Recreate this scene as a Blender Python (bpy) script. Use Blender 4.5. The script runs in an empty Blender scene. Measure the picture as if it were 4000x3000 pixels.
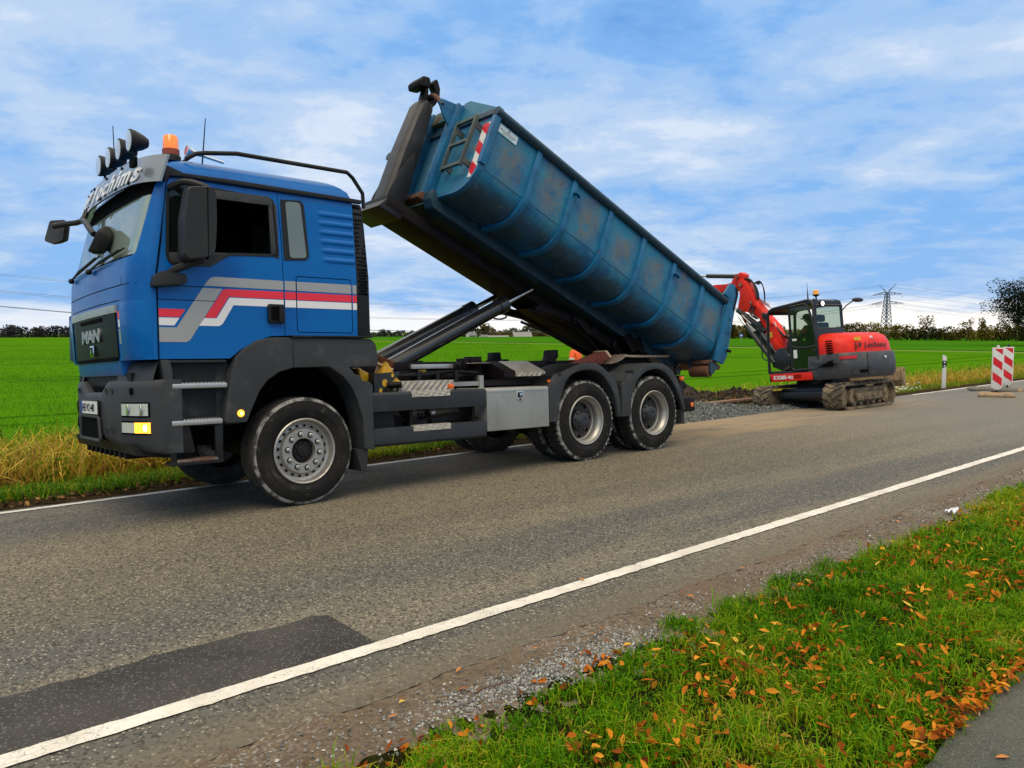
import bpy, bmesh, math, random
import numpy as np
from mathutils import Vector, Matrix
R = math.radians
random.seed(7)
rng = np.random.default_rng(7)
scene = bpy.context.scene
COL = scene.collection

# ------------------------------------------------------------------ camera
cam = bpy.data.cameras.new("camera"); camo = bpy.data.objects.new("camera", cam); COL.objects.link(camo)
cam.sensor_width = 36.0; cam.sensor_fit = 'HORIZONTAL'; cam.lens = 36.0 * 3044.0 / 4000.0
cam.clip_start = 0.1; cam.clip_end = 6000
YAW, PITCH = R(48.925), R(3.93)
fw = Vector((math.cos(YAW)*math.cos(PITCH), math.sin(YAW)*math.cos(PITCH), -math.sin(PITCH)))
rt = Vector((math.sin(YAW), -math.cos(YAW), 0)); up = rt.cross(fw)
camo.matrix_world = Matrix(((rt.x, up.x, -fw.x, -3.434), (rt.y, up.y, -fw.y, -6.946), (rt.z, up.z, -fw.z, 1.698), (0, 0, 0, 1)))
scene.camera = camo
scene.render.resolution_x = 1024; scene.render.resolution_y = 768

# ------------------------------------------------------------------ sky, sun, exposure
scene.view_settings.view_transform = 'Standard'; scene.view_settings.look = 'None'
scene.view_settings.exposure = 0.45; scene.view_settings.gamma = 1.0
SUN_EL, SUN_AZ = R(60), R(228)         # direction the light comes from (azimuth from +X, counter-clockwise)
world = bpy.data.worlds.new("World"); scene.world = world; world.use_nodes = True
wt = world.node_tree; wn = wt.nodes; wl = wt.links; wn.clear()
def wnode(t, **k):
    n = wn.new(t)
    for a, b in k.items(): setattr(n, a, b)
    return n
w_out = wnode('ShaderNodeOutputWorld')
sky = wnode('ShaderNodeTexSky', sky_type='NISHITA', sun_disc=False, sun_elevation=SUN_EL, sun_rotation=R(90) - SUN_AZ, air_density=1.0, dust_density=0.6, ozone_density=3.0)
bg_sky = wnode('ShaderNodeBackground'); bg_sky.inputs[1].default_value = 0.10
wl.new(sky.outputs[0], bg_sky.inputs[0])
tc = wnode('ShaderNodeTexCoord')
sep = wnode('ShaderNodeSeparateXYZ'); wl.new(tc.outputs['Generated'], sep.inputs[0])
def wmath(op, a, b=None, clamp=False):
    n = wnode('ShaderNodeMath', operation=op, use_clamp=clamp)
    for i, q in enumerate((a, b)):
        if q is None: continue
        if isinstance(q, (int, float)): n.inputs[i].default_value = q
        else: wl.new(q, n.inputs[i])
    return n.outputs[0]
zc = wmath('MAXIMUM', sep.outputs[2], 0.0)
den = wmath('ADD', zc, 0.16)
# cloud plane coordinates: one axis along the cloud streets, the other across
sx_w = wmath('ADD', wmath('MULTIPLY', sep.outputs[0], 0.80), wmath('MULTIPLY', sep.outputs[1], -0.60)); sy_w = wmath('ADD', wmath('MULTIPLY', sep.outputs[0], 0.60), wmath('MULTIPLY', sep.outputs[1], 0.80))
px = wmath('DIVIDE', sx_w, den); py = wmath('DIVIDE', sy_w, den)
comb = wnode('ShaderNodeCombineXYZ'); wl.new(px, comb.inputs[0]); wl.new(py, comb.inputs[1])
def wnoise(scale, detail, rough, off, stretch=(1, 1, 1), rot=0.0):
    mp = wnode('ShaderNodeMapping'); mp.inputs['Location'].default_value = off; mp.inputs['Scale'].default_value = stretch
    mp.inputs['Rotation'].default_value = (0, 0, rot)
    wl.new(comb.outputs[0], mp.inputs[0])
    n = wnode('ShaderNodeTexNoise'); n.inputs['Scale'].default_value = scale; n.inputs['Detail'].default_value = detail
    n.inputs['Roughness'].default_value = rough; n.inputs['Distortion'].default_value = 0.15
    wl.new(mp.outputs[0], n.inputs['Vector']); return n.outputs[0]
def wramp(src, stops):
    r = wnode('ShaderNodeValToRGB'); wl.new(src, r.inputs[0]); cr = r.color_ramp; cr.interpolation = 'EASE'
    while len(cr.elements) > 1: cr.elements.remove(cr.elements[-1])
    for i, (p, c) in enumerate(stops):
        e = cr.elements[0] if i == 0 else cr.elements.new(p)
        e.position = p; e.color = (c[0], c[1], c[2], 1)
    return r.outputs[0]
n1 = wnoise(0.80, 7, 0.54, (3.6, 5.2, 0), (0.90, 1.0, 1))
n2 = wnoise(2.8, 9, 0.62, (7.7, 2.2, 0), (0.95, 1.0, 1))
mixn = wmath('ADD', wmath('MULTIPLY', n1, 0.56), wmath('MULTIPLY', n2, 0.44))
ccol = wramp(mixn, [(0.33, (0.12, 0.34, 0.76)), (0.41, (0.20, 0.42, 0.79)), (0.48, (0.32, 0.50, 0.78)), (0.545, (0.44, 0.58, 0.79)), (0.605, (0.60, 0.69, 0.83)), (0.68, (0.78, 0.82, 0.88))])
# unseen dome overhead is made whiter and brighter to light the scene neutrally
zr = wnode('ShaderNodeMapRange', interpolation_type='SMOOTHSTEP'); wl.new(zc, zr.inputs[0]); zr.inputs[1].default_value = 0.36; zr.inputs[2].default_value = 0.62
zmix = wnode('ShaderNodeMix', data_type='RGBA'); wl.new(zr.outputs[0], zmix.inputs[0]); wl.new(ccol, zmix.inputs[6])
zcol = wramp(mixn, [(0.35, (0.80, 0.76, 0.68)), (0.65, (1.30, 1.20, 1.02))]); wl.new(zcol, zmix.inputs[7])
bg_cl = wnode('ShaderNodeBackground'); wl.new(zmix.outputs[2], bg_cl.inputs[0]); bg_cl.inputs[1].default_value = 0.84
cover = wmath('MULTIPLY_ADD', mixn, 2.2); cover.node.inputs[2].default_value = 0.0; cover.node.use_clamp = True
cover = wmath('MAXIMUM', cover, zr.outputs[0])
mx = wnode('ShaderNodeMixShader'); wl.new(cover, mx.inputs[0]); wl.new(bg_sky.outputs[0], mx.inputs[1]); wl.new(bg_cl.outputs[0], mx.inputs[2])
# pale clear band under the cloud deck, brightest towards the low light on the right
n3 = wnoise(1.2, 5, 0.6, (1.0, 9.0, 0))
bandh = wmath('ADD', wmath('MULTIPLY', n3, 0.07), 0.002)
low = wmath('SUBTRACT', 1.0, wmath('DIVIDE', zc, bandh), True)
glow = wmath('MULTIPLY', wmath('ADD', wmath('MULTIPLY', sep.outputs[0], 0.75), 0.20, True), 1.0)
bandf = wmath('MULTIPLY', wmath('MULTIPLY', low, 2.2, True), wmath('ADD', glow, 0.12, True), True)
bg_b = wnode('ShaderNodeBackground'); bg_b.inputs[0].default_value = (1.0, 0.95, 0.88, 1); bg_b.inputs[1].default_value = 0.85
mx2 = wnode('ShaderNodeMixShader'); wl.new(bandf, mx2.inputs[0]); wl.new(mx.outputs[0], mx2.inputs[1]); wl.new(bg_b.outputs[0], mx2.inputs[2])
wl.new(mx2.outputs[0], w_out.inputs[0])

sl = bpy.data.lights.new("sun", 'SUN'); slo = bpy.data.objects.new("sun", sl); COL.objects.link(slo)
sl.energy = 1.3; sl.angle = R(40); sl.color = (1.0, 0.86, 0.66)
slo.rotation_euler = Vector((math.cos(SUN_EL)*math.cos(SUN_AZ), math.cos(SUN_EL)*math.sin(SUN_AZ), math.sin(SUN_EL))).to_track_quat('Z', 'Y').to_euler()

# ------------------------------------------------------------------ helpers
def nodes_of(name):
    m = bpy.data.materials.new(name); m.use_nodes = True
    nt = m.node_tree; b = nt.nodes['Principled BSDF']; return m, nt, b
def N(nt, t, **k):
    n = nt.nodes.new(t)
    for a, b in k.items(): setattr(n, a, b)
    return n
def setin(nt, sock, v):
    if hasattr(v, 'is_output'): nt.links.new(v, sock)
    elif isinstance(v, (tuple, list)): sock.default_value = tuple(v) + ((1,) if len(v) == 3 and sock.type == 'RGBA' else ())
    else: sock.default_value = v
def nmath(nt, op, a, b=0.0, c=None, clamp=False):
    n = N(nt, 'ShaderNodeMath', operation=op, use_clamp=clamp)
    setin(nt, n.inputs[0], a); setin(nt, n.inputs[1], b)
    if c is not None: setin(nt, n.inputs[2], c)
    return n.outputs[0]
def nmix(nt, f, a, b, mode='MIX'):
    n = N(nt, 'ShaderNodeMix', data_type='RGBA', blend_type=mode)
    setin(nt, n.inputs[0], f); setin(nt, n.inputs[6], a); setin(nt, n.inputs[7], b); return n.outputs[2]
def coords(nt, scale=(1, 1, 1), kind='Object', loc=(0, 0, 0), rot=(0, 0, 0)):
    t = N(nt, 'ShaderNodeTexCoord'); mp = N(nt, 'ShaderNodeMapping')
    mp.inputs['Scale'].default_value = scale; mp.inputs['Location'].default_value = loc; mp.inputs['Rotation'].default_value = rot
    nt.links.new(t.outputs[kind], mp.inputs[0]); return mp.outputs[0]
def noise(nt, vec, scale, detail=4, rough=0.55, dist=0.0):
    n = N(nt, 'ShaderNodeTexNoise'); nt.links.new(vec, n.inputs['Vector'])
    n.inputs['Scale'].default_value = scale; n.inputs['Detail'].default_value = detail; n.inputs['Roughness'].default_value = rough
    n.inputs['Distortion'].default_value = dist; return n.outputs[0]
def voro(nt, vec, scale, feat='F1', out=0):
    n = N(nt, 'ShaderNodeTexVoronoi', feature=feat); nt.links.new(vec, n.inputs['Vector']); n.inputs['Scale'].default_value = scale
    return n.outputs[out]
def smooth(nt, v, lo, hi):
    n = N(nt, 'ShaderNodeMapRange', interpolation_type='SMOOTHSTEP'); setin(nt, n.inputs[0], v)
    n.inputs[1].default_value = lo; n.inputs[2].default_value = hi; return n.outputs[0]
def bump(nt, b, h, strength, dist=0.01):
    n = N(nt, 'ShaderNodeBump'); n.inputs['Strength'].default_value = strength; n.inputs['Distance'].default_value = dist
    nt.links.new(h, n.inputs['Height']); nt.links.new(n.outputs[0], b.inputs['Normal'])
def mat(name, base, rough=0.5, metal=0.0, coat=0.0, layers=(), bmp=None, spec=None, rvar=0.0, emit=None):
    """layers: (colour, scale, lo, hi[, stretch]) mixed over the base where a noise is above lo..hi"""
    m, nt, b = nodes_of(name)
    c = None; first = True
    col = base
    for L in layers:
        st = L[4] if len(L) > 4 else (1, 1, 1)
        v = coords(nt, st, loc=(random.uniform(-9, 9), random.uniform(-9, 9), random.uniform(-9, 9)))
        col = nmix(nt, smooth(nt, noise(nt, v, L[1], 6, 0.62), L[2], L[3]), col if not first else tuple(base) + (1,), tuple(L[0]) + (1,)); first = False
    setin(nt, b.inputs['Base Color'], col if not first else tuple(base) + (1,))
    if rvar:
        setin(nt, b.inputs['Roughness'], nmath(nt, 'MULTIPLY_ADD', noise(nt, coords(nt), 6, 5), rvar, rough - rvar*0.5))
    else: b.inputs['Roughness'].default_value = rough
    b.inputs['Metallic'].default_value = metal
    if coat: b.inputs['Coat Weight'].default_value = coat; b.inputs['Coat Roughness'].default_value = 0.08
    if spec is not None: b.inputs['Specular IOR Level'].default_value = spec
    if bmp: bump(nt, b, noise(nt, coords(nt), bmp[1], 5, 0.6), bmp[0], bmp[2] if len(bmp) > 2 else 0.01)
    if emit:
        b.inputs['Emission Color'].default_value = tuple(emit[0]) + (1,); b.inputs['Emission Strength'].default_value = emit[1]
    return m

class MB:
    def __init__(s): s.v = []; s.f = []; s.m = []
    def add(s, vs, fs, mat=0):
        o = len(s.v); s.v += [tuple(x) for x in vs]; s.f += [tuple(i + o for i in f) for f in fs]; s.m += [mat]*len(fs); return s
    def box(s, x0, x1, y0, y1, z0, z1, mat=0, M=None):
        vs = [Vector((x, y, z)) for x in (x0, x1) for y in (y0, y1) for z in (z0, z1)]
        if M is not None: vs = [M @ v for v in vs]
        return s.add(vs, [(0, 1, 3, 2), (4, 6, 7, 5), (0, 4, 5, 1), (2, 3, 7, 6), (0, 2, 6, 4), (1, 5, 7, 3)], mat)
    def cbox(s, c, d, mat=0, rot=None):
        M = Matrix.Translation(c) @ (rot.to_4x4() if rot is not None else Matrix())
        return s.box(-d[0]/2, d[0]/2, -d[1]/2, d[1]/2, -d[2]/2, d[2]/2, mat, M)
    def prism(s, pts, a, b, axis='y', mat=0, M=None):
        f = {'y': lambda p, q: (p[0], q, p[1]), 'x': lambda p, q: (q, p[0], p[1]), 'z': lambda p, q: (p[0], p[1], q)}[axis]
        n = len(pts); vs = [Vector(f(p, a)) for p in pts] + [Vector(f(p, b)) for p in pts]
        if M is not None: vs = [M @ v for v in vs]
        fs = [tuple(range(n)), tuple(range(2*n - 1, n - 1, -1))] + [(i, (i + 1) % n, (i + 1) % n + n, i + n) for i in range(n)]
        return s.add(vs, fs, mat)
    def sheet(s, pts, q, axis='y', mat=0):
        f = {'y': lambda p: (p[0], q, p[1]), 'x': lambda p: (q, p[0], p[1]), 'z': lambda p: (p[0], p[1], q)}[axis]
        return s.add([f(p) for p in pts], [tuple(range(len(pts)))], mat)
    def loft(s, rings, closed=True, caps=True, mat=0):
        n = len(rings[0]); vs = [p for r in rings for p in r]; fs = []
        for i in range(len(rings) - 1):
            for j in range(n if closed else n - 1):
                k = (j + 1) % n; fs.append((i*n + j, i*n + k, (i + 1)*n + k, (i + 1)*n + j))
        if caps and closed: fs += [tuple(range(n - 1, -1, -1)), tuple((len(rings) - 1)*n + j for j in range(n))]
        return s.add(vs, fs, mat)
    def tube(s, path, r, seg=8, mat=0, caps=True, smoothn=0):
        P = [Vector(p) for p in path]
        if smoothn:
            Q = []
            for i in range(len(P) - 1):
                p0, p1, p2, p3 = P[max(i - 1, 0)], P[i], P[i + 1], P[min(i + 2, len(P) - 1)]
                for k in range(smoothn):
                    t = k/smoothn
                    Q.append(0.5*((2*p1) + (p2 - p0)*t + (2*p0 - 5*p1 + 4*p2 - p3)*t*t + (3*p1 - p0 - 3*p2 + p3)*t**3))
            P = Q + [P[-1]]
        rr = r if isinstance(r, (list, tuple)) else [r]*len(P)
        if len(rr) != len(P): rr = [rr[0] + (rr[-1] - rr[0])*i/(len(P) - 1) for i in range(len(P))]
        rings = []; prev = None
        for i, p in enumerate(P):
            d = (P[min(i + 1, len(P) - 1)] - P[max(i - 1, 0)]).normalized()
            a = prev - d*prev.dot(d) if prev is not None else d.orthogonal()
            if a.length < 1e-6: a = d.orthogonal()
            a.normalize(); prev = a; b = d.cross(a)
            rings.append([p + (a*math.cos(2*math.pi*k/seg) + b*math.sin(2*math.pi*k/seg))*rr[i] for k in range(seg)])
        return s.loft(rings, True, caps, mat)
    def lathe(s, prof, c=(0, 0, 0), axis=(0, 1, 0), seg=32, mat=0, mats=None, closed=False):
        ax = Vector(axis).normalized(); a = ax.orthogonal().normalized()
        if abs(ax.y) > 0.99: a = Vector((1, 0, 0))
        b = ax.cross(a); C = Vector(c); n = len(prof); vs = []
        for k in range(seg):
            t = 2*math.pi*k/seg; d = a*math.cos(t) + b*math.sin(t)
            vs += [C + ax*h + d*r for r, h in prof]
        o = len(s.v); s.v += [tuple(v) for v in vs]
        for k in range(seg):
            k2 = (k + 1) % seg
            for i in range(n if closed else n - 1):
                j = (i + 1) % n
                s.f.append((o + k*n + i, o + k2*n + i, o + k2*n + j, o + k*n + j)); s.m.append(mats[i] if mats else mat)
        return s
    def cyl(s, p0, p1, r, seg=16, mat=0, r1=None):
        return s.tube([p0, p1], [r, r if r1 is None else r1], seg, mat)
    def ball(s, c, rx, ry=None, rz=None, seg=16, mat=0, M=None):
        ry = rx if ry is None else ry; rz = rx if rz is None else rz
        rings = []; n = max(6, seg//2)
        for i in range(1, n):
            t = math.pi*i/n
            rings.append([(rx*math.sin(t)*math.cos(2*math.pi*k/seg), ry*math.sin(t)*math.sin(2*math.pi*k/seg), -rz*math.cos(t)) for k in range(seg)])
        C = Vector(c)
        rings = [[C + (M @ Vector(p) if M is not None else Vector(p)) for p in r] for r in rings]
        return s.loft(rings, True, True, mat)
    def build(s, name, mats, parent=None, bevel=0, bseg=2, smooth=35, loc=None, M=None, weld=False):
        me = bpy.data.meshes.new(name); me.from_pydata(s.v, [], s.f); 
        if not isinstance(mats, (list, tuple)): mats = [mats]
        for m in mats: me.materials.append(m)
        me.polygons.foreach_set('material_index', s.m)
        bm = bmesh.new(); bm.from_mesh(me)
        if weld: bmesh.ops.remove_doubles(bm, verts=bm.verts, dist=1e-5)
        bmesh.ops.recalc_face_normals(bm, faces=bm.faces)
        if bevel:
            es = [e for e in bm.edges if len(e.link_faces) == 2 and e.calc_face_angle(0) > R(28)]
            bmesh.ops.bevel(bm, geom=es, offset=bevel, segments=bseg, profile=0.6, affect='EDGES', clamp_overlap=True)
        bm.to_mesh(me); bm.free()
        if smooth:
            me.shade_smooth(); me.set_sharp_from_angle(angle=R(smooth))
        o = bpy.data.objects.new(name, me); COL.objects.link(o)
        if parent is not None: o.parent = parent
        if M is not None: o.matrix_local = M
        elif loc is not None: o.location = loc
        return o

def tag(o, label=None, cat=None, group=None, kind=None):
    if label: o['label'] = label
    if cat: o['category'] = cat
    if group: o['group'] = group
    if kind: o['kind'] = kind
    return o
def empty(name, M=None, loc=None, parent=None, label=None, cat=None, group=None):
    o = bpy.data.objects.new(name, None); COL.objects.link(o); o.empty_display_size = 0.3
    if parent is not None: o.parent = parent
    if M is not None: o.matrix_world = M
    elif loc is not None: o.location = loc
    return tag(o, label, cat, group)
def copy_tree(o, parent=None):
    c = o.copy(); COL.objects.link(c)
    if parent is not None: c.parent = parent
    for ch in list(o.children): copy_tree(ch, c)
    return c
def fast_mesh(name, verts, faces_n, mats, attr=None, kind=None, label=None, cat=None, parent=None, smooth=False):
    """verts (N*k,3) numpy; every k verts make one face"""
    k = faces_n; nv = len(verts); nf = nv//k
    me = bpy.data.meshes.new(name); me.vertices.add(nv); me.vertices.foreach_set('co', np.ascontiguousarray(verts, dtype=np.float32).ravel())
    me.loops.add(nv); me.loops.foreach_set('vertex_index', np.arange(nv, dtype=np.int32))
    me.polygons.add(nf); me.polygons.foreach_set('loop_start', np.arange(0, nv, k, dtype=np.int32)); 
    me.update(calc_edges=True)
    for m in (mats if isinstance(mats, (list, tuple)) else [mats]): me.materials.append(m)
    if attr is not None:
        a = me.attributes.new('rnd', 'FLOAT', 'FACE'); a.data.foreach_set('value', np.ascontiguousarray(attr, dtype=np.float32))
    if smooth: me.shade_smooth()
    o = bpy.data.objects.new(name, me); COL.objects.link(o)
    if parent is not None: o.parent = parent
    return tag(o, label, cat, None, kind)
def text_mesh(body, size, mat_, name, parent, M, extrude=0.002, shear=0.0, sx=1.0, align='LEFT', bold=0.0):
    cu = bpy.data.curves.new(name, 'FONT'); cu.body = body; cu.size = size; cu.extrude = extrude; cu.shear = shear
    cu.align_x = align; cu.offset = bold; cu.resolution_u = 3
    t = bpy.data.objects.new(name, cu); COL.objects.link(t)
    bpy.context.view_layer.update()
    me = bpy.data.meshes.new_from_object(t.evaluated_get(bpy.context.evaluated_depsgraph_get()))
    bpy.data.objects.remove(t)
    me.materials.clear(); me.materials.append(mat_)
    me.transform(Matrix.Diagonal((sx, 1, 1, 1)))
    o = bpy.data.objects.new(name, me); COL.objects.link(o)
    if parent is not None: o.parent = parent
    o.matrix_local = M
    return o
def frame(o, ex, ey):
    """4x4 with local x, local y directions (letters lie in x-y, face +z)"""
    ex = Vector(ex).normalized(); ey = Vector(ey); ez = ex.cross(ey).normalized(); ey = ez.cross(ex)
    return Matrix(((ex.x, ey.x, ez.x, o[0]), (ex.y, ey.y, ez.y, o[1]), (ex.z, ey.z, ez.z, o[2]), (0, 0, 0, 1)))
# ------------------------------------------------------------------ ground
GP = [(-4000, -0.02), (-6.0, 0.0), (-4.35, 0.005), (-3.9, -0.012), (0, 0), (2.32, -0.128), (3.0, -0.19), (4.0, -0.26), (5.6, -0.30), (30, -0.30), (4000, -0.30)]
GY = np.array([a for a, b in GP]); GZ = np.array([b for a, b in GP])
def gh(y): return np.interp(y, GY, GZ)
def P3(x, y, dz=0.0): return (x, y, float(gh(y)) + dz)
def strip(name, xs, ylo, yhi, m, dz=0.004, jl=0.0, jh=0.0, ny=2, zf=None):
    mb = MB(); xs = list(xs); rows = []
    for x in xs:
        a = (ylo(x) if callable(ylo) else ylo) + random.gauss(0, jl); b = (yhi(x) if callable(yhi) else yhi) + random.gauss(0, jh)
        ys = [a] + [y for y in GY if a + .02 < y < b - .02] if False else [a + (b - a)*i/(ny - 1) for i in range(ny)]
        rows.append([(x, y, float(gh(y)) + dz + (zf(x, y) if zf else 0)) for y in ys])
    mb.loft(rows, False, False); o = mb.build(name, m, smooth=0); return o
def xs_for(a, near, b, d=0.08):
    r = list(np.arange(a, near, d)); x = near; s = d
    while x < b: r.append(x); s *= 1.08; x += s
    return r + [b]

# ground sheet: soil near the road, green crop beyond, colour by place
gm, nt, b = nodes_of('field_ground')
v = coords(nt); s3 = N(nt, 'ShaderNodeSeparateXYZ'); nt.links.new(v, s3.inputs[0])
X, Y = s3.outputs[0], s3.outputs[1]
wob = nmath(nt, 'MULTIPLY', noise(nt, v, 0.7, 4), 1.2)
Yw = nmath(nt, 'ADD', Y, wob); Xw = nmath(nt, 'ADD', X, nmath(nt, 'MULTIPLY', noise(nt, v, 0.12, 4), 3.0))
fine = noise(nt, v, 14, 8, 0.7); rows_ = noise(nt, coords(nt, (0.05, 1.0, 1.0)), 3.0, 5, 0.6); big = noise(nt, v, 0.05, 5, 0.6)
mid = noise(nt, coords(nt, (0.25, 1, 1)), 0.5, 6, 0.65)
g = nmix(nt, smooth(nt, fine, 0.3, 0.7), (0.042, 0.140, 0.004, 1), (0.088, 0.245, 0.006, 1))
g = nmix(nt, nmath(nt, 'MULTIPLY', smooth(nt, rows_, 0.45, 0.75), 0.5), g, (0.05, 0.17, 0.005, 1))
g = nmix(nt, nmath(nt, 'MULTIPLY', smooth(nt, mid, 0.5, 0.75), 0.45), g, (0.13, 0.27, 0.006, 1))
g = nmix(nt, nmath(nt, 'MULTIPLY', smooth(nt, big, 0.48, 0.66), 0.75), g, (0.040, 0.135, 0.006, 1))
far = nmix(nt, smooth(nt, noise(nt, coords(nt, (0.6, 0.05, 1)), 0.6, 5), 0.4, 0.6), (0.032, 0.135, 0.005, 1), (0.055, 0.175, 0.010, 1))
# wheel tracks of the sprayer and thin patches in the crop
tl = nmath(nt, 'ABSOLUTE', nmath(nt, 'SUBTRACT', nmath(nt, 'FRACT', nmath(nt, 'DIVIDE', nmath(nt, 'ADD', nmath(nt, 'ADD', Y, nmath(nt, 'MULTIPLY', noise(nt, v, 0.03, 3), 3.0)), -6.0), 17.0)), 0.5))
tw = nmath(nt, 'SUBTRACT', 1.0, smooth(nt, nmath(nt, 'ABSOLUTE', nmath(nt, 'SUBTRACT', tl, 0.055)), 0.008, 0.018))
g = nmix(nt, nmath(nt, 'MULTIPLY', nmath(nt, 'MULTIPLY', tw, smooth(nt, mid, 0.38, 0.55)), 0.8), g, (0.028, 0.075, 0.004, 1))
thin = smooth(nt, noise(nt, coords(nt, (0.10, 0.5, 1)), 0.35, 6, 0.6), 0.56, 0.72)
g = nmix(nt, nmath(nt, 'MULTIPLY', thin, 0.65), g, (0.10, 0.17, 0.012, 1))
g = nmix(nt, smooth(nt, X, 77, 79), g, far)
bnd = nmath(nt, 'MULTIPLY', smooth(nt, Xw, 77.2, 78.4), nmath(nt, 'SUBTRACT', 1.0, smooth(nt, Xw, 80.0, 81.2)))
g = nmix(nt, nmath(nt, 'MULTIPLY', bnd, 0.85), g, (0.20, 0.22, 0.07, 1))
dk = nmath(nt, 'MULTIPLY', smooth(nt, Xw, 81.0, 82.0), nmath(nt, 'SUBTRACT', 1.0, smooth(nt, Xw, 83.5, 84.5)))
g = nmix(nt, nmath(nt, 'MULTIPLY', dk, smooth(nt, mid, 0.4, 0.6)), g, (0.015, 0.03, 0.01, 1))
end = smooth(nt, nmath(nt, 'ADD', nmath(nt, 'MULTIPLY', X, 0.35), Y), 285, 290)
g = nmix(nt, nmath(nt, 'MULTIPLY', end, smooth(nt, noise(nt, coords(nt, (0.02, 0.2, 1)), 0.5, 3), 0.4, 0.6)), g, (0.17, 0.19, 0.10, 1))
straw = nmix(nt, smooth(nt, fine, 0.35, 0.65), (0.10, 0.10, 0.02, 1), (0.24, 0.17, 0.045, 1))
g = nmix(nt, smooth(nt, Yw, 6.2, 8.0), straw, g)
soil = nmix(nt, smooth(nt, fine, 0.35, 0.7), (0.022, 0.016, 0.009, 1), (0.075, 0.055, 0.03, 1))
g = nmix(nt, smooth(nt, Yw, 3.6, 4.4), soil, g)
nearsoil = nmix(nt, smooth(nt, fine, 0.35, 0.65), (0.010, 0.010, 0.005, 1), (0.030, 0.034, 0.008, 1))
g = nmix(nt, smooth(nt, Y, 0.0, 1.0), nearsoil, g)
setin(nt, b.inputs['Base Color'], g); b.inputs['Roughness'].default_value = 0.9; b.inputs['Specular IOR Level'].default_value = 0.0
bump(nt, b, noise(nt, v, 9, 8, 0.7), 0.7, 0.08)
mb = MB()
gx = [-4000, -1500, -900, -600, -400, -300, -200, -100, -60, -20, -10, -5, 0, 5, 10, 15, 20, 30, 50, 80, 110, 140, 170, 200, 225, 250, 275, 300, 350, 400, 500, 620, 800, 1200, 4000]
gy = [-4000, -1000, -600, -300, -200, -30, -10, -6, -5.2, -4.35, -3.9, -2, 0, 1, 2.32, 3, 3.5, 4, 4.8, 5.6, 8, 12, 20, 30, 60, 90, 120, 150, 180, 205, 230, 250, 270, 300, 350, 400, 500, 620, 800, 1200, 4000]
def dip(x, y): return -min(8.0, max(0.0, (math.hypot(x, y) - 255)*0.022))
mb.loft([[(x, y, float(gh(y)) - (0.035 if -4.0 < y < 2.4 else 0.0) + dip(x, y)) for y in gy] for x in gx], False, False)
tag(mb.build('ground', gm, smooth=0), kind='structure')

# road
rm, nt, b = nodes_of('asphalt')
v = coords(nt); s3 = N(nt, 'ShaderNodeSeparateXYZ'); nt.links.new(v, s3.inputs[0]); X, Y = s3.outputs[0], s3.outputs[1]
agg = N(nt, 'ShaderNodeTexVoronoi'); nt.links.new(v, agg.inputs['Vector']); agg.inputs['Scale'].default_value = 70
cellc = N(nt, 'ShaderNodeSeparateColor'); nt.links.new(agg.outputs['Color'], cellc.inputs[0])
streak = noise(nt, coords(nt, (0.12, 1.0, 1.0)), 1.1, 5, 0.55); spot = noise(nt, v, 1.3, 6, 0.65); fine = noise(nt, v, 260, 3, 0.7)
base = nmix(nt, smooth(nt, streak, 0.40, 0.62), (0.112, 0.111, 0.100, 1), (0.185, 0.165, 0.124, 1))
base = nmix(nt, nmath(nt, 'MULTIPLY', smooth(nt, spot, 0.5, 0.72), 0.45), base, (0.125, 0.120, 0.102, 1))
# brown wheel tracks along the lane the truck stands in
tr = nmath(nt, 'MULTIPLY', smooth(nt, nmath(nt, 'ADD', Y, nmath(nt, 'MULTIPLY', spot, 0.5)), -2.2, -1.0), nmath(nt, 'SUBTRACT', 1.0, smooth(nt, Y, 0.1, 0.9)))
base = nmix(nt, nmath(nt, 'MULTIPLY', tr, 0.45), base, (0.205, 0.165, 0.095, 1))
stone = nmath(nt, 'MULTIPLY', smooth(nt, cellc.outputs[0], 0.72, 0.95), nmath(nt, 'SUBTRACT', 1.0, smooth(nt, agg.outputs[0], 0.25, 0.6)))
base = nmix(nt, nmath(nt, 'MULTIPLY', stone, 0.75), base, (0.55, 0.48, 0.35, 1))
base = nmix(nt, nmath(nt, 'MULTIPLY', smooth(nt, cellc.outputs[1], 0.55, 0.9), 0.75), base, (0.035, 0.033, 0.029, 1))
# mud dragged out of the verge behind the truck
mud = nmath(nt, 'MULTIPLY', smooth(nt, nmath(nt, 'ADD', X, nmath(nt, 'MULTIPLY', spot, 3.0)), 6.3, 8.6), nmath(nt, 'SUBTRACT', 1.0, smooth(nt, X, 15.5, 18.5)))
mud = nmath(nt, 'MULTIPLY', mud, smooth(nt, nmath(nt, 'ADD', Y, nmath(nt, 'MULTIPLY', noise(nt, coords(nt, (0.35, 1, 1)), 1.6, 5), 2.6)), 1.0, 2.3))
mud = nmath(nt, 'MULTIPLY', mud, smooth(nt, noise(nt, coords(nt, (0.3, 1.2, 1)), 2.2, 5), 0.30, 0.50))
base = nmix(nt, nmath(nt, 'MULTIPLY', mud, 0.95), base, (0.30, 0.215, 0.115, 1))
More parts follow.
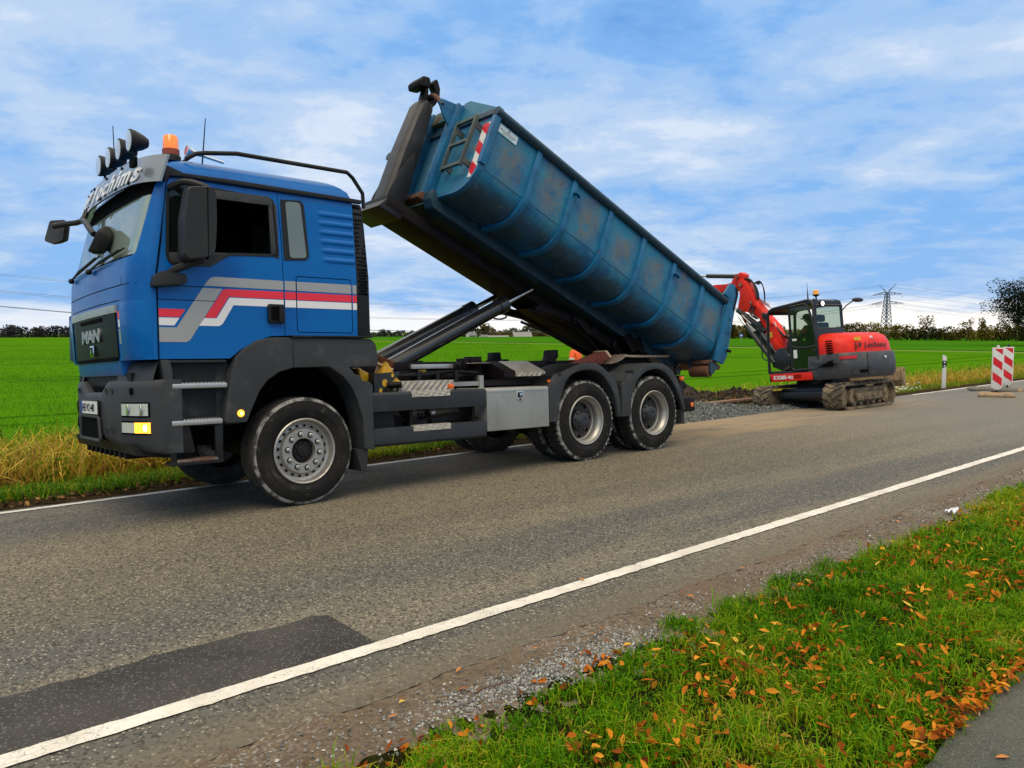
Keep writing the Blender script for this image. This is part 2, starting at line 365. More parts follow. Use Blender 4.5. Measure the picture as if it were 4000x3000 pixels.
# dusty margin
mg = nmath(nt, 'SUBTRACT', 1.0, smooth(nt, nmath(nt, 'ADD', Y, nmath(nt, 'MULTIPLY', spot, 0.25)), -3.72, -3.35))
base = nmix(nt, nmath(nt, 'MULTIPLY', mg, 0.55), base, (0.145, 0.118, 0.078, 1))
base = nmix(nt, nmath(nt, 'MULTIPLY', smooth(nt, X, 7, 14), 0.45), base, (0.20, 0.195, 0.185, 1))
setin(nt, b.inputs['Base Color'], base); b.inputs['Roughness'].default_value = 0.82; b.inputs['Specular IOR Level'].default_value = 0.22
hh = nmath(nt, 'ADD', nmath(nt, 'MULTIPLY', agg.outputs[0], -0.9), nmath(nt, 'MULTIPLY', fine, 0.5)); bump(nt, b, hh, 0.75, 0.006)
xs = xs_for(-14, 9, 420, 0.10)
tag(strip('road', xs, -3.88, 2.32, rm, 0.0, jl=0.012, jh=0.02, ny=9, zf=lambda x, y: dip(x, y)), kind='structure')

# darker repair patch along the near edge
pm_, nt, b = nodes_of('patch_asphalt'); v = coords(nt)
c1 = nmix(nt, smooth(nt, noise(nt, v, 2.0, 6), 0.35, 0.7), (0.042, 0.040, 0.038, 1), (0.066, 0.062, 0.056, 1))
vv = N(nt, 'ShaderNodeTexVoronoi'); nt.links.new(v, vv.inputs['Vector']); vv.inputs['Scale'].default_value = 130
sc_ = N(nt, 'ShaderNodeSeparateColor'); nt.links.new(vv.outputs['Color'], sc_.inputs[0])
c1 = nmix(nt, nmath(nt, 'MULTIPLY', smooth(nt, sc_.outputs[0], 0.86, 0.98), 0.6), c1, (0.22, 0.22, 0.21, 1))
setin(nt, b.inputs['Base Color'], c1); b.inputs['Roughness'].default_value = 0.85; b.inputs['Specular IOR Level'].default_value = 0.2; bump(nt, b, vv.outputs[0], 0.7, 0.006)
mb = MB(); xs = list(np.arange(-14, -1.29, 0.08))
rows = []
for x in xs:
    hi = -2.73 + random.gauss(0, 0.010) + 0.015*math.sin(x*5.3) + 0.01*math.sin(x*13.1)
    rows.append([(x, y, float(gh(y)) + 0.004) for y in (-3.40, (hi - 3.40)/2, hi)])
rows.append([(-1.262, y, float(gh(y)) + 0.004) for y in (-3.40, -3.1, -2.775)])
mb.loft(rows, False, False); tag(mb.build('asphalt_patch', pm_, smooth=0), kind='structure')

# white edge lines
lm, nt, b = nodes_of('road_paint'); v = coords(nt)
n_a = noise(nt, v, 26, 8, 0.7); n_b = voro(nt, coords(nt, (0.7, 1, 1)), 34, 'DISTANCE_TO_EDGE'); n_c = noise(nt, v, 110, 4, 0.7)
crack = nmath(nt, 'MULTIPLY', nmath(nt, 'SUBTRACT', 1.0, smooth(nt, n_b, 0.0, 0.05)), smooth(nt, noise(nt, v, 5, 4), 0.42, 0.62))
worn = nmath(nt, 'MAXIMUM', nmath(nt, 'MULTIPLY', crack, 0.8), smooth(nt, nmath(nt, 'ADD', nmath(nt, 'MULTIPLY', n_a, 0.55), nmath(nt, 'MULTIPLY', n_c, 0.45)), 0.565, 0.63))
col = nmix(nt, smooth(nt, noise(nt, v, 3, 5), 0.35, 0.7), (0.78, 0.74, 0.66, 1), (0.62, 0.58, 0.50, 1))
setin(nt, b.inputs['Base Color'], nmix(nt, worn, col, (0.13, 0.12, 0.10, 1))); b.inputs['Roughness'].default_value = 0.6
bump(nt, b, n_c, 0.4, 0.004)
xs = xs_for(-14, 9, 420, 0.05)
tag(strip('near_edge_line', xs, -3.435, -3.322, lm, 0.008, 0.0035, 0.0035), kind='structure')
for xa, xb_ in ((-14, 5.2), (19.5, 420)):      # dug away and covered with soil between
    xs = xs_for(xa, 9, xb_, 0.07) if xa < 0 else xs_for(xa, 22, xb_, 0.3)
    tag(strip('far_edge_line', [q for q in xs if q <= xb_], 2.10, 2.215, lm, 0.006, 0.007, 0.007), kind='structure')

# shoulder of mud and chippings on the near side
sm_, nt, b = nodes_of('shoulder_mud'); v = coords(nt)
f = noise(nt, v, 30, 8, 0.7); st = N(nt, 'ShaderNodeTexVoronoi'); nt.links.new(v, st.inputs['Vector']); st.inputs['Scale'].default_value = 85
sc_ = N(nt, 'ShaderNodeSeparateColor'); nt.links.new(st.outputs['Color'], sc_.inputs[0])
c1 = nmix(nt, smooth(nt, f, 0.35, 0.65), (0.085, 0.062, 0.038, 1), (0.175, 0.128, 0.078, 1))
c1 = nmix(nt, nmath(nt, 'MULTIPLY', smooth(nt, noise(nt, v, 2.2, 5), 0.48, 0.7), 0.6), c1, (0.150, 0.095, 0.058, 1))
c1 = nmix(nt, nmath(nt, 'MULTIPLY', smooth(nt, sc_.outputs[0], 0.7, 0.95), smooth(nt, noise(nt, v, 1.5, 3), 0.42, 0.6)), c1, (0.26, 0.25, 0.22, 1))
setin(nt, b.inputs['Base Color'], c1); b.inputs['Roughness'].default_value = 0.85; bump(nt, b, nmath(nt, 'ADD', f, nmath(nt, 'MULTIPLY', st.outputs[0], 0.5)), 0.8, 0.015)
xs = xs_for(-14, 9, 300, 0.05)
tag(strip('gravel_shoulder', xs, -4.55, -3.84, sm_, -0.001, 0.02, 0.012, ny=8, zf=lambda x, y: random.gauss(0, 0.004) - (0.004 if -4.12 < y < -3.9 else 0)), kind='structure')
# footpath in the right foreground
fm = mat('path_asphalt', (0.070, 0.075, 0.058), 0.85, layers=[((0.10, 0.10, 0.075), 1.2, 0.45, 0.7), ((0.035, 0.045, 0.03), 3, 0.5, 0.75), ((0.17, 0.17, 0.14), 110, 0.54, 0.66), ((0.03, 0.032, 0.025), 70, 0.55, 0.68)], bmp=(1.0, 120, 0.008))
tag(strip('footpath', list(np.arange(-12, 40, 0.12)), -8.2, lambda x: -5.77 + 0.03*math.sin(x*2.3) + 0.02*math.sin(x*7.1), fm, 0.01, 0.0, 0.012, ny=4), kind='structure')

# ------------------------------------------------------------------ grass, leaves, stones
def attr_mat(name, stops, rough=0.6, trans=0.25):
    m, nt, b = nodes_of(name); a = N(nt, 'ShaderNodeAttribute'); a.attribute_name = 'rnd'
    r = N(nt, 'ShaderNodeValToRGB'); nt.links.new(a.outputs['Fac'], r.inputs[0]); cr = r.color_ramp
    while len(cr.elements) > 1: cr.elements.remove(cr.elements[-1])
    for i, (p, c) in enumerate(stops):
        e = cr.elements[0] if i == 0 else cr.elements.new(p); e.position = p; e.color = tuple(c) + (1,)
    setin(nt, b.inputs['Base Color'], r.outputs[0]); b.inputs['Roughness'].default_value = rough; b.inputs['Specular IOR Level'].default_value = 0.06
    if trans:
        t = N(nt, 'ShaderNodeBsdfTranslucent'); nt.links.new(r.outputs[0], t.inputs[0]); mx = N(nt, 'ShaderNodeMixShader'); mx.inputs[0].default_value = trans
        nt.links.new(b.outputs[0], mx.inputs[1]); nt.links.new(t.outputs[0], mx.inputs[2])
        nt.links.new(mx.outputs[0], nt.nodes['Material Output'].inputs[0])
    return m
def blades(px, py, h, w, lean, z0=None):
    """two quads per blade, bending over"""
    n = len(px); pz = gh(py) if z0 is None else z0
    th = rng.uniform(0, 2*np.pi, n); a = rng.uniform(0, 2*np.pi, n); ln = lean*rng.uniform(0.2, 1.0, n)
    wx, wy = np.cos(th)*w/2, np.sin(th)*w/2; dx, dy = np.cos(a), np.sin(a)
    B = np.stack([px, py, pz - 0.005], 1); Wv = np.stack([wx, wy, np.zeros(n)], 1)
    Mi = B + np.stack([dx*h*ln*0.35, dy*h*ln*0.35, h*0.62], 1); T = B + np.stack([dx*h*ln, dy*h*ln, h*(1.02 - 0.45*ln)], 1)
    q = np.stack([B - Wv, B + Wv, Mi + Wv*0.8, Mi - Wv*0.8, Mi - Wv*0.8, Mi + Wv*0.8, T + Wv*0.12, T - Wv*0.12], 1)
    return q.reshape(-1, 3)
def clump(n, x0, x1, y0, y1, k, s):
    """points gathered in tufts"""
    cx = rng.uniform(x0, x1, k); cy = rng.uniform(y0, y1, k); i = rng.integers(0, k, n)
    return cx[i] + rng.normal(0, s, n), cy[i] + rng.normal(0, s, n), (i*0.6180339) % 1.0
V = []; A_ = []
for (n, x0, x1, h, w) in ((60000, -2.6, 2.5, 0.070, 0.0062), (32000, 2.5, 7.0, 0.080, 0.009), (16000, 7.0, 16, 0.10, 0.014), (9000, 16, 45, 0.12, 0.03)):
    px1, py1, t1 = clump(n//2, x0, x1, -5.78, -4.24, int(55*(x1 - x0)), 0.05)
    px = np.concatenate([px1, rng.uniform(x0, x1, n - n//2)]); py = np.concatenate([py1, rng.uniform(-5.8, -4.22, n - n//2)])
    t = np.concatenate([t1, rng.uniform(0, 1, n - n//2)])
    edge = -4.33 + 0.10*np.sin(px*1.3) + 0.06*np.sin(px*4.1 + 1) + 0.05*np.sin(px*11.0)
    keep = (py < edge + rng.normal(0, 0.03, n)) & (py > -5.83)
    px, py, t = px[keep], py[keep], t[keep]; m = len(px)
    tuft = np.sin(px*9.3 + 2*np.sin(py*7))*np.sin(py*11.7 + 2*np.sin(px*5)); hh = h*rng.lognormal(0, 0.35, m)*(0.75 + 0.45*np.clip(tuft, -.8, 1))*(0.85 + 0.3*np.sin(px*2.1 + py*5)**2)
    V.append(blades(px, py, hh, w*rng.uniform(0.7, 1.3, m), 1.1)); 
    patch_tone = np.clip(0.09*np.sin(px*0.9 + 2*py) + 0.10*np.sin(px*2.7 - 3*py) + 0.10*np.sin(px*9 + 4*py)*np.sin(py*13 - px), -0.3, 0.3)  # wavy patches shift blade colour between green and yellow
    A_.append(np.repeat(np.clip(0.30 + 0.35*t*0.8 + patch_tone + rng.normal(0, 0.20, m) + np.where(px > 2.5, 0.10, 0), 0.01, 0.99), 2))
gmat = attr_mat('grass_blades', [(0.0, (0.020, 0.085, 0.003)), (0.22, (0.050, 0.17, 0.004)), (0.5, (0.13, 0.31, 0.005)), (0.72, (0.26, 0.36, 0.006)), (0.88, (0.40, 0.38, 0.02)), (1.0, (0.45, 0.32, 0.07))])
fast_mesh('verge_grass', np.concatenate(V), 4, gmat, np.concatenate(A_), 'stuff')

def leaf_verts(px, py, pz, L, W, tilt=0.5):
    n = len(px); th = rng.uniform(0, 2*np.pi, n); tl = rng.normal(0, tilt, n); rl = rng.normal(0, tilt, n)
    c, s = np.cos(th), np.sin(th)
    ux = np.stack([c*np.cos(tl), s*np.cos(tl), np.sin(tl)], 1); vx = np.stack([-s*np.cos(rl), c*np.cos(rl), np.sin(rl)], 1)
    nz = np.cross(ux, vx); nz *= np.sign(nz[:, 2:3] + 1e-9)
    C0 = np.stack([px, py, pz], 1); L = L[:, None]; W = W[:, None]
    curl = rng.uniform(0.1, 0.5, n)[:, None]
    a = C0 - ux*L/2; e = C0 + ux*L/2 + nz*L*curl*0.3
    b1 = C0 - ux*L*0.12 + vx*W/2 + nz*W*curl; b2 = C0 + ux*L*0.22 + vx*W*0.38 + nz*W*curl
    d1 = C0 - ux*L*0.12 - vx*W/2 + nz*W*curl; d2 = C0 + ux*L*0.22 - vx*W*0.38 + nz*W*curl
    return np.stack([a, e, b2, b1, a, d1, d2, e], 1).reshape(-1, 3)
n = 2500; px, py, _ = clump(n, -2.4, 8, -5.75, -4.35, 380, 0.075); py = np.clip(py, -5.9, -4.2)
k = 900; ex = rng.uniform(-0.9, 5, k); ey = -5.80 + np.abs(rng.normal(0, 0.07, k)); k2 = 130; fx = rng.uniform(-2.0, 8, k2); fy = -4.42 + rng.normal(0, 0.07, k2)
px = np.concatenate([px, ex, fx]); py = np.concatenate([py, ey, fy])
pz = gh(py) + rng.uniform(0.015, 0.075, len(px)); pz[n:n + k] = gh(py[n:n + k]) + rng.uniform(0.018, 0.06, k); pz[n + k:] -= 0.02
pz = np.where(py > -4.46, gh(py) + rng.uniform(0.006, 0.022, len(py)), pz); pz = np.where(py < -5.80, gh(py) + rng.uniform(0.014, 0.03, len(py)), pz)
lv = leaf_verts(px, py, np.maximum(pz, 0.012), rng.uniform(0.028, 0.075, len(px)), rng.uniform(0.014, 0.032, len(px)))
leafm = attr_mat('autumn_leaves', [(0.0, (0.09, 0.022, 0.006)), (0.35, (0.30, 0.07, 0.008)), (0.65, (0.60, 0.19, 0.015)), (0.85, (0.74, 0.34, 0.03)), (1.0, (0.75, 0.55, 0.10))], 0.55, 0.2)
fast_mesh('leaf_litter', lv, 4, leafm, np.repeat(rng.beta(2.0, 2.0, len(px)), 2), 'stuff')
# leaves and dark soil along the far edge of the road
n = 2400; px = rng.uniform(-9, 9, n); py = rng.uniform(2.40, 3.4, n)**1.0
lv = leaf_verts(px, py, gh(py) + rng.uniform(0.008, 0.05, n), rng.uniform(0.04, 0.12, n), rng.uniform(0.02, 0.05, n), 0.35)
leafd = attr_mat('dead_leaves', [(0.0, (0.02, 0.012, 0.006)), (0.5, (0.08, 0.045, 0.018)), (0.8, (0.22, 0.11, 0.03)), (1.0, (0.42, 0.24, 0.06))], 0.6, 0.1)
fast_mesh('roadside_leaves', lv, 4, leafd, np.repeat(rng.beta(1.6, 2.2, n), 2), 'stuff')
# chippings
def stones(name, px, py, pz, r, m, a):
    n = len(px); d = np.array([[1, 0, 0], [-1, 0, 0], [0, 1, 0], [0, -1, 0], [0, 0, 1], [0, 0, -1]], float)
    f = np.array([[0, 2, 4], [2, 1, 4], [1, 3, 4], [3, 0, 4], [2, 0, 5], [1, 2, 5], [3, 1, 5], [0, 3, 5]])
    th = rng.uniform(0, 6.28, n); c, s = np.cos(th), np.sin(th); sc = r[:, None]*rng.uniform(0.5, 1.3, (n, 3))
    vv = d[None]*sc[:, None, :] + rng.normal(0, 0.15, (n, 6, 3))*r[:, None, None]
    x = vv[..., 0]*c[:, None] - vv[..., 1]*s[:, None]; y = vv[..., 0]*s[:, None] + vv[..., 1]*c[:, None]
    vv = np.stack([x, y, vv[..., 2]], -1) + np.stack([px, py, pz], 1)[:, None]
    return fast_mesh(name, vv[:, f].reshape(-1, 3), 3, m, np.repeat(a, 8), 'stuff')
stm = attr_mat('chippings', [(0.0, (0.05, 0.05, 0.05)), (0.5, (0.20, 0.20, 0.19)), (0.85, (0.42, 0.42, 0.40)), (1.0, (0.6, 0.6, 0.57))], 0.8, 0)
n = 5200; px = np.concatenate([rng.normal(-0.75, 0.42, 2600), rng.uniform(-2.6, 8, n - 2600)]); py = np.concatenate([-4.22 + rng.normal(0, 0.075, 2600), -4.16 + rng.normal(0, 0.13, n - 2600)])
keep = (py < -3.92) & (py > -4.5); px, py = px[keep], py[keep]
stones('loose_chippings', px, py, gh(py) + 0.002, rng.uniform(0.0035, 0.010, len(px)), stm, rng.beta(2, 1.6, len(px)))

# far verge: short grass, then tall dry grass, then the first metres of the crop
V = []; A_ = []
n = 26000; px = np.concatenate([rng.uniform(-9, 8.5, n*3//4), rng.uniform(14, 45, n - n*3//4)]); py = 3.05 + np.abs(rng.normal(0, 0.75, n)) + 0.15*np.sin(px*1.7)
V.append(blades(px, py, rng.uniform(0.07, 0.22, n), rng.uniform(0.008, 0.016, n), 1.2)); A_.append(np.repeat(np.clip(rng.normal(0.35, 0.15, n) + 0.1*np.sin(px), 0, 1), 2))
n = 36000; px = np.concatenate([rng.uniform(-9, 7, n*2//3), rng.uniform(7, 50, n - n*2//3)]); py = 4.4 + np.abs(rng.normal(0, 1.7, n)) + 0.3*np.sin(px*0.8) 
py = np.where(px > 14, py - 0.6, py)
V.append(blades(px, py, rng.uniform(0.16, 0.72, n)*np.where(px > 7, 0.7, 1.0), rng.uniform(0.010, 0.026, n), 1.35)); A_.append(np.repeat(np.clip(rng.normal(0.66, 0.24, n) - 0.07*(py - 5) + 0.10*np.sin(px*3.1 + py*2) , 0, 1), 2))
dm = attr_mat('dry_grass', [(0.0, (0.03, 0.11, 0.006)), (0.3, (0.10, 0.24, 0.010)), (0.5, (0.28, 0.30, 0.012)), (0.7, (0.58, 0.38, 0.045)), (0.88, (0.68, 0.46, 0.10)), (1.0, (0.28, 0.13, 0.03))], 0.6, 0.2)
fast_mesh('roadside_grass', np.concatenate(V), 4, dm, np.concatenate(A_), 'stuff')
n = 90000; t = rng.uniform(0, 1, n)**2.4; py = 7.0 + t*85 + rng.normal(0, 0.4, n); px = -9 + rng.uniform(0, 1, n)*(24 + t*70)
py = np.round(py/0.16)*0.16 + rng.normal(0, 0.02, n)
cm = attr_mat('young_crop', [(0.0, (0.035, 0.13, 0.004)), (0.5, (0.088, 0.265, 0.006)), (1.0, (0.165, 0.37, 0.010))], 0.6, 0.2)
fast_mesh('young_wheat', blades(px, py, rng.uniform(0.05, 0.12, n)*(1 - .4*t), 0.012 + 0.035*t, 0.9), 4, cm, np.repeat(rng.uniform(0, 1, n), 2), 'stuff')
# ------------------------------------------------------------------ vehicle materials
blue = mat('blue_cab_paint', (0.001, 0.120, 0.40), 0.34, coat=0.20, spec=0.15, layers=[((0.001, 0.080, 0.33), 1.6, 0.45, 0.75), ((0.012, 0.11, 0.33), 22, 0.62, 0.82)], rvar=0.12, bmp=(0.03, 3, 0.01))
red = mat('red_stripe', (0.80, 0.012, 0.025), 0.35, coat=0.3); white = mat('white_stripe', (0.80, 0.79, 0.77), 0.4, coat=0.2); grey = mat('grey_stripe', (0.36, 0.355, 0.33), 0.38, metal=0.2, coat=0.2)
dgrey = mat('grey_plastic', (0.040, 0.043, 0.045), 0.55, spec=0.25, layers=[((0.085, 0.085, 0.085), 5, 0.52, 0.8), ((0.035, 0.036, 0.038), 2, 0.45, 0.7), ((0.13, 0.12, 0.10), 30, 0.68, 0.8)], bmp=(0.08, 180, 0.002))
black = mat('black_steel', (0.007, 0.004, 0.0045), 0.55, spec=0.2, layers=[((0.014, 0.010, 0.009), 4, 0.5, 0.75), ((0.035, 0.028, 0.02), 18, 0.66, 0.8)], rvar=0.2)
bplas = mat('black_plastic', (0.010, 0.010, 0.0105), 0.5, spec=0.3, layers=[((0.035, 0.034, 0.032), 3, 0.5, 0.75)], bmp=(0.06, 200, 0.002))
mirrorp = mat('mirror_plastic', (0.020, 0.020, 0.019), 0.5, spec=0.3, layers=[((0.04, 0.038, 0.035), 3, 0.45, 0.75)], bmp=(0.1, 220, 0.002))
gap = mat('dark_gap', (0.004, 0.004, 0.0045), 0.9, spec=0.05); interior = mat('cab_lining', (0.016, 0.016, 0.016), 0.8); lining = mat('cab_light_lining', (0.55, 0.56, 0.48), 0.8)
alu = mat('aluminium', (0.52, 0.51, 0.48), 0.42, metal=0.75, layers=[((0.40, 0.38, 0.33), 3, 0.45, 0.75)], rvar=0.15); steelbox = mat('brushed_steel', (0.36, 0.36, 0.33), 0.5, metal=0.5, layers=[((0.29, 0.29, 0.26), 2.5, 0.4, 0.7, (1, 1, .5)), ((0.22, 0.21, 0.18), 9, 0.62, 0.8)], rvar=0.15)
chrome = mat('polished_metal', (0.7, 0.7, 0.7), 0.15, metal=1.0); rimm = mat('silver_rim', (0.40, 0.385, 0.35), 0.42, metal=0.6, layers=[((0.20, 0.17, 0.12), 5, 0.5, 0.75), ((0.10, 0.085, 0.06), 14, 0.6, 0.8)])
rub = mat('tyre_rubber', (0.010, 0.0095, 0.009), 0.75, spec=0.2, layers=[((0.026, 0.023, 0.020), 3, 0.42, 0.7), ((0.075, 0.066, 0.054), 11, 0.58, 0.78)], bmp=(0.15, 60, 0.004))
rubd = mat('dusty_rubber', (0.022, 0.021, 0.02), 0.85, layers=[((0.30, 0.29, 0.26), 9, 0.40, 0.60), ((0.06, 0.055, 0.05), 30, 0.5, 0.7)])
orange = mat('orange_lens', (0.85, 0.16, 0.01), 0.2, coat=0.5); amber = mat('lit_amber', (0.9, 0.30, 0.02), 0.3, emit=((1.0, 0.42, 0.04), 1.6)); lampon = mat('lit_amber_core', (1, .6, .2), 0.3, emit=((1.0, 0.72, 0.28), 3.0))
lensm = mat('lamp_lens', (0.62, 0.64, 0.64), 0.15, metal=0.1, coat=1.0, layers=[((0.6, 0.6, 0.58), 14, 0.4, 0.7)])
yellow = mat('yellow_plastic', (0.75, 0.42, 0.01), 0.4, layers=[((0.45, 0.25, 0.02), 8, 0.5, 0.75)]); bristle = mat('brown_bristles', (0.16, 0.055, 0.02), 0.9, bmp=(0.8, 90, 0.02)); wood = mat('pale_wood', (0.55, 0.42, 0.27), 0.7, layers=[((0.35, 0.24, 0.13), 12, 0.5, 0.7, (.1, 1, 1))])
bristle2 = mat('red_brown_bristles', (0.20, 0.045, 0.03), 0.9, layers=[((0.07, 0.015, 0.01), 40, 0.4, 0.65)], bmp=(0.8, 90, 0.02))
def glassmat(name, tint, refl, rough=0.03, trans=0.6):
    m, nt, b = nodes_of(name); b.inputs['Base Color'].default_value = tuple(tint) + (1,); b.inputs['Roughness'].default_value = rough
    b.inputs['Specular IOR Level'].default_value = refl; b.inputs['Coat Weight'].default_value = 1.0; b.inputs['Coat Roughness'].default_value = 0.02
    t = N(nt, 'ShaderNodeBsdfTransparent'); t.inputs[0].default_value = (0.75, 0.85, 0.78, 1); mx = N(nt, 'ShaderNodeMixShader'); mx.inputs[0].default_value = trans
    nt.links.new(b.outputs[0], mx.inputs[1]); nt.links.new(t.outputs[0], mx.inputs[2]); nt.links.new(mx.outputs[0], nt.nodes['Material Output'].inputs[0]); return m
wglass = glassmat('windscreen_glass', (0.37, 0.47, 0.40), 0.8, 0.02, 0.30); sglass = glassmat('side_glass', (0.16, 0.19, 0.16), 0.6, 0.05, 0.12); eglass = glassmat('cab_glass', (0.02, 0.03, 0.03), 0.9, 0.02, 0.75)
# chequer plate: raised lozenges
tread, nt, b = nodes_of('chequer_plate'); b.inputs['Base Color'].default_value = (0.50, 0.48, 0.42, 1); b.inputs['Metallic'].default_value = 0.6; b.inputs['Roughness'].default_value = 0.42
v = coords(nt, (1, 1, 1), rot=(0, R(45), R(45))); w1 = N(nt, 'ShaderNodeTexChecker'); nt.links.new(v, w1.inputs[0]); w1.inputs['Scale'].default_value = 34
wv1 = N(nt, 'ShaderNodeTexWave', bands_direction='X'); nt.links.new(v, wv1.inputs[0]); wv1.inputs['Scale'].default_value = 45
wv2 = N(nt, 'ShaderNodeTexWave', bands_direction='Z'); nt.links.new(v, wv2.inputs[0]); wv2.inputs['Scale'].default_value = 45
hsel = nmix(nt, w1.outputs[1], wv1.outputs[0], wv2.outputs[0]); bump(nt, b, hsel, 0.9, 0.006)
setin(nt, b.inputs['Base Color'], nmix(nt, smooth(nt, noise(nt, coords(nt), 4, 5), 0.4, 0.75), (0.52, 0.50, 0.45, 1), (0.36, 0.33, 0.27, 1)))

# ------------------------------------------------------------------ truck frame of reference
pb, ra = 0.0178, 0.0554       # nose-up pitch and lean towards the verge
Rx = Matrix(((1, 0, 0), (0, math.cos(ra), math.sin(ra)), (0, -math.sin(ra), math.cos(ra))))
Ry = Matrix(((math.cos(pb), 0, math.sin(pb)), (0, 1, 0), (-math.sin(pb), 0, math.cos(pb))))
BM = (Rx @ Ry).to_4x4()
truck = empty('hooklift_truck', M=BM, label='blue three-axle hooklift truck with red, white and grey stripes and orange beacon', cat='truck')
T = truck
def interp(tab, z): return float(np.interp(z, [a for a, _ in tab], [b for _, b in tab]))
XF = [(1.26, -1.50), (1.33, -1.555), (1.9, -1.585), (2.27, -1.57), (2.8, -1.44), (2.97, -1.39), (3.12, -1.31), (3.2, -1.20), (3.25, -1.02), (3.27, -0.8)]
XC = [(1.26, -1.35), (2.2, -1.345), (2.45, -1.306), (2.75, -1.27), (2.97, -1.234), (3.12, -1.20), (3.2, -1.10), (3.25, -0.95), (3.27, -0.7)]
YS = [(1.26, 0.03), (2.25, 0.03), (2.95, 0.075), (3.06, 0.085), (3.12, 0.11), (3.19, 0.16), (3.24, 0.26), (3.27, 0.42)]
XB = [(1.26, 0.60), (3.04, 0.60), (3.14, 0.56), (3.22, 0.42), (3.27, 0.2)]
def frontx(y, z, off=0.0):
    ys = interp(YS, z) + off; yc = ys + 0.25; yy = y if y <= 1.25 else 2.5 - y
    bow = lambda q: 0.055*((q - 1.25)/1.22)**2
    xq = interp(XF, z) + off + bow(yc); xc = interp(XC, z) + off
    if yy >= yc: return interp(XF, z) + off + bow(yy)
    t = math.acos(max(-1, min(1, 1 - (yy - ys)/0.25))); return xc + (xq - xc)*math.sin(t)
def cabring(z, off=0.0, zz=None):
    ys = interp(YS, z) + off; xb = interp(XB, z) - off; xc = interp(XC, z) + off
    half = [(xb + (xc - xb)*i/5, ys) for i in range(6)]
    for i in range(1, 8):
        y = ys + 0.25*(1 - math.cos(math.pi/2*i/7)); half.append((frontx(y, z, off), y))
    yc = ys + 0.25
    for i in range(1, 5): y = yc + (1.25 - yc)*i/5; half.append((frontx(y, z, off), y))
    mirror = [(x, 2.5 - y) for x, y in reversed(half)]
    return [(x, y, z if zz is None else zz) for x, y in half + [(frontx(1.25, z, off), 1.25)] + mirror]
ZL = [1.30, 1.34, 1.6, 1.9, 2.1, 2.25, 2.4, 2.6, 2.8, 2.95, 3.05, 3.09, 3.13, 3.17, 3.2, 3.225, 3.245, 3.26, 3.27]
mbo = MB().loft([cabring(z) for z in ZL]); mbi = MB().loft([cabring(z, 0.055) for z in (1.62, 1.9, 2.25, 2.6, 2.95, 3.05, 3.12, 3.18)], mat=0)
outer = mbo.build('cab_outer', blue, smooth=0); inner = mbi.build('cab_inner', interior, smooth=0)
def bool_obj(base, ops, name, parent, smooth=30):
    """ops: (object, 'DIFFERENCE'|'INTERSECT')"""
    o = bpy.data.objects.new(name, base.data.copy()); COL.objects.link(o)
    for c, op in ops:
        m = o.modifiers.new('b', 'BOOLEAN'); m.object = c; m.operation = op; m.solver = 'EXACT'
        if hasattr(m, 'material_mode'): m.material_mode = 'TRANSFER'
    bpy.context.view_layer.update()
    me = bpy.data.meshes.new_from_object(o.evaluated_get(bpy.context.evaluated_depsgraph_get())); o.modifiers.clear(); o.data = me
    if smooth: me.shade_smooth(); me.set_sharp_from_angle(angle=R(smooth))
    o.parent = parent; return o
def rounded(pts, r, n=4):
    out = []; k = len(pts)
    for i in range(k):
        p, a, b = Vector(pts[i]), Vector(pts[i - 1]), Vector(pts[(i + 1) % k]); rr = r[i] if isinstance(r, (list, tuple)) else r
        u, w = (a - p), (b - p); d = min(rr, u.length*0.45, w.length*0.45); A, B = p + u.normalized()*d, p + w.normalized()*d
        for j in range(n + 1):
            t = j/n; out.append(tuple((1 - t)**2*A + 2*t*(1 - t)*p + t*t*B))
    return out
door_pts = [(-1.343, 1.428), (-1.343, 2.18), (-1.30, 2.44), (-1.235, 2.95), (-1.20, 3.03), (-0.207, 3.03), (-0.190, 2.6), (-0.184, 1.645), (-0.33, 1.637), (-0.487, 1.585), (-0.62, 1.51), (-0.724, 1.428)]
win_pts = rounded([(-1.236, 2.86), (-1.20, 2.985), (-1.10, 3.0), (-0.245, 2.955), (-0.225, 2.40), (-0.70, 2.375), (-0.80, 2.32), (-0.87, 2.262), (-1.05, 2.250), (-1.235, 2.255), (-1.262, 2.33)], 0.04, 3)
def grow(pts, d):
    n = len(pts); out = []
    for i in range(n):
        a, p, b = Vector(pts[i - 1]), Vector(pts[i]), Vector(pts[(i + 1) % n]); e1, e2 = (p - a).normalized(), (b - p).normalized()
        nn = Vector((e1.y + e2.y, -e1.x - e2.x)); nn = nn.normalized() if nn.length > 1e-6 else Vector((0, 0)); out.append(tuple(p + nn*d))
    return out
A0 = sum((a[0]*b[1] - b[0]*a[1]) for a, b in zip(door_pts, door_pts[1:] + door_pts[:1])); sg = 1 if A0 > 0 else -1
dcut = MB().prism(door_pts, -0.2, 0.3).build('cut', gap, smooth=0); dcut_in = MB().prism(grow(door_pts, -0.007*sg), -0.2, 0.3).build('cut', gap, smooth=0)
wcut = MB().prism(win_pts, -0.25, 0.35).build('cut', gap, smooth=0)
rw_pts = rounded([(-0.135, 2.945), (0.02, 2.95), (0.058, 2.41), (-0.115, 2.395)], 0.035)
rcut = MB().prism(rw_pts, -0.25, 0.35).build('cut', gap, smooth=0)
ws_pts = rounded([(0.135, 2.325), (0.115, 3.06), (2.385, 3.06), (2.365, 2.325)], 0.07)
vcut = MB().prism(ws_pts, -2.2, -1.05, axis='x').build('cut', gap, smooth=0)
arch = MB().prism([(-1.30, 1.0), (-1.346, 1.428), (-0.724, 1.428), (-0.62, 1.51), (-0.487, 1.585), (-0.33, 1.637), (-0.18, 1.647), (0.9, 1.647), (0.9, 1.0)], -0.5, 3.0).build('cut', gap, smooth=0)
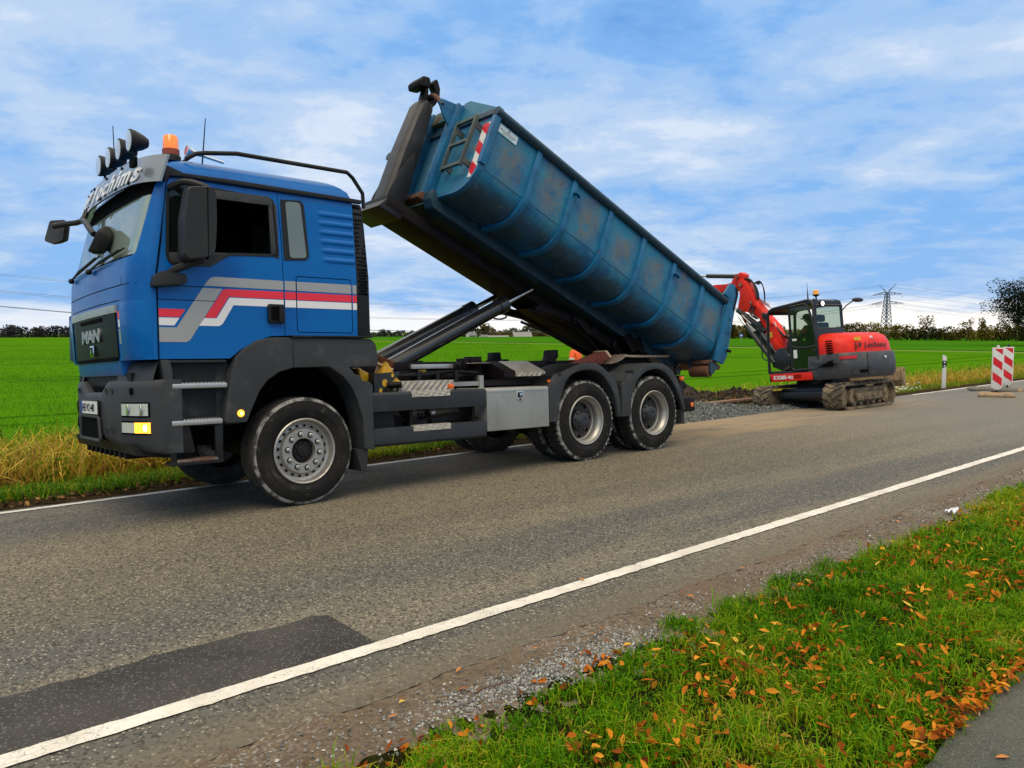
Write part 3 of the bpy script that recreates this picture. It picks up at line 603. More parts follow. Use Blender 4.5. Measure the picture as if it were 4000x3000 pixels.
lk = rounded([(-0.06, 1.685), (-0.06, 2.225), (0.535, 2.225), (0.545, 1.685)], 0.03); lko = grow(lk, 0.004); lki = grow(lk, -0.004)
seam = MB()
n_ = len(lk)
seam.add([(x, y, z) for (x, z) in lko for y in (-0.1, 0.04)] + [(x, y, z) for (x, z) in lki for y in (-0.1, 0.04)], [])
for i in range(n_):
    j = (i + 1) % n_; o1, o2, i1, i2 = 2*i, 2*j, 2*n_ + 2*i, 2*n_ + 2*j
    seam.f += [(o1, o2, o2 + 1, o1 + 1), (i1, i1 + 1, i2 + 1, i2), (o1, i1, i2, o2), (o1 + 1, o2 + 1, i2 + 1, i1 + 1)]; seam.m += [0]*4
seamo = seam.build('cut', gap, smooth=0)
lowc = MB().box(-2.2, -1.0, -0.2, 0.46, 1.2, 1.43).build('cut', blue, smooth=0); lowd = MB().box(-2.2, -1.0, 2.04, 2.7, 1.2, 1.43).build('cut', blue, smooth=0)
cabin = bool_obj(outer, [(inner, 'DIFFERENCE'), (arch, 'DIFFERENCE'), (lowc, 'DIFFERENCE'), (lowd, 'DIFFERENCE'), (vcut, 'DIFFERENCE'), (dcut, 'DIFFERENCE'), (rcut, 'DIFFERENCE'), (seamo, 'DIFFERENCE')], 'cab', T)
shell = bool_obj(outer, [(inner, 'DIFFERENCE'), (arch, 'DIFFERENCE'), (dcut_in, 'INTERSECT'), (wcut, 'DIFFERENCE')], 'door', T)
door = shell
for o in (outer, inner, dcut, dcut_in, wcut, rcut, vcut, arch, seamo, lowc, lowd): bpy.data.objects.remove(o)
def decal(o, polys, dy=0.0025):
    """painted stripes: thin faces on the outer skin, kept in the part's own mesh"""
    me = o.data; bm = bmesh.new(); bm.from_mesh(me)
    for pts, m in polys:
        if m.name not in [q.name for q in me.materials]: me.materials.append(m)
        k = [q.name for q in me.materials].index(m.name)
        f = bm.faces.new([bm.verts.new((x, interp(YS, z) - dy, z)) for x, z in pts]); f.material_index = k; f.smooth = False
        f.normal_update()
        if f.normal.y > 0: f.normal_flip()
    bm.to_mesh(me); bm.free()
J = -0.193                     # rear edge of the door
J2 = -0.178
decal(door, [
 ([(-1.335, 1.580), (-1.335, 1.708), (-1.188, 1.708), (-0.955, 2.066), (-0.778, 2.066), (-1.075, 1.60), (-1.11, 1.580)], grey),
 ([(-0.943, 2.086), (-0.893, 2.150), (-0.865, 2.166), (-0.83, 2.172), (J, 2.172), (J, 2.086)], grey),
 ([(-0.943, 1.802), (-0.777, 2.052), (-0.745, 2.066), (J, 2.068), (J, 1.997), (-0.722, 1.997), (-0.844, 1.802)], red),
 ([(-0.997, 1.727), (-0.945, 1.797), (-0.838, 1.797), (-0.716, 1.990), (J, 1.990), (J, 1.921), (-0.680, 1.921), (-0.785, 1.748), (-0.815, 1.727)], white),
 ([(-1.335, 1.800), (-1.335, 1.869), (-1.111, 1.869), (-1.157, 1.800)], red), ([(-1.335, 1.725), (-1.335, 1.792), (-1.163, 1.792), (-1.207, 1.725)], white)])
for x0, x1 in ((J2, -0.066), (-0.054, 0.536), (0.552, 0.598)):
    decal(cabin, [([(x0, 2.086), (x0, 2.173), (x1, 2.175), (x1, 2.084)], grey), ([(x0, 1.997), (x0, 2.068), (x1, 2.070), (x1, 1.999)], red), ([(x0, 1.921), (x0, 1.990), (x1, 1.991), (x1, 1.923)], white)])
# door fittings
def frame_of(pts, w, y0, y1, m, name, parent):
    """flat surround following an outline"""
    A = sum((a[0]*b[1] - b[0]*a[1]) for a, b in zip(pts, pts[1:] + pts[:1])); s = 1 if A > 0 else -1
    inn = grow(pts, -w*s); mb = MB(); n = len(pts)
    vs = [(x, y + interp(YS, z) - 0.03, z) for y in (y0, y1) for x, z in pts] + [(x, y + interp(YS, z) - 0.03, z) for y in (y0, y1) for x, z in inn]
    fs = []
    for i in range(n):
        j = (i + 1) % n; fs += [(i, j, 2*n + j, 2*n + i), (n + i, 3*n + i, 3*n + j, n + j), (i, n + i, n + j, j), (2*n + i, 2*n + j, 3*n + j, 3*n + i)]
    mb.add(vs, fs); return mb.build(name, m, parent, smooth=0)
frame_of(win_pts, 0.026, 0.024, 0.05, bplas, 'window_surround', door)
frame_of(grow(rw_pts, 0.0), 0.012, 0.025, 0.05, bplas, 'window_surround', cabin)
mb = MB(); mb.prism([(-0.18, 2.96), (0.03, 2.972), (0.062, 2.93), (0.088, 2.43), (0.052, 2.388), (-0.175, 2.372)], 0.024, 0.032)
for i, v_ in enumerate(mb.v): mb.v[i] = (v_[0], v_[1] + interp(YS, v_[2]) - 0.03, v_[2])
wf = mb.build('rear_window', bplas, cabin, smooth=0)
pn = grow(rw_pts, -0.0); mb = MB().prism(pn, 0.017, 0.022)
for i, v_ in enumerate(mb.v): mb.v[i] = (v_[0], v_[1] + interp(YS, v_[2]) - 0.03, v_[2])
mb.build('pane', sglass, wf, smooth=0)
# wind deflector over the open side window, dark pillar, triangular fixed pane
mb = MB(); mb.prism([(-0.83, 2.965), (-0.30, 2.972), (-0.265, 2.94), (-0.265, 2.85), (-0.30, 2.885), (-0.83, 2.885)], 0.02, 0.045)
mb.prism([(-0.30, 2.90), (-0.222, 2.90), (-0.222, 2.38), (-0.30, 2.40)], 0.024, 0.046); mb.prism([(-1.245, 2.30), (-1.20, 2.255), (-0.87, 2.262), (-0.70, 2.375), (-0.30, 2.40), (-0.30, 2.412), (-0.90, 2.39), (-1.24, 2.36)], 0.026, 0.046)
mb.prism([(-1.03, 2.98), (-0.99, 2.98), (-0.99, 2.27), (-1.03, 2.27)], 0.03, 0.046)
for i, v_ in enumerate(mb.v): mb.v[i] = (v_[0], v_[1] + interp(YS, v_[2]) - 0.03, v_[2])
mb.build('window_frame', dgrey, door, bevel=0.004)
mb = MB(); mb.prism([(-1.24, 2.30), (-1.20, 2.96), (-1.03, 2.97), (-1.03, 2.27)], 0.055, 0.06); mb.build('quarter_pane', eglass, door, smooth=0)
hb = MB(); hb.prism(rounded([(-0.36, 1.765), (-0.36, 1.945), (-0.197, 1.945), (-0.197, 1.765)], 0.02), -0.006, 0.028)
hnd = hb.build('handle', bplas, door, bevel=0.008)
MB().prism(rounded([(-0.335, 1.79), (-0.335, 1.922), (-0.265, 1.922), (-0.265, 1.79)], 0.015), -0.009, -0.004).build('recess', gap, hnd, smooth=0)
MB().prism(rounded([(-0.262, 1.775), (-0.262, 1.937), (-0.222, 1.937), (-0.222, 1.775)], 0.012), -0.03, -0.004).build('grip', bplas, hnd, bevel=0.006)
decal(door, [([(-1.337, 2.070), (-1.337, 2.076), (-0.95, 2.076), (-0.95, 2.070)], gap), ([(-1.337, 1.948), (-1.337, 1.953), (-0.86, 1.953), (-0.84, 1.948)], gap)], 0.004)
for z0_, z1_, y0_, y1_ in ((2.086, 2.093, 0.10, 2.40), (2.093, 2.30, 0.335, 0.341), (2.093, 2.30, 2.16, 2.166), (1.955, 1.962, 0.38, 2.12)):
    ys_ = [y0_ + (y1_ - y0_)*i/24 for i in range(25)]; MB().loft([[(frontx(y, z) - 0.0025, y, z) for y in ys_] for z in (z0_, z1_)], False, False).build('front_seam', gap, cabin, smooth=0)
dr = MB().prism([(-1.235, 3.125), (-1.20, 3.115), (-1.077, 3.074), (-0.657, 3.078), (0.6, 3.063), (0.695, 3.06), (0.695, 3.02), (-0.15, 3.028), (-0.66, 3.035), (-1.09, 3.04), (-1.20, 3.03), (-1.23, 2.985), (-1.252, 2.98)], 0.05, 0.10).build('drip_rail', bplas, T, bevel=0.008)
# cab corner seam and ribbed side panel
MB().prism([(-1.349, 1.31), (-1.349, 2.19), (-1.312, 2.44), (-1.243, 2.96), (-1.237, 2.96), (-1.306, 2.44), (-1.343, 2.19), (-1.343, 1.31)], 0.02, 0.031).build('corner_seam', gap, T, smooth=0)
mb = MB()
for k in range(6):
    z0 = 2.87 - k*0.092; x0 = 0.17 + 0.007*k
    mb.loft([[(x0 + (0.585 - x0)*t, interp(YS, z0) + 0.004 - 0.018*min(1, t*5)*max(0, math.sin(math.pi*q/6)), z0 - 0.040 + 0.0725*q/6) for q in range(7)] for t in (0, .08, .2, .6, 1.0)], False, False)
mb.build('side_ribs', blue, cabin, smooth=60)
# dark air-intake column behind the cab with honeycomb openings
mb = MB(); mb.loft([[(0.605, 0.035, 1.655), (0.762, 0.05, 1.655), (0.762, 0.30, 1.655), (0.605, 0.30, 1.655)], [(0.605, 0.035, 2.26), (0.762, 0.055, 2.26), (0.762, 0.30, 2.26), (0.605, 0.30, 2.26)], [(0.592, 0.075, 2.75), (0.738, 0.085, 2.80), (0.738, 0.30, 2.80), (0.592, 0.30, 2.80)], [(0.570, 0.088, 3.02), (0.715, 0.10, 3.02), (0.715, 0.30, 3.02), (0.570, 0.30, 3.02)]])
ic = mb.build('air_intake', bplas, T, bevel=0.01)
mb = MB()
for z0, z1 in ((2.90, 2.985), (2.755, 2.855), (2.615, 2.72), (2.495, 2.59), (2.37, 2.465), (2.075, 2.345)):
    nr = int((z1 - z0)/0.030)
    for r_ in range(nr):
        z = z0 + 0.016 + r_*(z1 - z0 - 0.02)/max(1, nr - 1) if nr > 1 else (z0 + z1)/2
        xl = np.interp(z, [1.655, 2.26, 2.75, 3.02], [0.605, 0.605, 0.592, 0.57]); yl = np.interp(z, [1.655, 2.26, 2.75, 3.02], [0.035, 0.037, 0.076, 0.09])
        for c in range(4):
            x = xl + 0.032 + c*0.031 + (0.015 if r_ % 2 else 0)
            if x > xl + 0.135: continue
            mb.prism([(x + 0.0145*math.cos(math.pi/3*q + .52), z + 0.0145*math.sin(math.pi/3*q + .52)) for q in range(6)], yl + 0.004, yl + 0.03)
for i, v_ in enumerate(mb.v): mb.v[i] = (v_[0], v_[1] - 0.008 + (v_[0] - 0.60)*0.09, v_[2])
ic.data.materials.append(gap); hmb = bmesh.new(); hmb.from_mesh(ic.data); hv = [hmb.verts.new(q) for q in mb.v]
for q in mb.f: f_ = hmb.faces.new([hv[i] for i in q]); f_.material_index = 1
hmb.to_mesh(ic.data); hmb.free()
# windscreen
def patch(y0, y1, z0, z1, off, ny=28, nz=8): return [[(frontx(y0 + (y1 - y0)*i/ny, z0 + (z1 - z0)*k/nz) + off, y0 + (y1 - y0)*i/ny, z0 + (z1 - z0)*k/nz) for i in range(ny + 1)] for k in range(nz + 1)]
mb = MB().loft(patch(0.10, 2.40, 2.30, 3.075, 0.020), False, False); wsn = mb.build('windscreen', wglass, T, smooth=60)
mb = MB().loft(patch(0.12, 2.38, 2.875, 3.06, 0.014, 28, 3), False, False); mb.loft(patch(0.12, 2.38, 2.315, 2.345, 0.014, 28, 1), False, False); mb.build('border_and_visor_shade', gap, wsn, smooth=60)  # black glass border, upper strip deepened as painted visor shade
# things seen through it: pale rear wall, seats, dashboard, steering wheel, name board
mb = MB().box(0.50, 0.53, 0.12, 2.38, 1.64, 3.10); mb.build('back_wall', lining, T, smooth=0)
mb = MB().box(-1.42, -0.95, 0.14, 2.36, 1.9, 2.28); mb.build('dashboard', interior, T, bevel=0.04)
for yy in (0.65, 1.85):
    s_ = MB().box(-0.55, 0.0, yy - 0.25, yy + 0.25, 1.70, 2.05); s_.box(-0.08, 0.12, yy - 0.24, yy + 0.24, 2.0, 2.75); s_.box(-0.05, 0.08, yy - 0.14, yy + 0.14, 2.76, 2.95); s_.build('seat', interior, T, bevel=0.04)
MB().lathe([(0.215, 0), (0.23, 0.015), (0.215, 0.03), (0.20, 0.015)], (-0.88, 0.65, 2.38), (0.45, 0, 0.9), 24, closed=True).build('steering_wheel', interior, T)
nb = MB().box(-1.40, -1.39, 0.40, 0.82, 2.36, 2.49).build('name_board', mat('name_board', (0.85, 0.88, 0.62), 0.5), T, smooth=0)
text_mesh('UWE', 0.13, gap, 'lettering', nb, frame((-1.403, 0.76, 2.38), (0, -1, 0), (0, 0, 1)), 0.001, bold=0.003)
# wipers
mb = MB()
for y0, y1, z1 in ((2.1, 1.15, 2.42), (1.25, 0.42, 2.40)):
    mb.tube([(frontx(y0, 2.32) - 0.03, y0, 2.31), (frontx((y0 + y1)/2, 2.35) - 0.05, (y0 + y1)/2, 2.345), (frontx(y1, z1) - 0.025, y1, z1)], 0.012, 6)
    mb.tube([(frontx(y0 - .15, 2.36) - 0.012, y0 - .15, 2.35), (frontx(y1 - .1, z1) - 0.012, y1 - 0.1, z1 + 0.01)], 0.009, 6); mb.ball((frontx(y0, 2.3) - 0.03, y0, 2.30), 0.03, seg=8)
mb.build('wipers', bplas, T)
# sun visor
vis = mat('visor_grey', (0.24, 0.27, 0.29), 0.3, metal=0.4, coat=0.5, layers=[((0.15, 0.17, 0.18), 2, 0.45, 0.7)])
def visx(y): q = abs(y - 1.25)/1.235; return -1.475 + 0.06*q**2 + 0.12*q**8
def visp(y, t):
    q = abs(y - 1.25)/1.235; zl = 2.985 - 0.02*q**3; zu = 3.245 - 0.035*q**2
    return (visx(y) + 0.075*t + 0.05*(1 - t)*0 , y, zl + (zu - zl)*t)
ysn = [0.02 + 2.46*i/40 for i in range(41)]
mb = MB(); mb.loft([[Vector(visp(y, t)) for t in (0, .25, .5, .75, 1)] + [Vector(visp(y, t)) + Vector((0.02, 0, 0)) for t in (1, .75, .5, .25, 0)] for y in ysn]); vz = mb.build('sun_visor', vis, T, smooth=50)
mb = MB()
for y in (0.42, 0.75, 1.25, 1.75, 2.1):
    for t in (0.10, 0.88): p = visp(y, t); MB().cyl((p[0] - 0.010, y, p[2]), (p[0] + 0.02, y, p[2]), 0.015, 10).build('fixing', gap, vz)
wd = "JP Jochims"; wid = {'J': .09, 'P': .105, ' ': .055, 'o': .105, 'c': .095, 'h': .105, 'i': .052, 'm': .150, 's': .09}
yy = 2.16; mb_letters = []
for ch in wd:
    w_ = wid[ch]*2.10
    if ch != ' ':
        p0, p1 = Vector(visp(yy, 0.14)), Vector(visp(yy - w_, 0.14)); ez_ = Vector(visp(yy, 0.9)) - Vector(visp(yy, 0.2))
        bulge = max(0.0, (p0.x + p1.x)/2 - visp(yy - w_/2, 0.5)[0] + 0.03) if False else max(0.0, (p0.x + p1.x)/2 - visp(yy - w_/2, 0.2)[0]); M_ = frame(p0 + Vector((-0.012 - bulge*1.3, 0, 0)), p1 - p0, ez_); mb_letters.append((ch, M_))
    yy -= w_
lets = [text_mesh(ch, 0.245, white, 'lettering', vz, M_, 0.003, shear=0.25, bold=0.006, sx=1.38) for ch, M_ in mb_letters]
def join(objs, name):
    bm = bmesh.new(); bpy.context.view_layer.update()
    for o in objs:
        me = o.data.copy(); me.transform(o.matrix_local); bm.from_mesh(me)
    me = bpy.data.meshes.new(name); bm.to_mesh(me); bm.free(); me.materials.append(objs[0].data.materials[0]); par = objs[0].parent
    for o in objs: bpy.data.objects.remove(o)
    o = bpy.data.objects.new(name, me); COL.objects.link(o); o.parent = par; return o
join(lets, 'lettering')
lamp_recess = MB().prism(rounded([(0.13, 3.09), (0.13, 3.17), (0.27, 3.18), (0.27, 3.10)], 0.02), -1.47, -1.44, 'x'); lamp_recess.build('marker_lamp', gap, vz, smooth=0)
# four round spot lamps over the visor
def spot(y):
    y -= 0.05; c = Vector((-1.36, y, 3.455))
    mb = MB().lathe([(0.0, 0.0), (0.094, -0.004), (0.103, 0.0), (0.106, 0.012), (0.098, 0.05), (0.07, 0.12), (0.04, 0.165), (0.0, 0.17)], c, (1, 0, 0), 24)
    mb.cyl(c + Vector((0.06, 0, -0.08)), c + Vector((0.04, 0, -0.23)), 0.013, 8); s_ = mb.build('spot_lamp', bplas, T)
    MB().lathe([(0.0, -0.014), (0.05, -0.012), (0.092, -0.004), (0.092, 0.002)], c, (1, 0, 0), 24).build('lens', lensm, s_)
    return s_
for y in (0.71, 1.07, 1.43, 1.79): spot(y)
MB().tube([(-1.36, 0.45, 3.245), (-1.36, 2.05, 3.245)], 0.015, 8).build('lamp_bar', bplas, T)
# beacon, horn, aerials, roof rail
MB().lathe([(0, 0.0), (0.085, 0.0), (0.085, 0.045), (0.07, 0.06), (0, 0.06)], (-1.10, 0.32, 3.225), (0, 0, 1), 20).build('beacon_base', bplas, T)
bc = MB().lathe([(0, 0.0), (0.070, 0.0), (0.068, 0.02), (0.066, 0.15), (0.055, 0.172), (0, 0.176)], (-1.10, 0.32, 3.288), (0, 0, 1), 20).build('beacon', mat('beacon_dome', (0.95, 0.20, 0.01), 0.12, coat=1.0, emit=((1.0, 0.25, 0.01), 0.25)), T)
MB().lathe([(0, 0), (0.074, 0), (0.074, 0.05), (0, 0.05)], (-1.10, 0.32, 3.284), (0, 0, 1), 20).build('collar', mat('beacon_collar', (0.30, 0.05, 0.01), 0.3), bc)
hn = MB().lathe([(0.045, -0.004), (0.058, 0.0), (0.05, 0.012), (0.025, 0.07), (0.016, 0.16), (0.014, 0.36)], (-0.86, 0.62, 3.44), (1, 0, -0.18), 16).build('air_horn', chrome, T)
MB().lathe([(0, 0.002), (0.045, 0.0)], (-0.862, 0.62, 3.44), (1, 0, -0.18), 16).build('bell', mat('horn_bell', (0.7, 0.10, 0.03), 0.4), hn)
MB().lathe([(0.045, -0.004), (0.058, 0.0), (0.05, 0.012), (0.025, 0.07), (0.016, 0.16), (0.014, 0.36)], (-0.90, 1.9, 3.40), (1, 0, -0.10), 16).build('air_horn', chrome, T)
MB().tube([(-0.76, 0.50, 3.27), (-0.715, 0.50, 3.74)], [0.008, 0.004], 6).build('aerial', bplas, T); MB().tube([(-1.28, 1.45, 3.25), (-1.29, 1.45, 3.80)], [0.007, 0.004], 6).build('aerial', bplas, T)
for y in (0.14, 2.36):
    s = 1 if y < 1 else -1
    MB().tube([(-1.02, y + 0.05*s, 3.235), (-0.94, y, 3.285), (-0.86, y, 3.305), (-0.565, y, 3.348), (-0.1, y, 3.347), (0.585, y, 3.347), (0.65, y, 3.30), (0.763, y, 3.153), (0.772, y, 3.0)], 0.021, 10).build('roof_rail', bplas, T)
MB().tube([(-0.9, 0.35, 3.32), (-0.9, 2.3, 3.32)], 0.016, 8).build('roof_rail', bplas, T)
mb = MB()
for y in (1.0, 1.5): MB().cyl((-0.35, y, 3.25), (-0.35, y, 3.36), 0.035, 10).build('roof_fitting', alu, T)

# mirrors
def mirror_(side):
    f = (lambda y: y) if side > 0 else (lambda y: 2.5 - y)
    mb = MB(); prof = [(-1.145, 2.895), (-0.95, 2.925), (-0.905, 2.88), (-0.905, 2.62), (-0.925, 2.36), (-0.96, 2.30), (-1.17, 2.262), (-1.20, 2.30), (-1.195, 2.6)]
    r1 = [(x, f(-0.10), z) for x, z in rounded(prof, 0.035, 3)]; cx_, cz_ = -1.05, 2.6
    r0 = [(cx_ + (x - cx_)*0.93, f(-0.255), cz_ + (z - cz_)*0.955) for x, z in rounded(prof, 0.035, 3)]; rm_ = [(cx_ + (x - cx_)*1.0, f(-0.215), cz_ + (z - cz_)*1.0) for x, z in rounded(prof, 0.035, 3)]
    mb.loft([r0, rm_, r1]); m_ = mb.build('mirror', mirrorp, T, smooth=50)
    MB().loft([[(-1.0, f(-0.2565), 2.285), (-0.994, f(-0.2565), 2.285), (-0.985, f(-0.262), 2.90), (-0.991, f(-0.262), 2.90)], [(-1.0, f(-0.20), 2.285), (-0.994, f(-0.20), 2.285), (-0.985, f(-0.20), 2.90), (-0.991, f(-0.20), 2.90)]]).build('seam', gap, m_, smooth=0)
    MB().tube([(-1.20, f(0.06), 2.93), (-1.12, f(-0.06), 2.97), (-1.0, f(-0.16), 2.93), (-0.95, f(-0.17), 2.90)], 0.03, 8, smoothn=3).build('upper_arm', mirrorp, m_)
    MB().tube([(-1.24, f(0.0), 2.17), (-1.20, f(-0.05), 2.21), (-1.08, f(-0.14), 2.26), (-1.02, f(-0.16), 2.29)], 0.035, 8, smoothn=3).build('lower_arm', mirrorp, m_)
    MB().prism(rounded([(-1.40, 2.045), (-1.385, 2.14), (-1.31, 2.19), (-1.23, 2.175), (-1.12, 2.175), (-1.11, 2.095), (-1.16, 2.075)], 0.025), f(-0.06), f(0.05)).build('bracket', mirrorp, m_, bevel=0.018)
mirror_(1); mirror_(-1)
fa = MB().tube([(-1.43, 1.95, 3.03), (-1.50, 1.9, 2.90), (-1.62, 2.08, 2.885), (-1.70, 2.18, 2.87)], 0.028, 8, smoothn=3)
fa.tube([(-1.50, 1.9, 2.90), (-1.55, 1.55, 2.84), (-1.60, 1.15, 2.70), (-1.60, 0.98, 2.62)], 0.028, 8, smoothn=3); fm_ = fa.build('front_mirror', mirrorp, T)
def pod(c, rot, w, h):
    M_ = Matrix.Translation(c) @ rot.to_matrix().to_4x4(); mb = MB()
    base = rounded([(-w/2, -h*.42), (-w*.42, h*.45), (w*.42, h*.5), (w/2, -h*.38), (0, -h*.55)], 0.03)
    mb.loft([[M_ @ Vector((0.04 + d, y*k, z*k)) for y, z in base] for d, k in ((0, 1.0), (0.03, 1.0), (0.09, 0.75), (0.11, 0.35))]); return mb
from mathutils import Euler
pod((-1.70, 2.26, 2.85), Euler((0.0, 0.25, 0.5)), 0.27, 0.26).build('pod', mirrorp, fm_, smooth=50)
pod((-1.62, 0.90, 2.58), Euler((0.3, 0.5, -0.5)), 0.24, 0.26).build('pod', mirrorp, fm_, smooth=50)

# cab front: grille, badge, bumper, lamps
def fpatch(y0, y1, z0, z1, off, m, name, parent, ny=14, nz=4, th=0.03, zt=None):
    F_ = [[Vector((frontx(y0 + (y1 - y0)*i/ny, max(1.3, z0 + (z1 - z0)*k/nz)) + off, y0 + (y1 - y0)*i/ny, z0 + (z1 - z0)*k/nz + (zt((y0 + (y1 - y0)*i/ny), k/nz) if zt else 0))) for i in range(ny + 1)] for k in range(nz + 1)]
    mb = MB(); mb.loft(F_, False, False); mb.loft([[p + Vector((th, 0, 0)) for p in r] for r in F_], False, False)
    for r in (F_[0], F_[-1]): mb.loft([r, [p + Vector((th, 0, 0)) for p in r]], False, False)
    for k in (0, -1): mb.loft([[r[k] for r in F_], [r[k] + Vector((th, 0, 0)) for r in F_]], False, False)
    return mb.build(name, m, parent, smooth=40, weld=True)
gr = fpatch(0.47, 2.03, 1.445, 1.86, -0.012, mat('grille_black', (0.004, 0.0045, 0.0045), 0.42, spec=0.12), 'grille', T, zt=lambda y, t: 0.02*(1 - t)*abs(y - 1.25))
fpatch(0.44, 2.06, 1.855, 1.925, -0.022, alu, 'trim_bar', gr, nz=2)
fpatch(0.50, 2.0, 1.43, 1.465, -0.016, gap, 'lower_slot', gr, nz=2)
fpatch(0.85, 1.65, 1.80, 1.835, -0.018, gap, 'upper_slot', gr, nz=1)
LM = frame((frontx(1.6, 1.70) - 0.020, 1.60, 1.625), (0, -1, 0), (0, 0, 1))
text_mesh('MAN', 0.165, mat('dull_chrome', (0.42, 0.42, 0.42), 0.35, metal=0.8), 'lettering', gr, LM, 0.006, sx=1.85, bold=0.006)
eb = MB().box(-1.606, -1.59, 1.12, 1.24, 1.485, 1.59).build('emblem', chrome, gr, bevel=0.004); MB().box(-1.609, -1.60, 1.14, 1.22, 1.50, 1.575).build('shield', gap, eb, smooth=0); MB().prism([(1.155, 1.505), (1.17, 1.57), (1.20, 1.545), (1.205, 1.51)], -1.612, -1.605, 'x').build('lion', chrome, eb, smooth=0)
# painted stripe ends on the cab front
mb = MB()
for z0, z1, k in ((1.80, 1.869, 0), (1.725, 1.792, 1), (1.58, 1.71, 2)):
    ys_ = [0.36 + 0.075*i/4 for i in range(5)]; mb.loft([[(frontx(y, z) - 0.0025, y, z) for y in ys_] for z in (z0, z1)], False, False, mat=k)
mb.build('stripe_ends', [red, white, grey], cabin, smooth=0)
# raised corner panels, with the open flap on the far corner
for s in (0, 1):
    ysr = [0.033 + 0.33*i/10 for i in range(11)]
    rows = []
    for z in (1.435, 1.46, 1.88, 1.94):
        o_ = 0.0 if z in (1.435, 1.94) else 0.012
        rows.append([(frontx(y, z) - o_, y if s == 0 else 2.5 - y, z) for y in ysr])
    MB().loft(rows, False, False).build('corner_panel', blue, T, smooth=40)
fl = MB().prism([(2.44, 1.46), (2.44, 1.98), (2.60, 1.97), (2.62, 1.49)], -1.50, -1.47, 'x').build('corner_flap', mat('navy_plastic', (0.003, 0.02, 0.085), 0.5), T, bevel=0.01)
BX = [(0.0, -1.33), (0.025, -1.39), (0.07, -1.43), (0.2, -1.49), (0.4, -1.54), (0.7, -1.575), (1.25, -1.595)]
def bx_(y): yy = y if y <= 1.25 else 2.5 - y; return interp(BX, yy)
def btop(y):
    yy = abs(y - 1.30); return 1.255 if yy > 0.50 else (1.148 if yy < 0.30 else 1.148 + (yy - 0.30)/0.20*0.107)
def bbot(y):
    yy = abs(y - 1.25); return 0.685 + (0.075*(0.5 - yy)/0.5 if yy < 0.5 else 0) - 0.07*max(0, (yy - 0.5)/0.75)
ysb = sorted(set([0.0, 0.012, 0.025, 0.045, 0.07, 0.12, 0.2, 0.3, 0.4, 0.5, 0.6, 0.7, 0.8, 0.85, 0.9, 0.95, 1.0, 1.1, 1.2, 1.25, 1.3, 1.4, 1.5, 1.6, 1.65, 1.7, 1.75, 1.8, 1.9, 2.0, 2.1, 2.2, 2.3, 2.38, 2.43, 2.455, 2.475, 2.49, 2.5]))
sec = [(0.16, 0.0), (0.045, 0.0), (0.015, 0.03), (0.0, 0.12), (0.0, 0.5), (0.0, 0.88), (0.012, 0.97), (0.04, 1.0), (0.16, 1.0)]
mb = MB().loft([[(bx_(y) + d, y, bbot(y) + (btop(y) - bbot(y))*t) for d, t in sec] for y in ysb]); bumper = mb.build('bumper', dgrey, T, smooth=50)
def hump(s):
    f = (lambda y: y) if s == 0 else (lambda y: 2.5 - y)
    mb = MB().loft([[(bx_(y) + 0.03 + e, f(y), z) for y in (0.06, 0.12, 0.30, 0.50, 0.62)] for e, z in ((0.0, 1.24), (0.015, 1.30), (0.04, 1.375), (0.06, 1.41), (0.16, 1.425))], False, False); mb.build('headlamp_cowl', dgrey, T, smooth=50)
hump(0); hump(1)
def bpatch(y0, y1, z0, z1, off, m, name, parent, th=0.03, n=8, r=0.0):
    ys_ = [y0 + (y1 - y0)*i/n for i in range(n + 1)]; mb = MB()
    mb.loft([[(bx_(y) + d, y, z) for y in ys_] for d, z in ((off + th, z0), (off, z0 + 0.006), (off, z1 - 0.006), (off + th, z1))], False, False); return mb.build(name, m, parent, smooth=40)
for s in (0, 1):
    f = (lambda a, b: (a, b)) if s == 0 else (lambda a, b: (2.5 - b, 2.5 - a))
    y0, y1 = f(0.055, 0.44); bpatch(y0, y1, 0.925, 1.068, -0.004, gap, 'lamp_recess', bumper)
    y0, y1 = f(0.065, 0.425); hl = bpatch(y0, y1, 0.94, 1.055, -0.010, lensm, 'headlight', T)
    for yy in (0.15, 0.33):
        q = yy if s == 0 else 2.5 - yy; MB().lathe([(0, 0.0), (0.045, -0.002), (0.050, 0.004)], (bx_(q) - 0.012, q, 0.995), (1, 0, 0), 18).build('reflector', chrome, hl)
    y0, y1 = f(0.055, 0.44); bpatch(y0, y1, 0.775, 0.905, -0.004, gap, 'lamp_recess', bumper)
    y0, y1 = f(0.225, 0.425); bpatch(y0, y1, 0.79, 0.89, -0.010, lensm, 'fog_light', T)
    y0, y1 = f(0.05, 0.222); bpatch(y0, y1, 0.79, 0.892, -0.010, amber if s == 0 else orange, 'indicator', T)
mb = MB(); mb.ball((bx_(0.10) - 0.008, 0.10, 0.84), 0.018, 0.03, 0.034, 12); mb.build('bulb_glow', lampon, T)
MB().lathe([(0, -0.012), (0.030, -0.010), (0.036, 0.01)], (bx_(0.27) - 0.002, 0.27, 1.16), (1, 0, 0), 14).build('plug', gap, bumper)
mb = MB()
for y in (0.66, 0.80, 1.80, 1.92):
    for z in (1.16, 0.80): mb.lathe([(0, 0.004), (0.018, 0.004), (0.03, -0.004), (0.034, 0.004)], (bx_(y) - 0.002, y, z), (1, 0, 0.1), 10)
mb.build('bolt_wells', bplas, bumper)
rec = MB().prism(rounded([(0.95, 0.715), (1.0, 0.90), (1.62, 0.90), (1.67, 0.715)], 0.03), -1.60, -1.50, 'x').build('step_recess', gap, bumper, smooth=0)
fr = rounded([(0.93, 0.70), (0.98, 0.92), (1.64, 0.92), (1.69, 0.70)], 0.04); ln = len(fr)
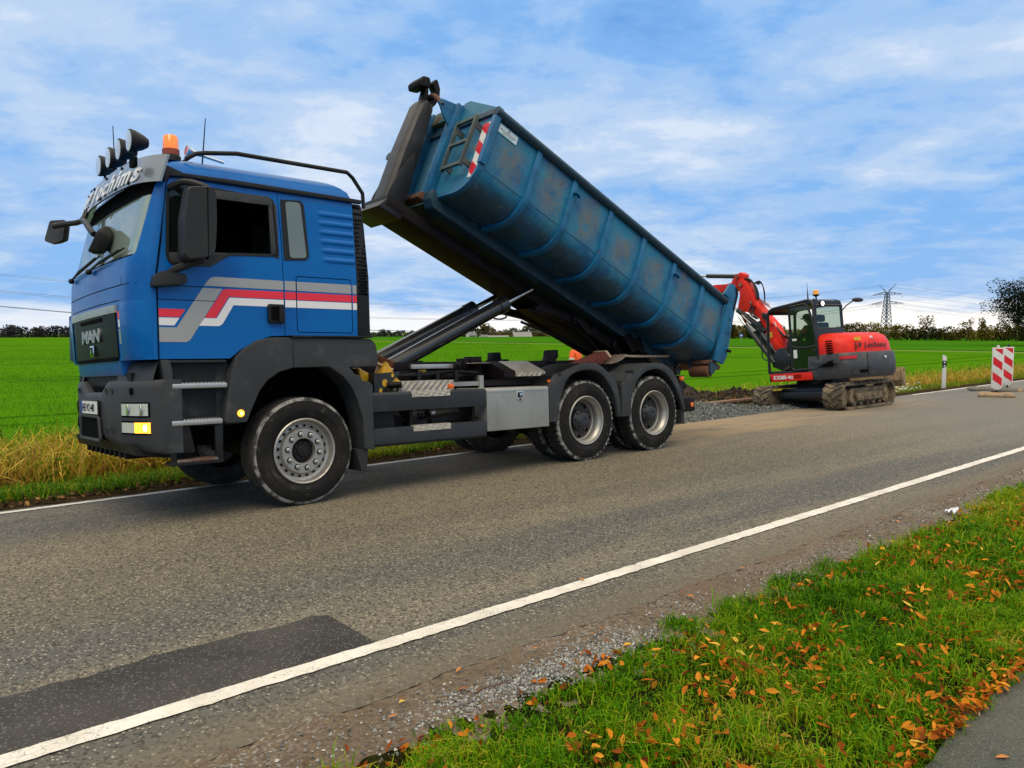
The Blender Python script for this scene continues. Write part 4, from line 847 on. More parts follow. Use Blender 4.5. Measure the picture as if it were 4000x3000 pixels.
MB().tube([(-1.605, y, z) for y, z in fr] + [(-1.605, fr[0][0], fr[0][1])], 0.016, 6).build('recess_rim', dgrey, bumper)
npl = MB().box(-1.615, -1.595, 0.98, 1.62, 0.925, 1.075).build('number_plate', bplas, T, bevel=0.006)
MB().box(-1.618, -1.612, 0.99, 1.61, 0.945, 1.065).build('plate_face', white, npl, smooth=0); MB().box(-1.6205, -1.616, 1.56, 1.61, 0.945, 1.065).build('euro_band', mat('plate_blue', (0.01, 0.05, 0.4), 0.4), npl, smooth=0)
text_mesh('HEI VO 440', 0.105, gap, 'lettering', npl, frame((-1.6195, 1.55, 0.968), (0, -1, 0), (0, 0, 1)), 0.001, sx=0.88, bold=0.0005)
MB().prism(rounded([(0.95, 1.155), (1.0, 1.21), (1.6, 1.21), (1.65, 1.155)], 0.02), -1.50, -1.46, 'x').build('radiator_mesh', gap, T, smooth=0)
mb = MB(); mb.box(-1.50, -1.36, 0.30, 2.2, 1.20, 1.32); mb.build('under_grille', black, T)
# valance under the bumper
mb = MB().loft([[(-1.53, y, 0.70), (-1.50, y, 0.60 - 0.0), (-1.15, y, 0.545), (-1.1, y, 0.7)] for y in (0.2, 0.5, 2.0, 2.3)]); vl = mb.build('valance', bplas, T, smooth=20)
mb = MB()
for i in range(9): mb.box(-1.50 + 0.001, -1.22, 0.55 + i*0.17, 0.60 + i*0.17, 0.545, 0.60)
mb.build('valance_ribs', black, vl)
mb = MB().prism([(-1.33, 0.60), (-1.33, 1.25), (-1.18, 1.25), (-1.05, 0.60)], 0.03, 0.14); mb.build('bumper_end', bplas, T, bevel=0.02)

# entry steps
sm = MB(); sm.prism([(-1.32, 1.425), (-0.73, 1.425), (-0.60, 1.2), (-0.60, 0.83), (-0.86, 0.825), (-1.30, 0.845), (-1.30, 1.15)], 0.13, 0.5)
sm.prism([(-1.335, 1.425), (-1.26, 1.425), (-1.235, 1.33), (-1.225, 0.86), (-1.30, 0.85), (-1.30, 1.17), (-1.315, 1.30)], 0.01, 0.15); sm.box(-1.30, -0.75, 0.04, 0.2, 1.40, 1.425); step = sm.build('step_housing', dgrey, T, bevel=0.012)
MB().prism(rounded([(-1.20, 1.24), (-1.20, 1.39), (-0.80, 1.39), (-0.83, 1.24)], 0.03), 0.12, 0.135).build('recess', bplas, step, smooth=0); MB().prism(rounded([(-1.20, 0.92), (-1.20, 1.15), (-0.83, 1.15), (-0.83, 0.92)], 0.03), 0.12, 0.135).build('recess', bplas, step, smooth=0)
for x0, x1, z0, z1 in ((-1.25, -0.77, 1.172, 1.215), (-1.262, -0.82, 0.848, 0.893)):
    a_ = MB().box(x0, x1, -0.005, 0.17, z0, z1).build('step_tread', alu, T, bevel=0.01); mb = MB()
    for i in range(14): mb.cbox((x0 + 0.025 + i*(x1 - x0 - 0.05)/13, 0.06, z1 + 0.003), (0.018, 0.10, 0.010), 0)
    mb.build('grip_ribs', alu, a_)
mb = MB()
for x0, x1 in ((-1.275, -1.22), (-0.885, -0.81)): mb.prism([(x0, 0.835), (x1, 0.835), (x1 - 0.005, 0.52), (x0 + 0.01, 0.52)], 0.02, 0.06)
mb.box(-1.265, -0.815, 0.015, 0.20, 0.495, 0.525); mb.build('lower_step', bplas, T, bevel=0.006)
MB().box(-1.22, -0.865, 0.010, 0.20, 0.522, 0.548).build('step_tread', mat('rusty_tread', (0.22, 0.20, 0.18), 0.5, metal=0.5, layers=[((0.16, 0.07, 0.04), 8, 0.4, 0.65)]), T, bevel=0.005)
# front wing
win = [(-0.601, 0.845), (-0.575, 0.90), (-0.555, 0.95), (-0.473, 1.124), (-0.392, 1.225), (-0.27, 1.303), (-0.127, 1.34), (0.25, 1.345), (0.40, 1.247), (0.496, 1.132), (0.561, 0.987), (0.614, 0.809), (0.628, 0.494)]
wout = [(0.741, 0.484), (0.738, 1.146), (0.70, 1.188), (0.62, 1.20), (0.581, 1.258), (0.535, 1.264), (0.479, 1.335), (0.800, 1.342), (0.812, 1.426), (0.790, 1.56), (0.76, 1.605), (0.72, 1.627), (-0.19, 1.632), (-0.344, 1.628), (-0.473, 1.602), (-0.60, 1.528), (-0.68, 1.45), (-0.735, 1.30), (-0.775, 1.05), (-0.80, 0.86), (-0.78, 0.845)]
wing = MB().prism(win + wout, -0.012, 0.30).build('front_wing', dgrey, T, bevel=0.03, bseg=3)
MB().prism(win + [(0.70, 0.494), (0.70, 1.30), (0.5, 1.45), (-0.2, 1.5), (-0.55, 1.35), (-0.7, 0.95), (-0.68, 0.845)], 0.28, 0.75).build('arch_liner', gap, T, smooth=0)
MB().prism([(-0.131, 1.345), (-0.127, 1.345), (-0.127, 1.625), (-0.131, 1.625)], -0.0135, 0.0).build('seam', gap, wing, smooth=0)
MB().prism([(-0.17, 1.650), (0.745, 1.656), (0.745, 1.638), (-0.13, 1.630)], -0.035, 0.35).build('wing_board', bplas, T, bevel=0.004)
rp = MB().lathe([(0, -0.018), (0.022, -0.016), (0.036, 0.0), (0.038, 0.01)], (-0.655, -0.010, 0.93), (0, 1, 0), 16).build('side_repeater', amber, T); MB().ball((-0.655, -0.020, 0.93), 0.016, 0.012, 0.016, 10).build('bulb_glow', lampon, rp)
MB().prism([(0.54, 0.50), (0.678, 0.49), (0.66, 0.26), (0.60, 0.27)], 0.02, 0.42).build('mud_flap', mat('flap_rubber', (0.02, 0.02, 0.02), 0.8), T, smooth=0)
# far-side wing, step block and the dark running gear behind everything
f2 = wing.copy(); COL.objects.link(f2); f2.parent = T; f2.matrix_local = Matrix.Translation((0, 2.5, 0)) @ Matrix.Diagonal((1, -1, 1, 1))
mb = MB(); mb.box(-1.2, 0.6, 0.55, 1.95, 0.62, 1.62); mb.build('engine', gap, T)
MB().box(-1.28, -0.62, 2.0, 2.46, 0.5, 1.42).build('step_housing', bplas, T, bevel=0.02)
mb = MB(); mb.box(-0.15, 0.15, 0.35, 2.15, 0.42, 0.60); mb.tube([(0, 0.2, .52), (0, 2.3, .52)], 0.09, 10)
mb.build('front_axle', black, T)
mb = MB()
for y in (0.85, 1.57): mb.box(-1.0, 6.05, y, y + 0.08, 1.02, 1.30); mb.box(0.95, 6.1, y - 0.005, y + 0.085, 1.305, 1.40)
for x in (1.2, 2.2, 3.2, 4.7, 5.9): mb.box(x, x + 0.12, 0.93, 1.57, 1.08, 1.38)
chas = mb.build('chassis', black, T, bevel=0.004)
mb = MB()
for x in (3.97, 5.37): mb.tube([(x, 0.4, .61), (x, 2.1, .61)], 0.10, 12); mb.ball((x, 1.25, 0.61), 0.26, 0.24, 0.26, 14)
for y in (0.80, 1.70): mb.tube([(3.5, y, 0.93), (4.0, y, 0.78), (4.67, y, 0.72), (5.3, y, 0.78), (5.8, y, 0.93)], 0.055, 8)
mb.tube([(0.6, 1.25, 0.9), (3.97, 1.25, 0.66)], 0.06, 10); mb.build('rear_axles', black, T)
# tanks and boxes between the axles, behind the guard rails
mb = MB(); mb.cyl((0.95, 0.36, 0.70), (1.55, 0.36, 0.70), 0.17, 20); mb.cyl((1.65, 0.40, 0.72), (2.2, 0.40, 0.72), 0.15, 20); mb.build('air_tank', bplas, T)
MB().box(0.76, 1.06, 0.10, 0.6, 0.66, 1.0).build('battery_box', bplas, T, bevel=0.02)
mb = MB(); mb.box(1.22, 1.26, 0.05, .6, 0.55, 1.02); mb.box(2.08, 2.12, 0.05, .6, 0.55, 1.02); mb.tube([(1.0, 0.12, 0.84), (1.3, 0.10, 0.74), (1.9, 0.16, 0.80), (2.2, 0.1, 0.72)], 0.012, 6, smoothn=4); mb.tube([(1.2, 0.09, 0.98), (1.55, 0.10, 0.88), (1.75, 0.12, 0.95)], 0.010, 6, smoothn=4); mb.build('guard_brackets', black, T)
mb = MB()
for i in range(4):
    for j in range(3): mb.box(1.42 + i*0.045, 1.445 + i*0.045, 0.19, 0.2, 0.75 + j*0.045, 0.775 + j*0.045)
mb.build('vent_slots', gap, T); MB().box(1.60, 1.645, 0.17, 0.18, 0.80, 0.83).build('sticker', white, T, smooth=0)
MB().box(0.7, 3.2, 2.0, 2.45, 0.52, 1.05).build('fuel_tank', gap, T, bevel=0.05)
guard = mat('guard_grey', (0.026, 0.030, 0.034), 0.5, spec=0.3, layers=[((0.05, 0.052, 0.055), 5, 0.5, 0.8), ((0.11, 0.10, 0.09), 26, 0.68, 0.8)])
MB().prism([(0.0, 0.866), (0.0, 1.045), (0.03, 1.068), (0.09, 1.068), (0.09, 0.866)], 0.738, 2.25, 'x').build('side_guard', guard, T, bevel=0.01)
MB().prism([(0.0, 0.69), (0.0, 0.53), (0.03, 0.50), (0.09, 0.50), (0.09, 0.695)], 0.745, 2.25, 'x').build('side_guard', guard, T, bevel=0.01)
MB().box(1.222, 1.732, -0.006, 0.10, 1.004, 1.074).build('step_plate', tread, T, bevel=0.004); MB().box(1.230, 1.732, -0.006, 0.10, 0.635, 0.702).build('step_plate', tread, T, bevel=0.004)
MB().box(1.22, 1.98, 0.25, 0.70, 1.02, 1.178).build('battery_cover', tread, T, bevel=0.008)
mb = MB().box(1.90, 2.42, 0.32, 0.36, 1.10, 1.15); mb.box(2.40, 2.46, 0.30, 0.34, 1.0, 1.22); mb.build('bracket_rail', steelbox, T)
def boxlamp(x, y, z): MB().box(x, x + 0.068, y - 0.045, y, z, z + 0.06).build('marker_lamp', orange, T, bevel=0.012)
boxlamp(1.797, 0.14, 1.077); boxlamp(3.315, 0.09, 1.083)
mb = MB(); mb.prism([(0.0, 0.565), (0.0, 1.045), (0.02, 1.068), (0.60, 1.068), (0.60, 0.565)], 2.262, 3.256, 'x'); tb = mb.build('tool_box', steelbox, T, bevel=0.012, bseg=3)
MB().box(2.272, 3.246, -0.0045, 0.02, 1.022, 1.028).build('lid_edge', alu, tb)
lkp = MB().prism(rounded([(2.712, 0.918), (2.712, 1.022), (2.830, 1.022), (2.828, 0.918), (2.772, 0.897)], 0.012), -0.006, 0.004).build('latch', alu, tb, bevel=0.003)
MB().prism(rounded([(2.735, 0.945), (2.735, 1.005), (2.808, 1.005), (2.808, 0.945)], 0.008), -0.008, -0.003).build('recess', gap, lkp, smooth=0); MB().box(2.76, 2.80, -0.014, -0.007, 0.957, 0.993).build('paddle', chrome, lkp, bevel=0.004); MB().lathe([(0, -0.010), (0.012, -0.010), (0.013, -0.004)], (2.772, 0, 0.922), (0, 1, 0), 12).build('keyhole', gap, lkp)
MB().box(1.756, 2.385, 0.80, 0.846, 1.315, 1.370).build('silver_rail', alu, T, bevel=0.006); MB().box(1.88, 1.992, 0.835, 0.844, 1.24, 1.305).build('warning_sticker', yellow, T, smooth=0)
mb = MB(); mb.prism([(1.915, 1.252), (1.915, 1.272), (1.955, 1.272), (1.955, 1.252)], 0.832, 0.836); mb.tube([(1.935, 0.833, 1.27), (1.935, 0.833, 1.298)], 0.005, 6); mb.build('pictogram', gap, T, smooth=0)
mb = MB(); mb.prism([(2.757, 1.385), (3.268, 1.385), (3.47, 1.262), (3.46, 1.196), (2.98, 1.194), (2.95, 1.246)][:0] or [(2.80, 1.385), (3.26, 1.385), (3.26, 1.38), (2.80, 1.38)], 0.3, 0.7)
tp = MB(); tp.prism([(0.62, 1.395), (0.30, 1.268), (0.27, 1.245), (0.27, 1.195), (0.30, 1.195), (0.64, 1.38)], 2.98, 3.46, 'x'); tp.build('deck_step', tread, T, bevel=0.004)
MB().prism([(0.62, 1.39), (0.31, 1.262), (0.31, 1.19), (0.75, 1.19), (0.75, 1.39)], 2.80, 2.985, 'x').build('deck_step_side', black, T)
MB().box(2.60, 2.78, 0.55, 0.82, 1.372, 1.378).build('deck_plate', tread, T, smooth=0)
mb = MB(); mb.box(2.66, 2.84, 0.80, 0.95, 1.38, 1.46); mb.box(2.56, 2.70, 0.82, 0.98, 1.30, 1.44); mb.build('container_guide', black, T, bevel=0.01)
MB().prism([(4.0, 1.38), (4.06, 1.44), (4.08, 1.548), (4.24, 1.552), (4.245, 1.45), (4.16, 1.37)], 0.82, 0.95).build('container_guide', black, T, bevel=0.01)
mb = MB(); mb.prism([(3.66, 1.40), (3.67, 1.54), (3.82, 1.543), (3.84, 1.40)], 1.58, 1.70); mb.box(3.68, 3.95, 1.55, 1.75, 1.40, 1.44); mb.build('container_guide', black, T, bevel=0.01)
MB().box(2.0, 2.45, 1.55, 1.7, 1.38, 1.43).build('container_guide', black, T, bevel=0.01)
mb = MB()
for k in range(5):
    ph = k*1.3
    mb.tube([(1.45 + 0.05*k, 0.72 + 0.02*k, 1.24), (1.9, 0.66 + 0.03*k, 1.245 + 0.02*math.sin(ph)), (2.3, 0.70, 1.25 + 0.035*math.sin(ph + 1)), (2.65, 0.64 + 0.03*k, 1.23 + 0.02*math.cos(ph)), (2.95, 0.72, 1.20 - 0.015*k)], 0.011 + 0.003*(k % 2), 6, smoothn=4)
for x in (1.75, 2.02, 2.3, 2.62): mb.box(x, x + 0.05, 0.66, 0.80, 1.16, 1.29)
mb.tube([(2.45, 0.75, 1.27), (2.40, 0.70, 1.36), (2.46, 0.74, 1.40)], 0.01, 6, smoothn=3); mb.cyl((2.38, 0.76, 1.36), (2.44, 0.76, 1.36), 0.03, 10)
mb.build('hydraulic_hoses', bplas, T)
mb = MB(); mb.cyl((1.10, 0.30, 1.14), (1.24, 0.22, 1.14), 0.035, 12); mb.box(2.4, 3.3, 0.35, 0.8, 1.09, 1.16); mb.build('valve_block', black, T)

# wheels
def wheel(front, dual, far):
    """axle along y, outer face near y = 0, tyre centre at origin"""
    TR = 0.527; w = 0.36 if front else 0.285
    def tyreprof(y0):
        out = [(0.318, y0 + 0.03), (0.345, y0 + 0.012), (0.40, y0 + 0.0), (0.455, y0 + 0.008), (0.492, y0 + 0.022), (0.510, y0 + 0.030), (0.5225, y0 + 0.042)]
        if front:
            g = []; 
            for i in range(6): a = y0 + 0.055 + i*(w - 0.11)/6; bq = a + (w - 0.11)/6; g += [(TR, a), (TR, bq - 0.012), (0.512, bq - 0.010), (0.512, bq - 0.002)]
            mid_ = g
        else: mid_ = [(TR - 0.010, y0 + 0.05), (TR - 0.010, y0 + w - 0.05)]
        out2 = [(0.5225, y0 + w - 0.042), (0.492, y0 + w - 0.022), (0.455, y0 + w - 0.008), (0.40, y0 + w), (0.345, y0 + w - 0.012), (0.318, y0 + w - 0.03)]
        return out, mid_, out2
    mb = MB()
    for y0 in ([0.0, 0.34] if dual else [0.0]):
        a, m_, c = tyreprof(y0); mats = [0, 0, 0, 0, 1, 1] + [2]*(len(m_)) + [0]*len(c); P_ = a + m_ + c
        mb.lathe(P_, seg=72, mats=[0, 0, 0, 0, 1, 1][:len(a) - 1] + [2]*(len(P_) - len(a)) + [0])
        if not front:
            for k in range(44):
                t = 2*math.pi*k/44
                for yy, dt in ((y0 + 0.010, 0), (y0 + w - 0.075, 0.07)):
                    M_ = Matrix.Rotation(-(t + dt), 4, 'Y'); mb.prism([(-0.024, 0.494), (0.024, 0.494), (0.019, TR), (-0.019, TR)], yy + 0.018, yy + 0.062, 'y', 1 if yy == y0 + 0.010 else 2, M_)
                M_ = Matrix.Rotation(-(t + 0.035), 4, 'Y'); mb.prism([(-0.026, 0.51), (0.026, 0.51), (0.022, TR), (-0.022, TR)], y0 + 0.085, y0 + w - 0.085, 'y', 2, M_)
    ty = mb.build('wheel', [rub, rubd, mat('tread_rubber', (0.022, 0.020, 0.018), 0.8, layers=[((0.06, 0.052, 0.043), 8, 0.42, 0.7)]) if 'tread_rubber' not in bpy.data.materials else bpy.data.materials['tread_rubber']], T, smooth=40)
    # raised sidewall ring and letters
    MB().lathe([(0.395, 0.001), (0.398, -0.0035), (0.402, 0.001)], seg=64).build('sidewall_ring', rub, ty)
    if front:
        rp_ = [(0.318, 0.04), (0.322, 0.012), (0.312, 0.004), (0.300, 0.012), (0.297, 0.05), (0.290, 0.085), (0.265, 0.095), (0.235, 0.085), (0.222, 0.055), (0.214, 0.046), (0.125, 0.046), (0.120, 0.06), (0.118, 0.14), (0.0, 0.14)]
        rimb = MB().lathe(rp_, seg=56); mb = MB(); mb2 = MB()
        for k in range(10):
            t = 2*math.pi*(k + .5)/10; c = (0.168*math.cos(t), 0, 0.168*math.sin(t)); mb2.lathe([(0, 0.0425), (0.029, 0.0425), (0.030, 0.05)], c, seg=14)
            mb.lathe([(0, -0.002), (0.010, -0.001), (0.014, 0.008), (0.015, 0.022), (0.021, 0.026), (0.021, 0.045)], c, seg=10)
        nuts_, seats_ = mb, mb2; mb = rimb
        for k in range(20):
            t = 2*math.pi*k/20; u = Vector((math.cos(t), 0, math.sin(t))); q = Vector((-math.sin(t), 0, math.cos(t))); c = u*0.248 + Vector((0, 0.0865, 0)); n_ = (u*0.32 - Vector((0, .94, 0))).normalized(); s_ = q.cross(n_)
            mb.add([c + n_*0.003 + q*0.018*math.cos(a) + s_*0.011*math.sin(a) for a in [2*math.pi*i/12 for i in range(12)]], [tuple(range(12))], 1)
        rm_ = mb.build('rim', [rimm, gap], ty, smooth=40); nuts_.build('wheel_nuts', alu, rm_); seats_.build('nut_seats', gap, rm_)
        hb_ = MB().lathe([(0.119, 0.10), (0.100, 0.085), (0.092, 0.075), (0.062, 0.072), (0.055, 0.055), (0.05, 0.050), (0, 0.048)], seg=32)
        for k in range(10): t = 2*math.pi*k/10; hb_.lathe([(0, 0.06), (0.009, 0.062), (0.010, 0.085)], (0.08*math.cos(t), 0, 0.08*math.sin(t)), seg=8)
        hb_.build('hub', bplas, ty)
    else:
        rp_ = [(0.318, 0.04), (0.322, 0.012), (0.312, 0.004), (0.300, 0.010), (0.297, 0.03), (0.284, 0.05), (0.268, 0.066), (0.262, 0.10), (0.258, 0.145), (0.248, 0.152), (0.245, 0.175), (0.205, 0.185), (0.19, 0.175), (0.0, 0.175)]
        rimb = MB().lathe(rp_, seg=56, mats=[0]*10 + [1]*3); rmats = [rimm, mat('rim_dirt', (0.035, 0.031, 0.026), 0.7, layers=[((0.09, 0.08, 0.065), 9, 0.45, 0.7)]) if 'rim_dirt' not in bpy.data.materials else bpy.data.materials['rim_dirt'], gap]
        mb = rimb
        for k in range(8):
            t = 2*math.pi*(k + .3)/8; mb.add([(0.222*math.cos(t) + 0.026*math.cos(a), 0.178 - 0.001, 0.222*math.sin(t) + 0.026*math.sin(a)) for a in [2*math.pi*i/12 for i in range(12)]], [tuple(range(12))], 2)
        rm_ = mb.build('rim', rmats, ty, smooth=40)
        hb_ = MB().lathe([(0.145, 0.175), (0.143, 0.115), (0.118, 0.098), (0.108, 0.085), (0.095, 0.060), (0.07, 0.050), (0.035, 0.048), (0.03, 0.056), (0, 0.056)], seg=32)
        for k in range(10): t = 2*math.pi*k/10; hb_.lathe([(0, 0.078), (0.010, 0.08), (0.011, 0.11)], (0.126*math.cos(t), 0, 0.126*math.sin(t)), seg=8)
        hb_.build('hub', mat('hub_dark', (0.02, 0.024, 0.03), 0.5, layers=[((0.05, 0.045, 0.04), 8, 0.5, 0.7)]) if 'hub_dark' not in bpy.data.materials else bpy.data.materials['hub_dark'], ty)
    return ty
Binv = BM.inverted()
wz = Vector((0, math.sin(ra), math.cos(ra)))
wf_, wr_ = wheel(True, False, False), wheel(False, True, False)
first = True
for xw, proto in ((0.0, wf_), (3.972, wr_), (5.371, wr_)):
    for farside in (0, 1):
        o = proto if (not farside and xw in (0.0, 3.972)) else copy_tree(proto, T)
        c = Binv @ (Vector((xw, 0, 0)) + wz*0.527)
        Mw = Matrix.Translation((c.x, 0.02 if not farside else 2.48, c.z)) @ (Matrix.Rotation(math.pi, 4, 'Z') if farside else Matrix()) @ Matrix.Rotation(0.4*xw + 1.7, 4, 'Y')
        o.matrix_local = Mw
# rear mudguards
def rear_guard(outer_, inner_):
    mb = MB().prism(outer_ + inner_, -0.005, 0.055); mb.prism([(x, z) for x, z in outer_[1:-1]] + [(x, z) for x, z in inner_[1:-1]], 0.054, 0.60); return mb.build('mudguard', dgrey, T, bevel=0.014, smooth=40)
o1 = [(3.258, 0.615), (3.262, 1.05), (3.40, 1.213), (3.53, 1.24), (3.60, 1.262), (3.766, 1.317), (3.904, 1.344), (4.045, 1.350), (4.13, 1.34), (4.222, 1.310), (4.30, 1.26), (4.40, 1.19), (4.51, 1.10), (4.56, 0.97), (4.596, 0.793), (4.598, 0.61)]
i1 = [(4.545, 0.613), (4.52, 0.77), (4.467, 0.924), (4.42, 1.0), (4.361, 1.076), (4.29, 1.15), (4.201, 1.210), (4.12, 1.24), (4.024, 1.258), (3.89, 1.256), (3.763, 1.235), (3.68, 1.205), (3.609, 1.160), (3.56, 1.11), (3.50, 1.0), (3.434, 0.844), (3.403, 0.612)]
o2 = [(4.612, 0.61), (4.64, 1.044), (4.75, 1.15), (4.82, 1.205), (4.957, 1.225), (5.03, 1.265), (5.12, 1.31), (5.264, 1.336), (5.40, 1.338), (5.514, 1.325), (5.64, 1.28), (5.767, 1.201), (5.86, 1.10), (5.936, 0.98), (6.0, 0.80), (6.038, 0.648)]
i2 = [(5.99, 0.612), (5.93, 0.78), (5.846, 0.929), (5.77, 1.03), (5.678, 1.122), (5.58, 1.19), (5.468, 1.235), (5.36, 1.252), (5.261, 1.240), (5.15, 1.215), (5.056, 1.170), (4.99, 1.12), (4.933, 1.061), (4.87, 0.95), (4.827, 0.834), (4.801, 0.606)]
rear_guard(o1, i1); rear_guard(o2, i2)
mb = MB(); mb.prism(o1[1:8] + [(4.0, 1.30), (3.6, 1.2), (3.4, 1.15)], 0.055, 0.62); mb.build('mudguard_deck', bplas, T, bevel=0.01); MB().box(4.55, 4.68, 0.05, 0.6, 0.75, 1.10).build('mudguard_bracket', bplas, T, bevel=0.01)
for xq in (3.42, 4.83): MB().box(xq, xq + 0.05, -0.012, 0.10, 1.195, 1.235).build('mudguard_clip', bplas, T, bevel=0.004)
MB().box(5.98, 6.05, 0.03, 0.55, 0.43, 0.64).build('mud_flap', bpy.data.materials['flap_rubber'], T, smooth=0)
mb = MB().box(6.02, 6.36, 0.06, 2.44, 0.60, 0.80); mb.build('rear_bumper', black, T, bevel=0.01); MB().lathe([(0, -0.012), (0.036, -0.008), (0.040, 0.01)], (6.29, 0.06, 0.70), (0, 1, 0), 14).build('rear_lamp', orange, T)
boxlamp(5.97, 0.05, 1.07); mb = MB().box(6.03, 6.12, 0.08, 0.5, 0.78, 1.14); mb.build('tail_lamp_housing', bplas, T); mb = MB().box(6.12, 6.15, 0.1, 0.45, 0.86, 0.98); mb.build('tail_lamp', mat('red_lens', (0.6, 0.01, 0.02), 0.2), T, bevel=0.01)
mb = MB(); mb.box(6.05, 6.35, 0.55, 1.95, 1.0, 1.2); mb.cyl((6.22, 0.3, 1.02), (6.22, 0.85, 1.02), 0.07, 12); mb.ball((6.30, 0.25, 0.99), 0.07); mb.tube([(6.05, .2, 1.2), (6.12, .15, 1.3), (6.2, .3, 1.25), (6.25, .3, 1.05)], .02, 6, smoothn=4); mb.build('rear_crossmember', black, T, bevel=0.01)

# ------------------------------------------------------------------ hook arm, tipping frame and rams
TH = R(23.8); cxv = Vector((math.cos(TH), 0, -math.sin(TH))); czv = Vector((math.sin(TH), 0, math.cos(TH)))
CM = Matrix(((cxv.x, 0, czv.x, 2.589), (0, 1, 0, 0), (cxv.z, 0, czv.z, 4.388), (0, 0, 0, 1)))
armp = mat('arm_paint', (0.011, 0.012, 0.014), 0.42, spec=0.35, layers=[((0.035, 0.037, 0.04), 3, 0.5, 0.75), ((0.07, 0.05, 0.03), 14, 0.64, 0.8)], rvar=0.15)
mb = MB()
# upright: tapering box with chamfered front edges
def armring(z, xf_, xb_, y0, y1, c=0.05): return [(xf_, y0 + c, z), (xf_, y1 - c, z), (xf_ + c, y1, z), (xb_, y1, z), (xb_, y0, z), (xf_ + c, y0, z)]
mb.loft([armring(-1.47, -0.50, -0.24, 1.07, 1.39), armring(-1.2, -0.495, -0.235, 1.07, 1.39), armring(-0.6, -0.50, -0.24, 1.08, 1.40), armring(0.10, -0.475, -0.275, 1.10, 1.40), armring(0.19, -0.44, -0.29, 1.12, 1.38)])
hook_arm = mb.build('hook_arm', armp, T, M=CM, bevel=0.008, smooth=30)
MB().prism([(-0.50, -1.45), (-0.235, -1.45), (-0.225, -1.1), (-0.25, -0.9), (-0.30, -0.62), (-0.345, -0.57), (-0.43, -0.85), (-0.485, -1.2)], 1.04, 1.07).build('cheek_plate', armp, hook_arm, bevel=0.006)
MB().prism([(-0.50, -1.45), (-0.235, -1.45), (-0.225, -1.1), (-0.25, -0.9), (-0.30, -0.62), (-0.345, -0.57), (-0.43, -0.85), (-0.485, -1.2)], 1.39, 1.42).build('cheek_plate', armp, hook_arm, bevel=0.006)
MB().prism([(-0.57, -1.48), (-0.24, -1.48), (-0.22, -1.36), (-0.50, -1.34)], 0.98, 1.66).build('base_plate', armp, hook_arm, bevel=0.006)
# hook with safety latch
hk = [(-0.40, 0.14), (-0.42, 0.26), (-0.415, 0.36), (-0.435, 0.42), (-0.41, 0.50), (-0.36, 0.475), (-0.345, 0.43), (-0.35, 0.36), (-0.335, 0.30), (-0.30, 0.29), (-0.262, 0.34), (-0.255, 0.42), (-0.285, 0.475), (-0.335, 0.50), (-0.30, 0.575), (-0.245, 0.545), (-0.20, 0.46), (-0.19, 0.36), (-0.22, 0.26), (-0.27, 0.20), (-0.31, 0.14)]
hk = [(-0.41, 0.12), (-0.425, 0.27), (-0.435, 0.37), (-0.40, 0.42), (-0.37, 0.35), (-0.355, 0.27), (-0.33, 0.245), (-0.29, 0.28), (-0.275, 0.36), (-0.29, 0.43), (-0.345, 0.475), (-0.385, 0.475), (-0.335, 0.59), (-0.295, 0.57), (-0.235, 0.50), (-0.205, 0.40), (-0.215, 0.28), (-0.25, 0.19), (-0.30, 0.12)]
MB().prism(hk, 1.19, 1.31).build('hook', black, hook_arm, bevel=0.02)
MB().prism([(-0.47, 0.33), (-0.555, 0.29), (-0.595, 0.35), (-0.56, 0.44), (-0.47, 0.48), (-0.42, 0.42), (-0.43, 0.35)], 1.10, 1.38).build('hook_latch', black, hook_arm, bevel=0.025, bseg=3)
# long beam under the container and tipping frame
mb = MB(); mb.box(-0.50, 3.1, 0.98, 1.52, -1.43, -1.28); mb.build('arm_beam', black, T, M=CM, bevel=0.01)
mb = MB(); mb.box(-0.30, 4.6, 0.80, 0.86, -1.46, -1.30) if False else None
for y0 in (0.86, 1.54): mb.prism([(3.84, 2.10), (3.95, 2.19), (4.4, 2.10), (6.30, 1.42), (6.25, 1.25), (5.65, 1.475), (4.95, 1.765), (4.30, 2.03)], y0, y0 + 0.10)
mb.prism([(3.95, 2.15), (4.4, 2.06), (6.2, 1.40), (6.1, 1.32), (4.35, 2.03)], 0.96, 1.54)
mb.build('tipping_frame', black, T, bevel=0.008)
mb = MB()
for x, z in ((4.62, 1.98), (5.0, 1.83), (5.45, 1.64)): mb.cyl((x, 0.82, z), (x, 0.87, z), 0.06, 14)
mb.prism([(4.60, 1.98), (4.72, 2.02), (4.98, 1.80), (4.86, 1.76)], 0.80, 0.86); mb.prism([(5.5, 1.75), (5.66, 1.80), (5.85, 1.55), (5.7, 1.5)], 0.70, 0.86); mb.prism([(5.75, 1.72), (5.88, 1.75), (6.0, 1.52), (5.9, 1.48)], 0.70, 0.86)
mb.tube([(3.7, 0.84, 2.1), (4.1, 0.83, 2.0), (4.6, 0.83, 1.86), (5.0, 0.82, 1.60), (5.1, 0.82, 1.45)], 0.012, 6, smoothn=4); mb.tube([(3.8, 1.1, 1.95), (4.4, 1.0, 1.75), (4.9, 1.0, 1.60), (5.5, 1.0, 1.42)], 0.02, 6, smoothn=4); mb.build('frame_fittings', black, T, bevel=0.004)
